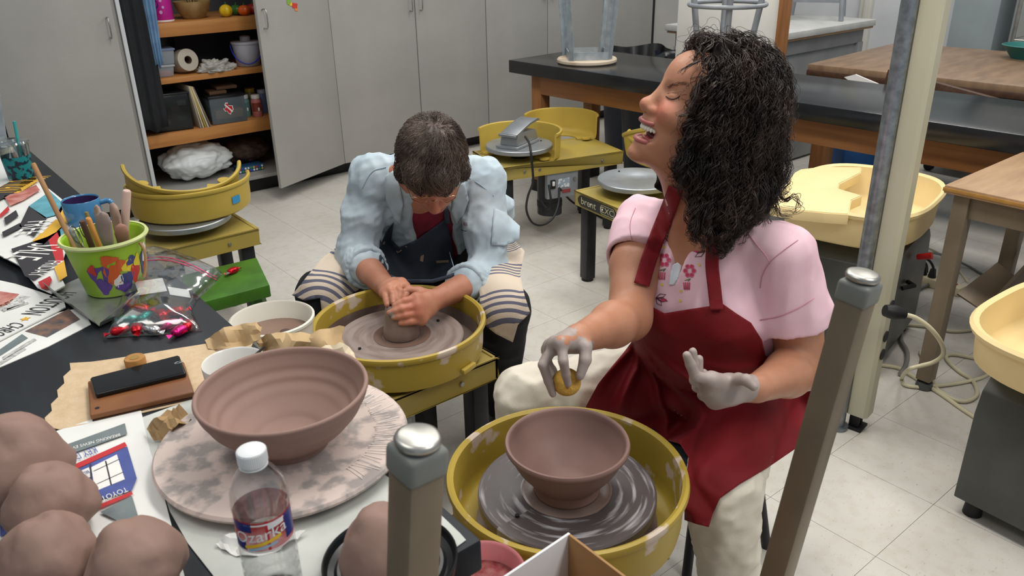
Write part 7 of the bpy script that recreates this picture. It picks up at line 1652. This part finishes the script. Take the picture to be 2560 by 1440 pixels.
drape('collar', [(1135, 470), (1162, 455), (1172, 500), (1158, 540), (1142, 560), (1128, 530)], [bv_sh, bv_ts], .010, 8, m_denim, mm, .003, smooth_n=4)
m_nav = pm('navy_apron', C(58, 66, 82), .8, col2=C(44, 50, 64), vs=7, vdet=6, bump=.1, bs=400)
ap, bv_map = drape('apron', [(985, 555), (978, 600), (998, 618), (1040, 600), (1085, 568), (1112, 548), (1122, 575), (1132, 620), (1136, 690), (1080, 700), (1010, 700), (968, 690), (948, 650), (948, 620), (965, 580)], [bv_ts, bv_sh], .012, 8, m_nav, mm, .003, disp=lambda P: .004*vnoise(P*16)+.004*(1-2*np.abs(vnoise(P*11+4))), smooth_n=8)
drape('apron_hem', [(972, 685), (1010, 698), (1080, 698), (1132, 684), (1130, 694), (1082, 708), (1008, 708), (968, 694)], [bv_ts, bv_sh], .017, 8, m_nav, mm, .004, smooth_n=8)
drape('apron_strap', [(1108, 520), (1120, 518), (1126, 560), (1112, 560)], [bv_ts, bv_sh, bvm_body], .010, 7, m_nav, mm, .002)
for poly in ([(1052, 640), (1060, 636), (1058, 655), (1050, 652)], [(1090, 652), (1122, 650), (1122, 656), (1092, 658)], [(990, 628), (1015, 615), (1018, 618), (994, 633)], [(958, 605), (963, 603), (962, 612), (957, 611)]):
    Q = []
    for x, y in poly:
        d = _ray(x, y); d = d/np.linalg.norm(d); h = bv_map.ray_cast(Vector(CAM), Vector(d)); 
        if h[0] is not None: Q.append(np.array(h[0])-d*.001)
    if len(Q) > 2: npmesh('clay_smear', Q, [tuple(range(len(Q)))], pm('dry_clay', C(176, 156, 140), .9), mm, sm=0)
def on_shirt(x, y):
    d = _ray(x, y); d = d/np.linalg.norm(d); h = bv_sh.ray_cast(Vector(CAM), Vector(d)); return np.array(h[0])-d*.002 if h[0] is not None else uf(x, y, 2.2)
V, F = text_geo('LEE', 1.); npmesh('embroidered_name', [on_shirt(1161+v[0]*11, 560-v[1]*11+v[0]*1.) for v in V], F, pm('red_thread', C(130, 40, 56), .7), mm, sm=0)
MB().tube([on_shirt(x, y) for x, y in ((1152, 574), (1158, 577), (1166, 578))], .0012, 5).build('embroidered_mark', pm('navy_thread', C(50, 60, 90), .7), mm, world=True)
for pts in ([(905, 470), (930, 430), (965, 418)], [(1165, 440), (1200, 462), (1235, 490)], [(1120, 560), (1122, 620), (1138, 680)]):
    MB().tube(smooth_path([on_shirt(x, y) for x, y in pts], 6), .0014, 5).build('stitched_seam', pm('denim_seam', C(150, 172, 188), .8), mm, world=True)
# trousers, shoes
mkL = uz(1262, 772, .47); mkR = uz(800, 735, .47); mhL = mPel+NL*.09-UP*.02; mhR = mPel-NL*.09-UP*.02
maL = uz(1252, 1005, .10); maR = np.array([mkR[0]+.02, mkR[1]+.05, .10])
tr = SDF().u(s_ell(mPel, (.15, .19, .10), NR)).chain([mhL, mkL], [.095, .070], .03).chain([mkL, maL], [.068, .055], .02).chain([mhR, mkR], [.095, .070], .03).chain([mkR, maR], [.068, .055], .02).noise(fold(15, .006, 7.7)).i(s_plane((0, 0, .06), (0, 0, -1)))
P, F = body_mesh([(tr, *bounds([mPel, mhL, mhR, mkL, mkR, maL, maR], .13), .007, 1)])
fast_mesh('trousers', P, F, pm('black_trousers', C(22, 23, 28), .85, var=.15, vs=12), mm); bv_mt = bvh_of(P, F)
for an in (maL, maR):
    fd = NF*.16; so = SDF().u(s_cap((an[0]-fd[0]*.2, an[1]-fd[1]*.2, .045), (an[0]+fd[0], an[1]+fd[1], .034), .045, .038)).i(s_plane((0, 0, .002), (0, 0, -1)), .002)
    P, F = body_mesh([(so, *bounds([an*[1, 1, .3], an+fd], .08), .007, 1)]); sh1 = fast_mesh('shoe', P, F, pm('black_shoe', C(26, 26, 30), .55), mm)
    MB().tube([np.array([an[0]+fd[0]*.4, an[1]+fd[1]*.4, .083])+NL*x for x in (-.02, 0, .02)], .003, 6).build('lace', pm('black_lace', C(14, 14, 16), .7), sh1, world=False) if False else None
# striped towel over the lap
lap = SDF().chain([mhL, mkL], [.105, .082], .02).chain([mhR, mkR], [.105, .082], .05).u(s_ell(mPel, (.16, .2, .11), NR), .05); P, F = body_mesh([(lap, *bounds([mhL, mhR, mkL, mkR], .16), .01, 1)]); bv_ml = bvh_of(P, F)
def towel_mat():
    m = pm('striped_towel', C(206, 188, 170), .95, bump=.3, bs=300); nt, N, B = nodes(m); tc = N.new('ShaderNodeTexCoord'); sp_ = N.new('ShaderNodeSeparateXYZ'); nt.links.new(tc.outputs['UV'], sp_.inputs[0])
    def stripes(sock, freq):
        a = N.new('ShaderNodeMath'); a.operation = 'MULTIPLY'; a.inputs[1].default_value = freq; nt.links.new(sock, a.inputs[0]); b = N.new('ShaderNodeMath'); b.operation = 'FRACT'; nt.links.new(a.outputs[0], b.inputs[0]); return b.outputs[0]
    big = stripes(sp_.outputs[1], 5.0); fine = stripes(sp_.outputs[1], 45.0)
    c1 = N.new('ShaderNodeMath'); c1.operation = 'LESS_THAN'; c1.inputs[1].default_value = .5; nt.links.new(big, c1.inputs[0]); c2 = N.new('ShaderNodeMath'); c2.operation = 'LESS_THAN'; c2.inputs[1].default_value = .45; nt.links.new(fine, c2.inputs[0])
    mu = N.new('ShaderNodeMath'); mu.operation = 'MULTIPLY'; nt.links.new(c1.outputs[0], mu.inputs[0]); nt.links.new(c2.outputs[0], mu.inputs[1])
    mx = N.new('ShaderNodeMixRGB'); nt.links.new(mu.outputs[0], mx.inputs[0]); mx.inputs[1].default_value = C(208, 192, 174); mx.inputs[2].default_value = C(98, 98, 116); nt.links.new(mx.outputs[0], B.inputs['Base Color']); return m
m_tow = towel_mat()
def uvmap(o, fn):
    me = o.data; uv = me.uv_layers.new(name='UVMap'); M = o.matrix_basis if o.parent is None else o.parent.matrix_basis
    for l in me.loops: p = M@me.vertices[l.vertex_index].co; uv.data[l.index].uv = fn(np.array(p))
tw = thing('towel', 'cream striped towel laid across the man\'s lap', 'towel', (mPel[0], mPel[1], .4))
o, _ = drape('towel_side', [(880, 600), (850, 612), (805, 645), (768, 690), (730, 738), (762, 752), (800, 745), (806, 790), (830, 770), (870, 740), (920, 710), (945, 690), (930, 640)], [bv_ml, bv_mt], .012, 9, m_tow, tw, .003, disp=lambda P: .005*vnoise(P*12), smooth_n=6)
uvmap(o, lambda p: ((p-mPel)@NL*.9, (p-mPel)@NF*1.0+(p[2]-.4)*-.4))
o, _ = drape('towel_side', [(1235, 585), (1275, 588), (1312, 628), (1300, 685), (1312, 740), (1326, 782), (1295, 812), (1282, 856), (1240, 835), (1195, 800), (1200, 740), (1190, 690)], [bv_ml, bv_mt], .012, 9, m_tow, tw, .003, disp=lambda P: .005*vnoise(P*12+5), smooth_n=8)
uvmap(o, lambda p: ((p-mPel)@NL*.9, (p-mPel)@NF*1.0+(p[2]-.4)*-.6+.05))
# shirt tail hanging behind his left side
drape('shirt_tail', [(1235, 520), (1262, 530), (1300, 565), (1298, 600), (1262, 615), (1228, 612)], [bv_sh, bv_ml], .006, 9, m_denim, mm, .004, disp=lambda P: .006*vnoise(P*18), smooth_n=3)
# glasses
m_wire = pm('gold_wire', C(190, 160, 130), .25, 1.)
for s_ in (-1, 1):
    MB().tube([mp(.098-.010*abs(math.cos(a)), s_*(.034+.025*math.cos(a)), .0+.018*math.sin(a)) for a in np.linspace(0, 2*PI, 25)], .0013, 6).build('glasses_rim', m_wire, mm, world=True)
    MB().tube([mp(.088, s_*.059, .004), mp(.05, s_*.074, .006), mp(-.01, s_*.080, .004)], .0012, 6).build('glasses_arm', m_wire, mm, world=True)
MB().tube(smooth_path([mp(.096, -.010, .002), mp(.102, 0, .006), mp(.096, .010, .002)], 4), .0012, 6).build('glasses_bridge', m_wire, mm, world=True)
# hair
hm = SDF().u(s_ell(mp(-.014, 0, .047), (.112, .092, .094), MR)).u(s_ell(mp(-.05, 0, -.01), (.07, .086, .075), MR), .03)
for s_ in (-1, 1): hm.u(s_cap(mp(.03, s_*.074, .04), mp(.022, s_*.080, -.01), .022, .014), .02)
hm.u(s_cap(mp(.065, -.04, .085), mp(.075, .03, .085), .026, .026), .03); hm.u(s_cap(mp(.085, -.025, .060), mp(.088, .03, .058), .014, .014), .02)
hm.sub(s_ell(mp(.10, 0, -.03), (.062, .10, .085), MR), .012)
base = SDF(); base.ops = list(hm.ops); base.noise(lambda P: .006+.006*vnoise(P*30)+.003*vnoise(P*70))
P, F = polygonize(base, *bounds(corners(mp, (-.135, .11), (-.105, .105), (-.1, .15)), .012), .005)
m_hairm = pm('greying_brown_hair', C(60, 45, 37), .45, col2=C(104, 88, 78), vs=16, vdet=4)
fast_mesh('hair_mass', P, F, m_hairm, mm)
rng = np.random.default_rng(9); crown = mp(-.06, .01, .12)
rt = P[rng.integers(0, len(P), 4200)]
X = rt.copy(); path = [X.copy()]; offs = rng.uniform(-.002, .006, len(X)); sw = rng.normal(size=(len(X), 1))*.35
for k in range(9):
    g = grad(hm, X); d = X-crown; d /= np.linalg.norm(d, axis=1)[:, None]+1e-9; d = d+.9*vnoise(X*26)[:, None]*np.cross(g, d)+sw*np.cross(g, d); d = d-g*(d*g).sum(1)[:, None]; d /= np.linalg.norm(d, axis=1)[:, None]+1e-9
    X = X+d*.0048; X = X-g*((hm(X)-offs-.002*math.sin(k))*.6)[:, None]; path.append(X.copy())
strands('hair_strands', m_hairm, mm, list(np.stack(path, 1)), .00075)['kind'] = 'stuff'
# his stool
t = thing('stool', 'low dark stool under the bowed man', 'stool', (mPel[0], mPel[1], 0))
MB().lathe([(0, .30), (.15, .30), (.165, .31), (.165, .335), (.15, .352), (0, .356)], 40).build('seat', pm('black_vinyl', C(34, 34, 38), .6), t)
for k in range(4):
    a = k*PI/2+.5; MB().cyl((.11*math.cos(a), .11*math.sin(a), .30), (.17*math.cos(a), .17*math.sin(a), 0), .012, n=12).build('leg', m_legb, t)
# ------------------------------------------------------------------ groups of like things
GROUPS = {'tall_cabinet': 'row of grey laminate cabinets', 'pottery_wheel': 'pottery wheels around the room', 'splash_pan': 'loose splash pans', 'newspaper': 'newspapers on the near bench', 'toy_vegetable': 'toy vegetables on the top shelf',
          'paint_jar': 'paint jars on the third shelf', 'storage_tub': 'frosted tubs on the second shelf', 'storage_bin': 'bins on the third shelf', 'loop_tool': 'tools in the green pail', 'wooden_tool': 'tools in the green pail', 'clay_paddle': 'tools in the green pail',
          'extension_cord': 'cords around the beige pole', 'kraft_paper': 'kraft paper pieces on the near bench', 'paper_scrap': 'crumpled paper scraps on the near bench', 'trash_bin': 'bins by the black bench', 'black_workbench': 'black-topped workbenches',
          'clay_bowl': 'freshly thrown clay bowls', 'foot_pedal': 'wheel foot pedals', 'mug': 'mugs on the near bench', 'work_table': 'work tables on the right'}
for o in list(COL.objects):
    if o.parent is None and 'label' in o and 'group' not in o:
        b = o.name.split('.')[0]
        if b in GROUPS: o['group'] = GROUPS[b]
        elif b == 'clay_lump' and 'man' not in o['label']: o['group'] = 'clay lumps on the near bench'
        elif b == 'stool' and 'upturned' in o['label']: o['group'] = 'upturned stools on the benches'
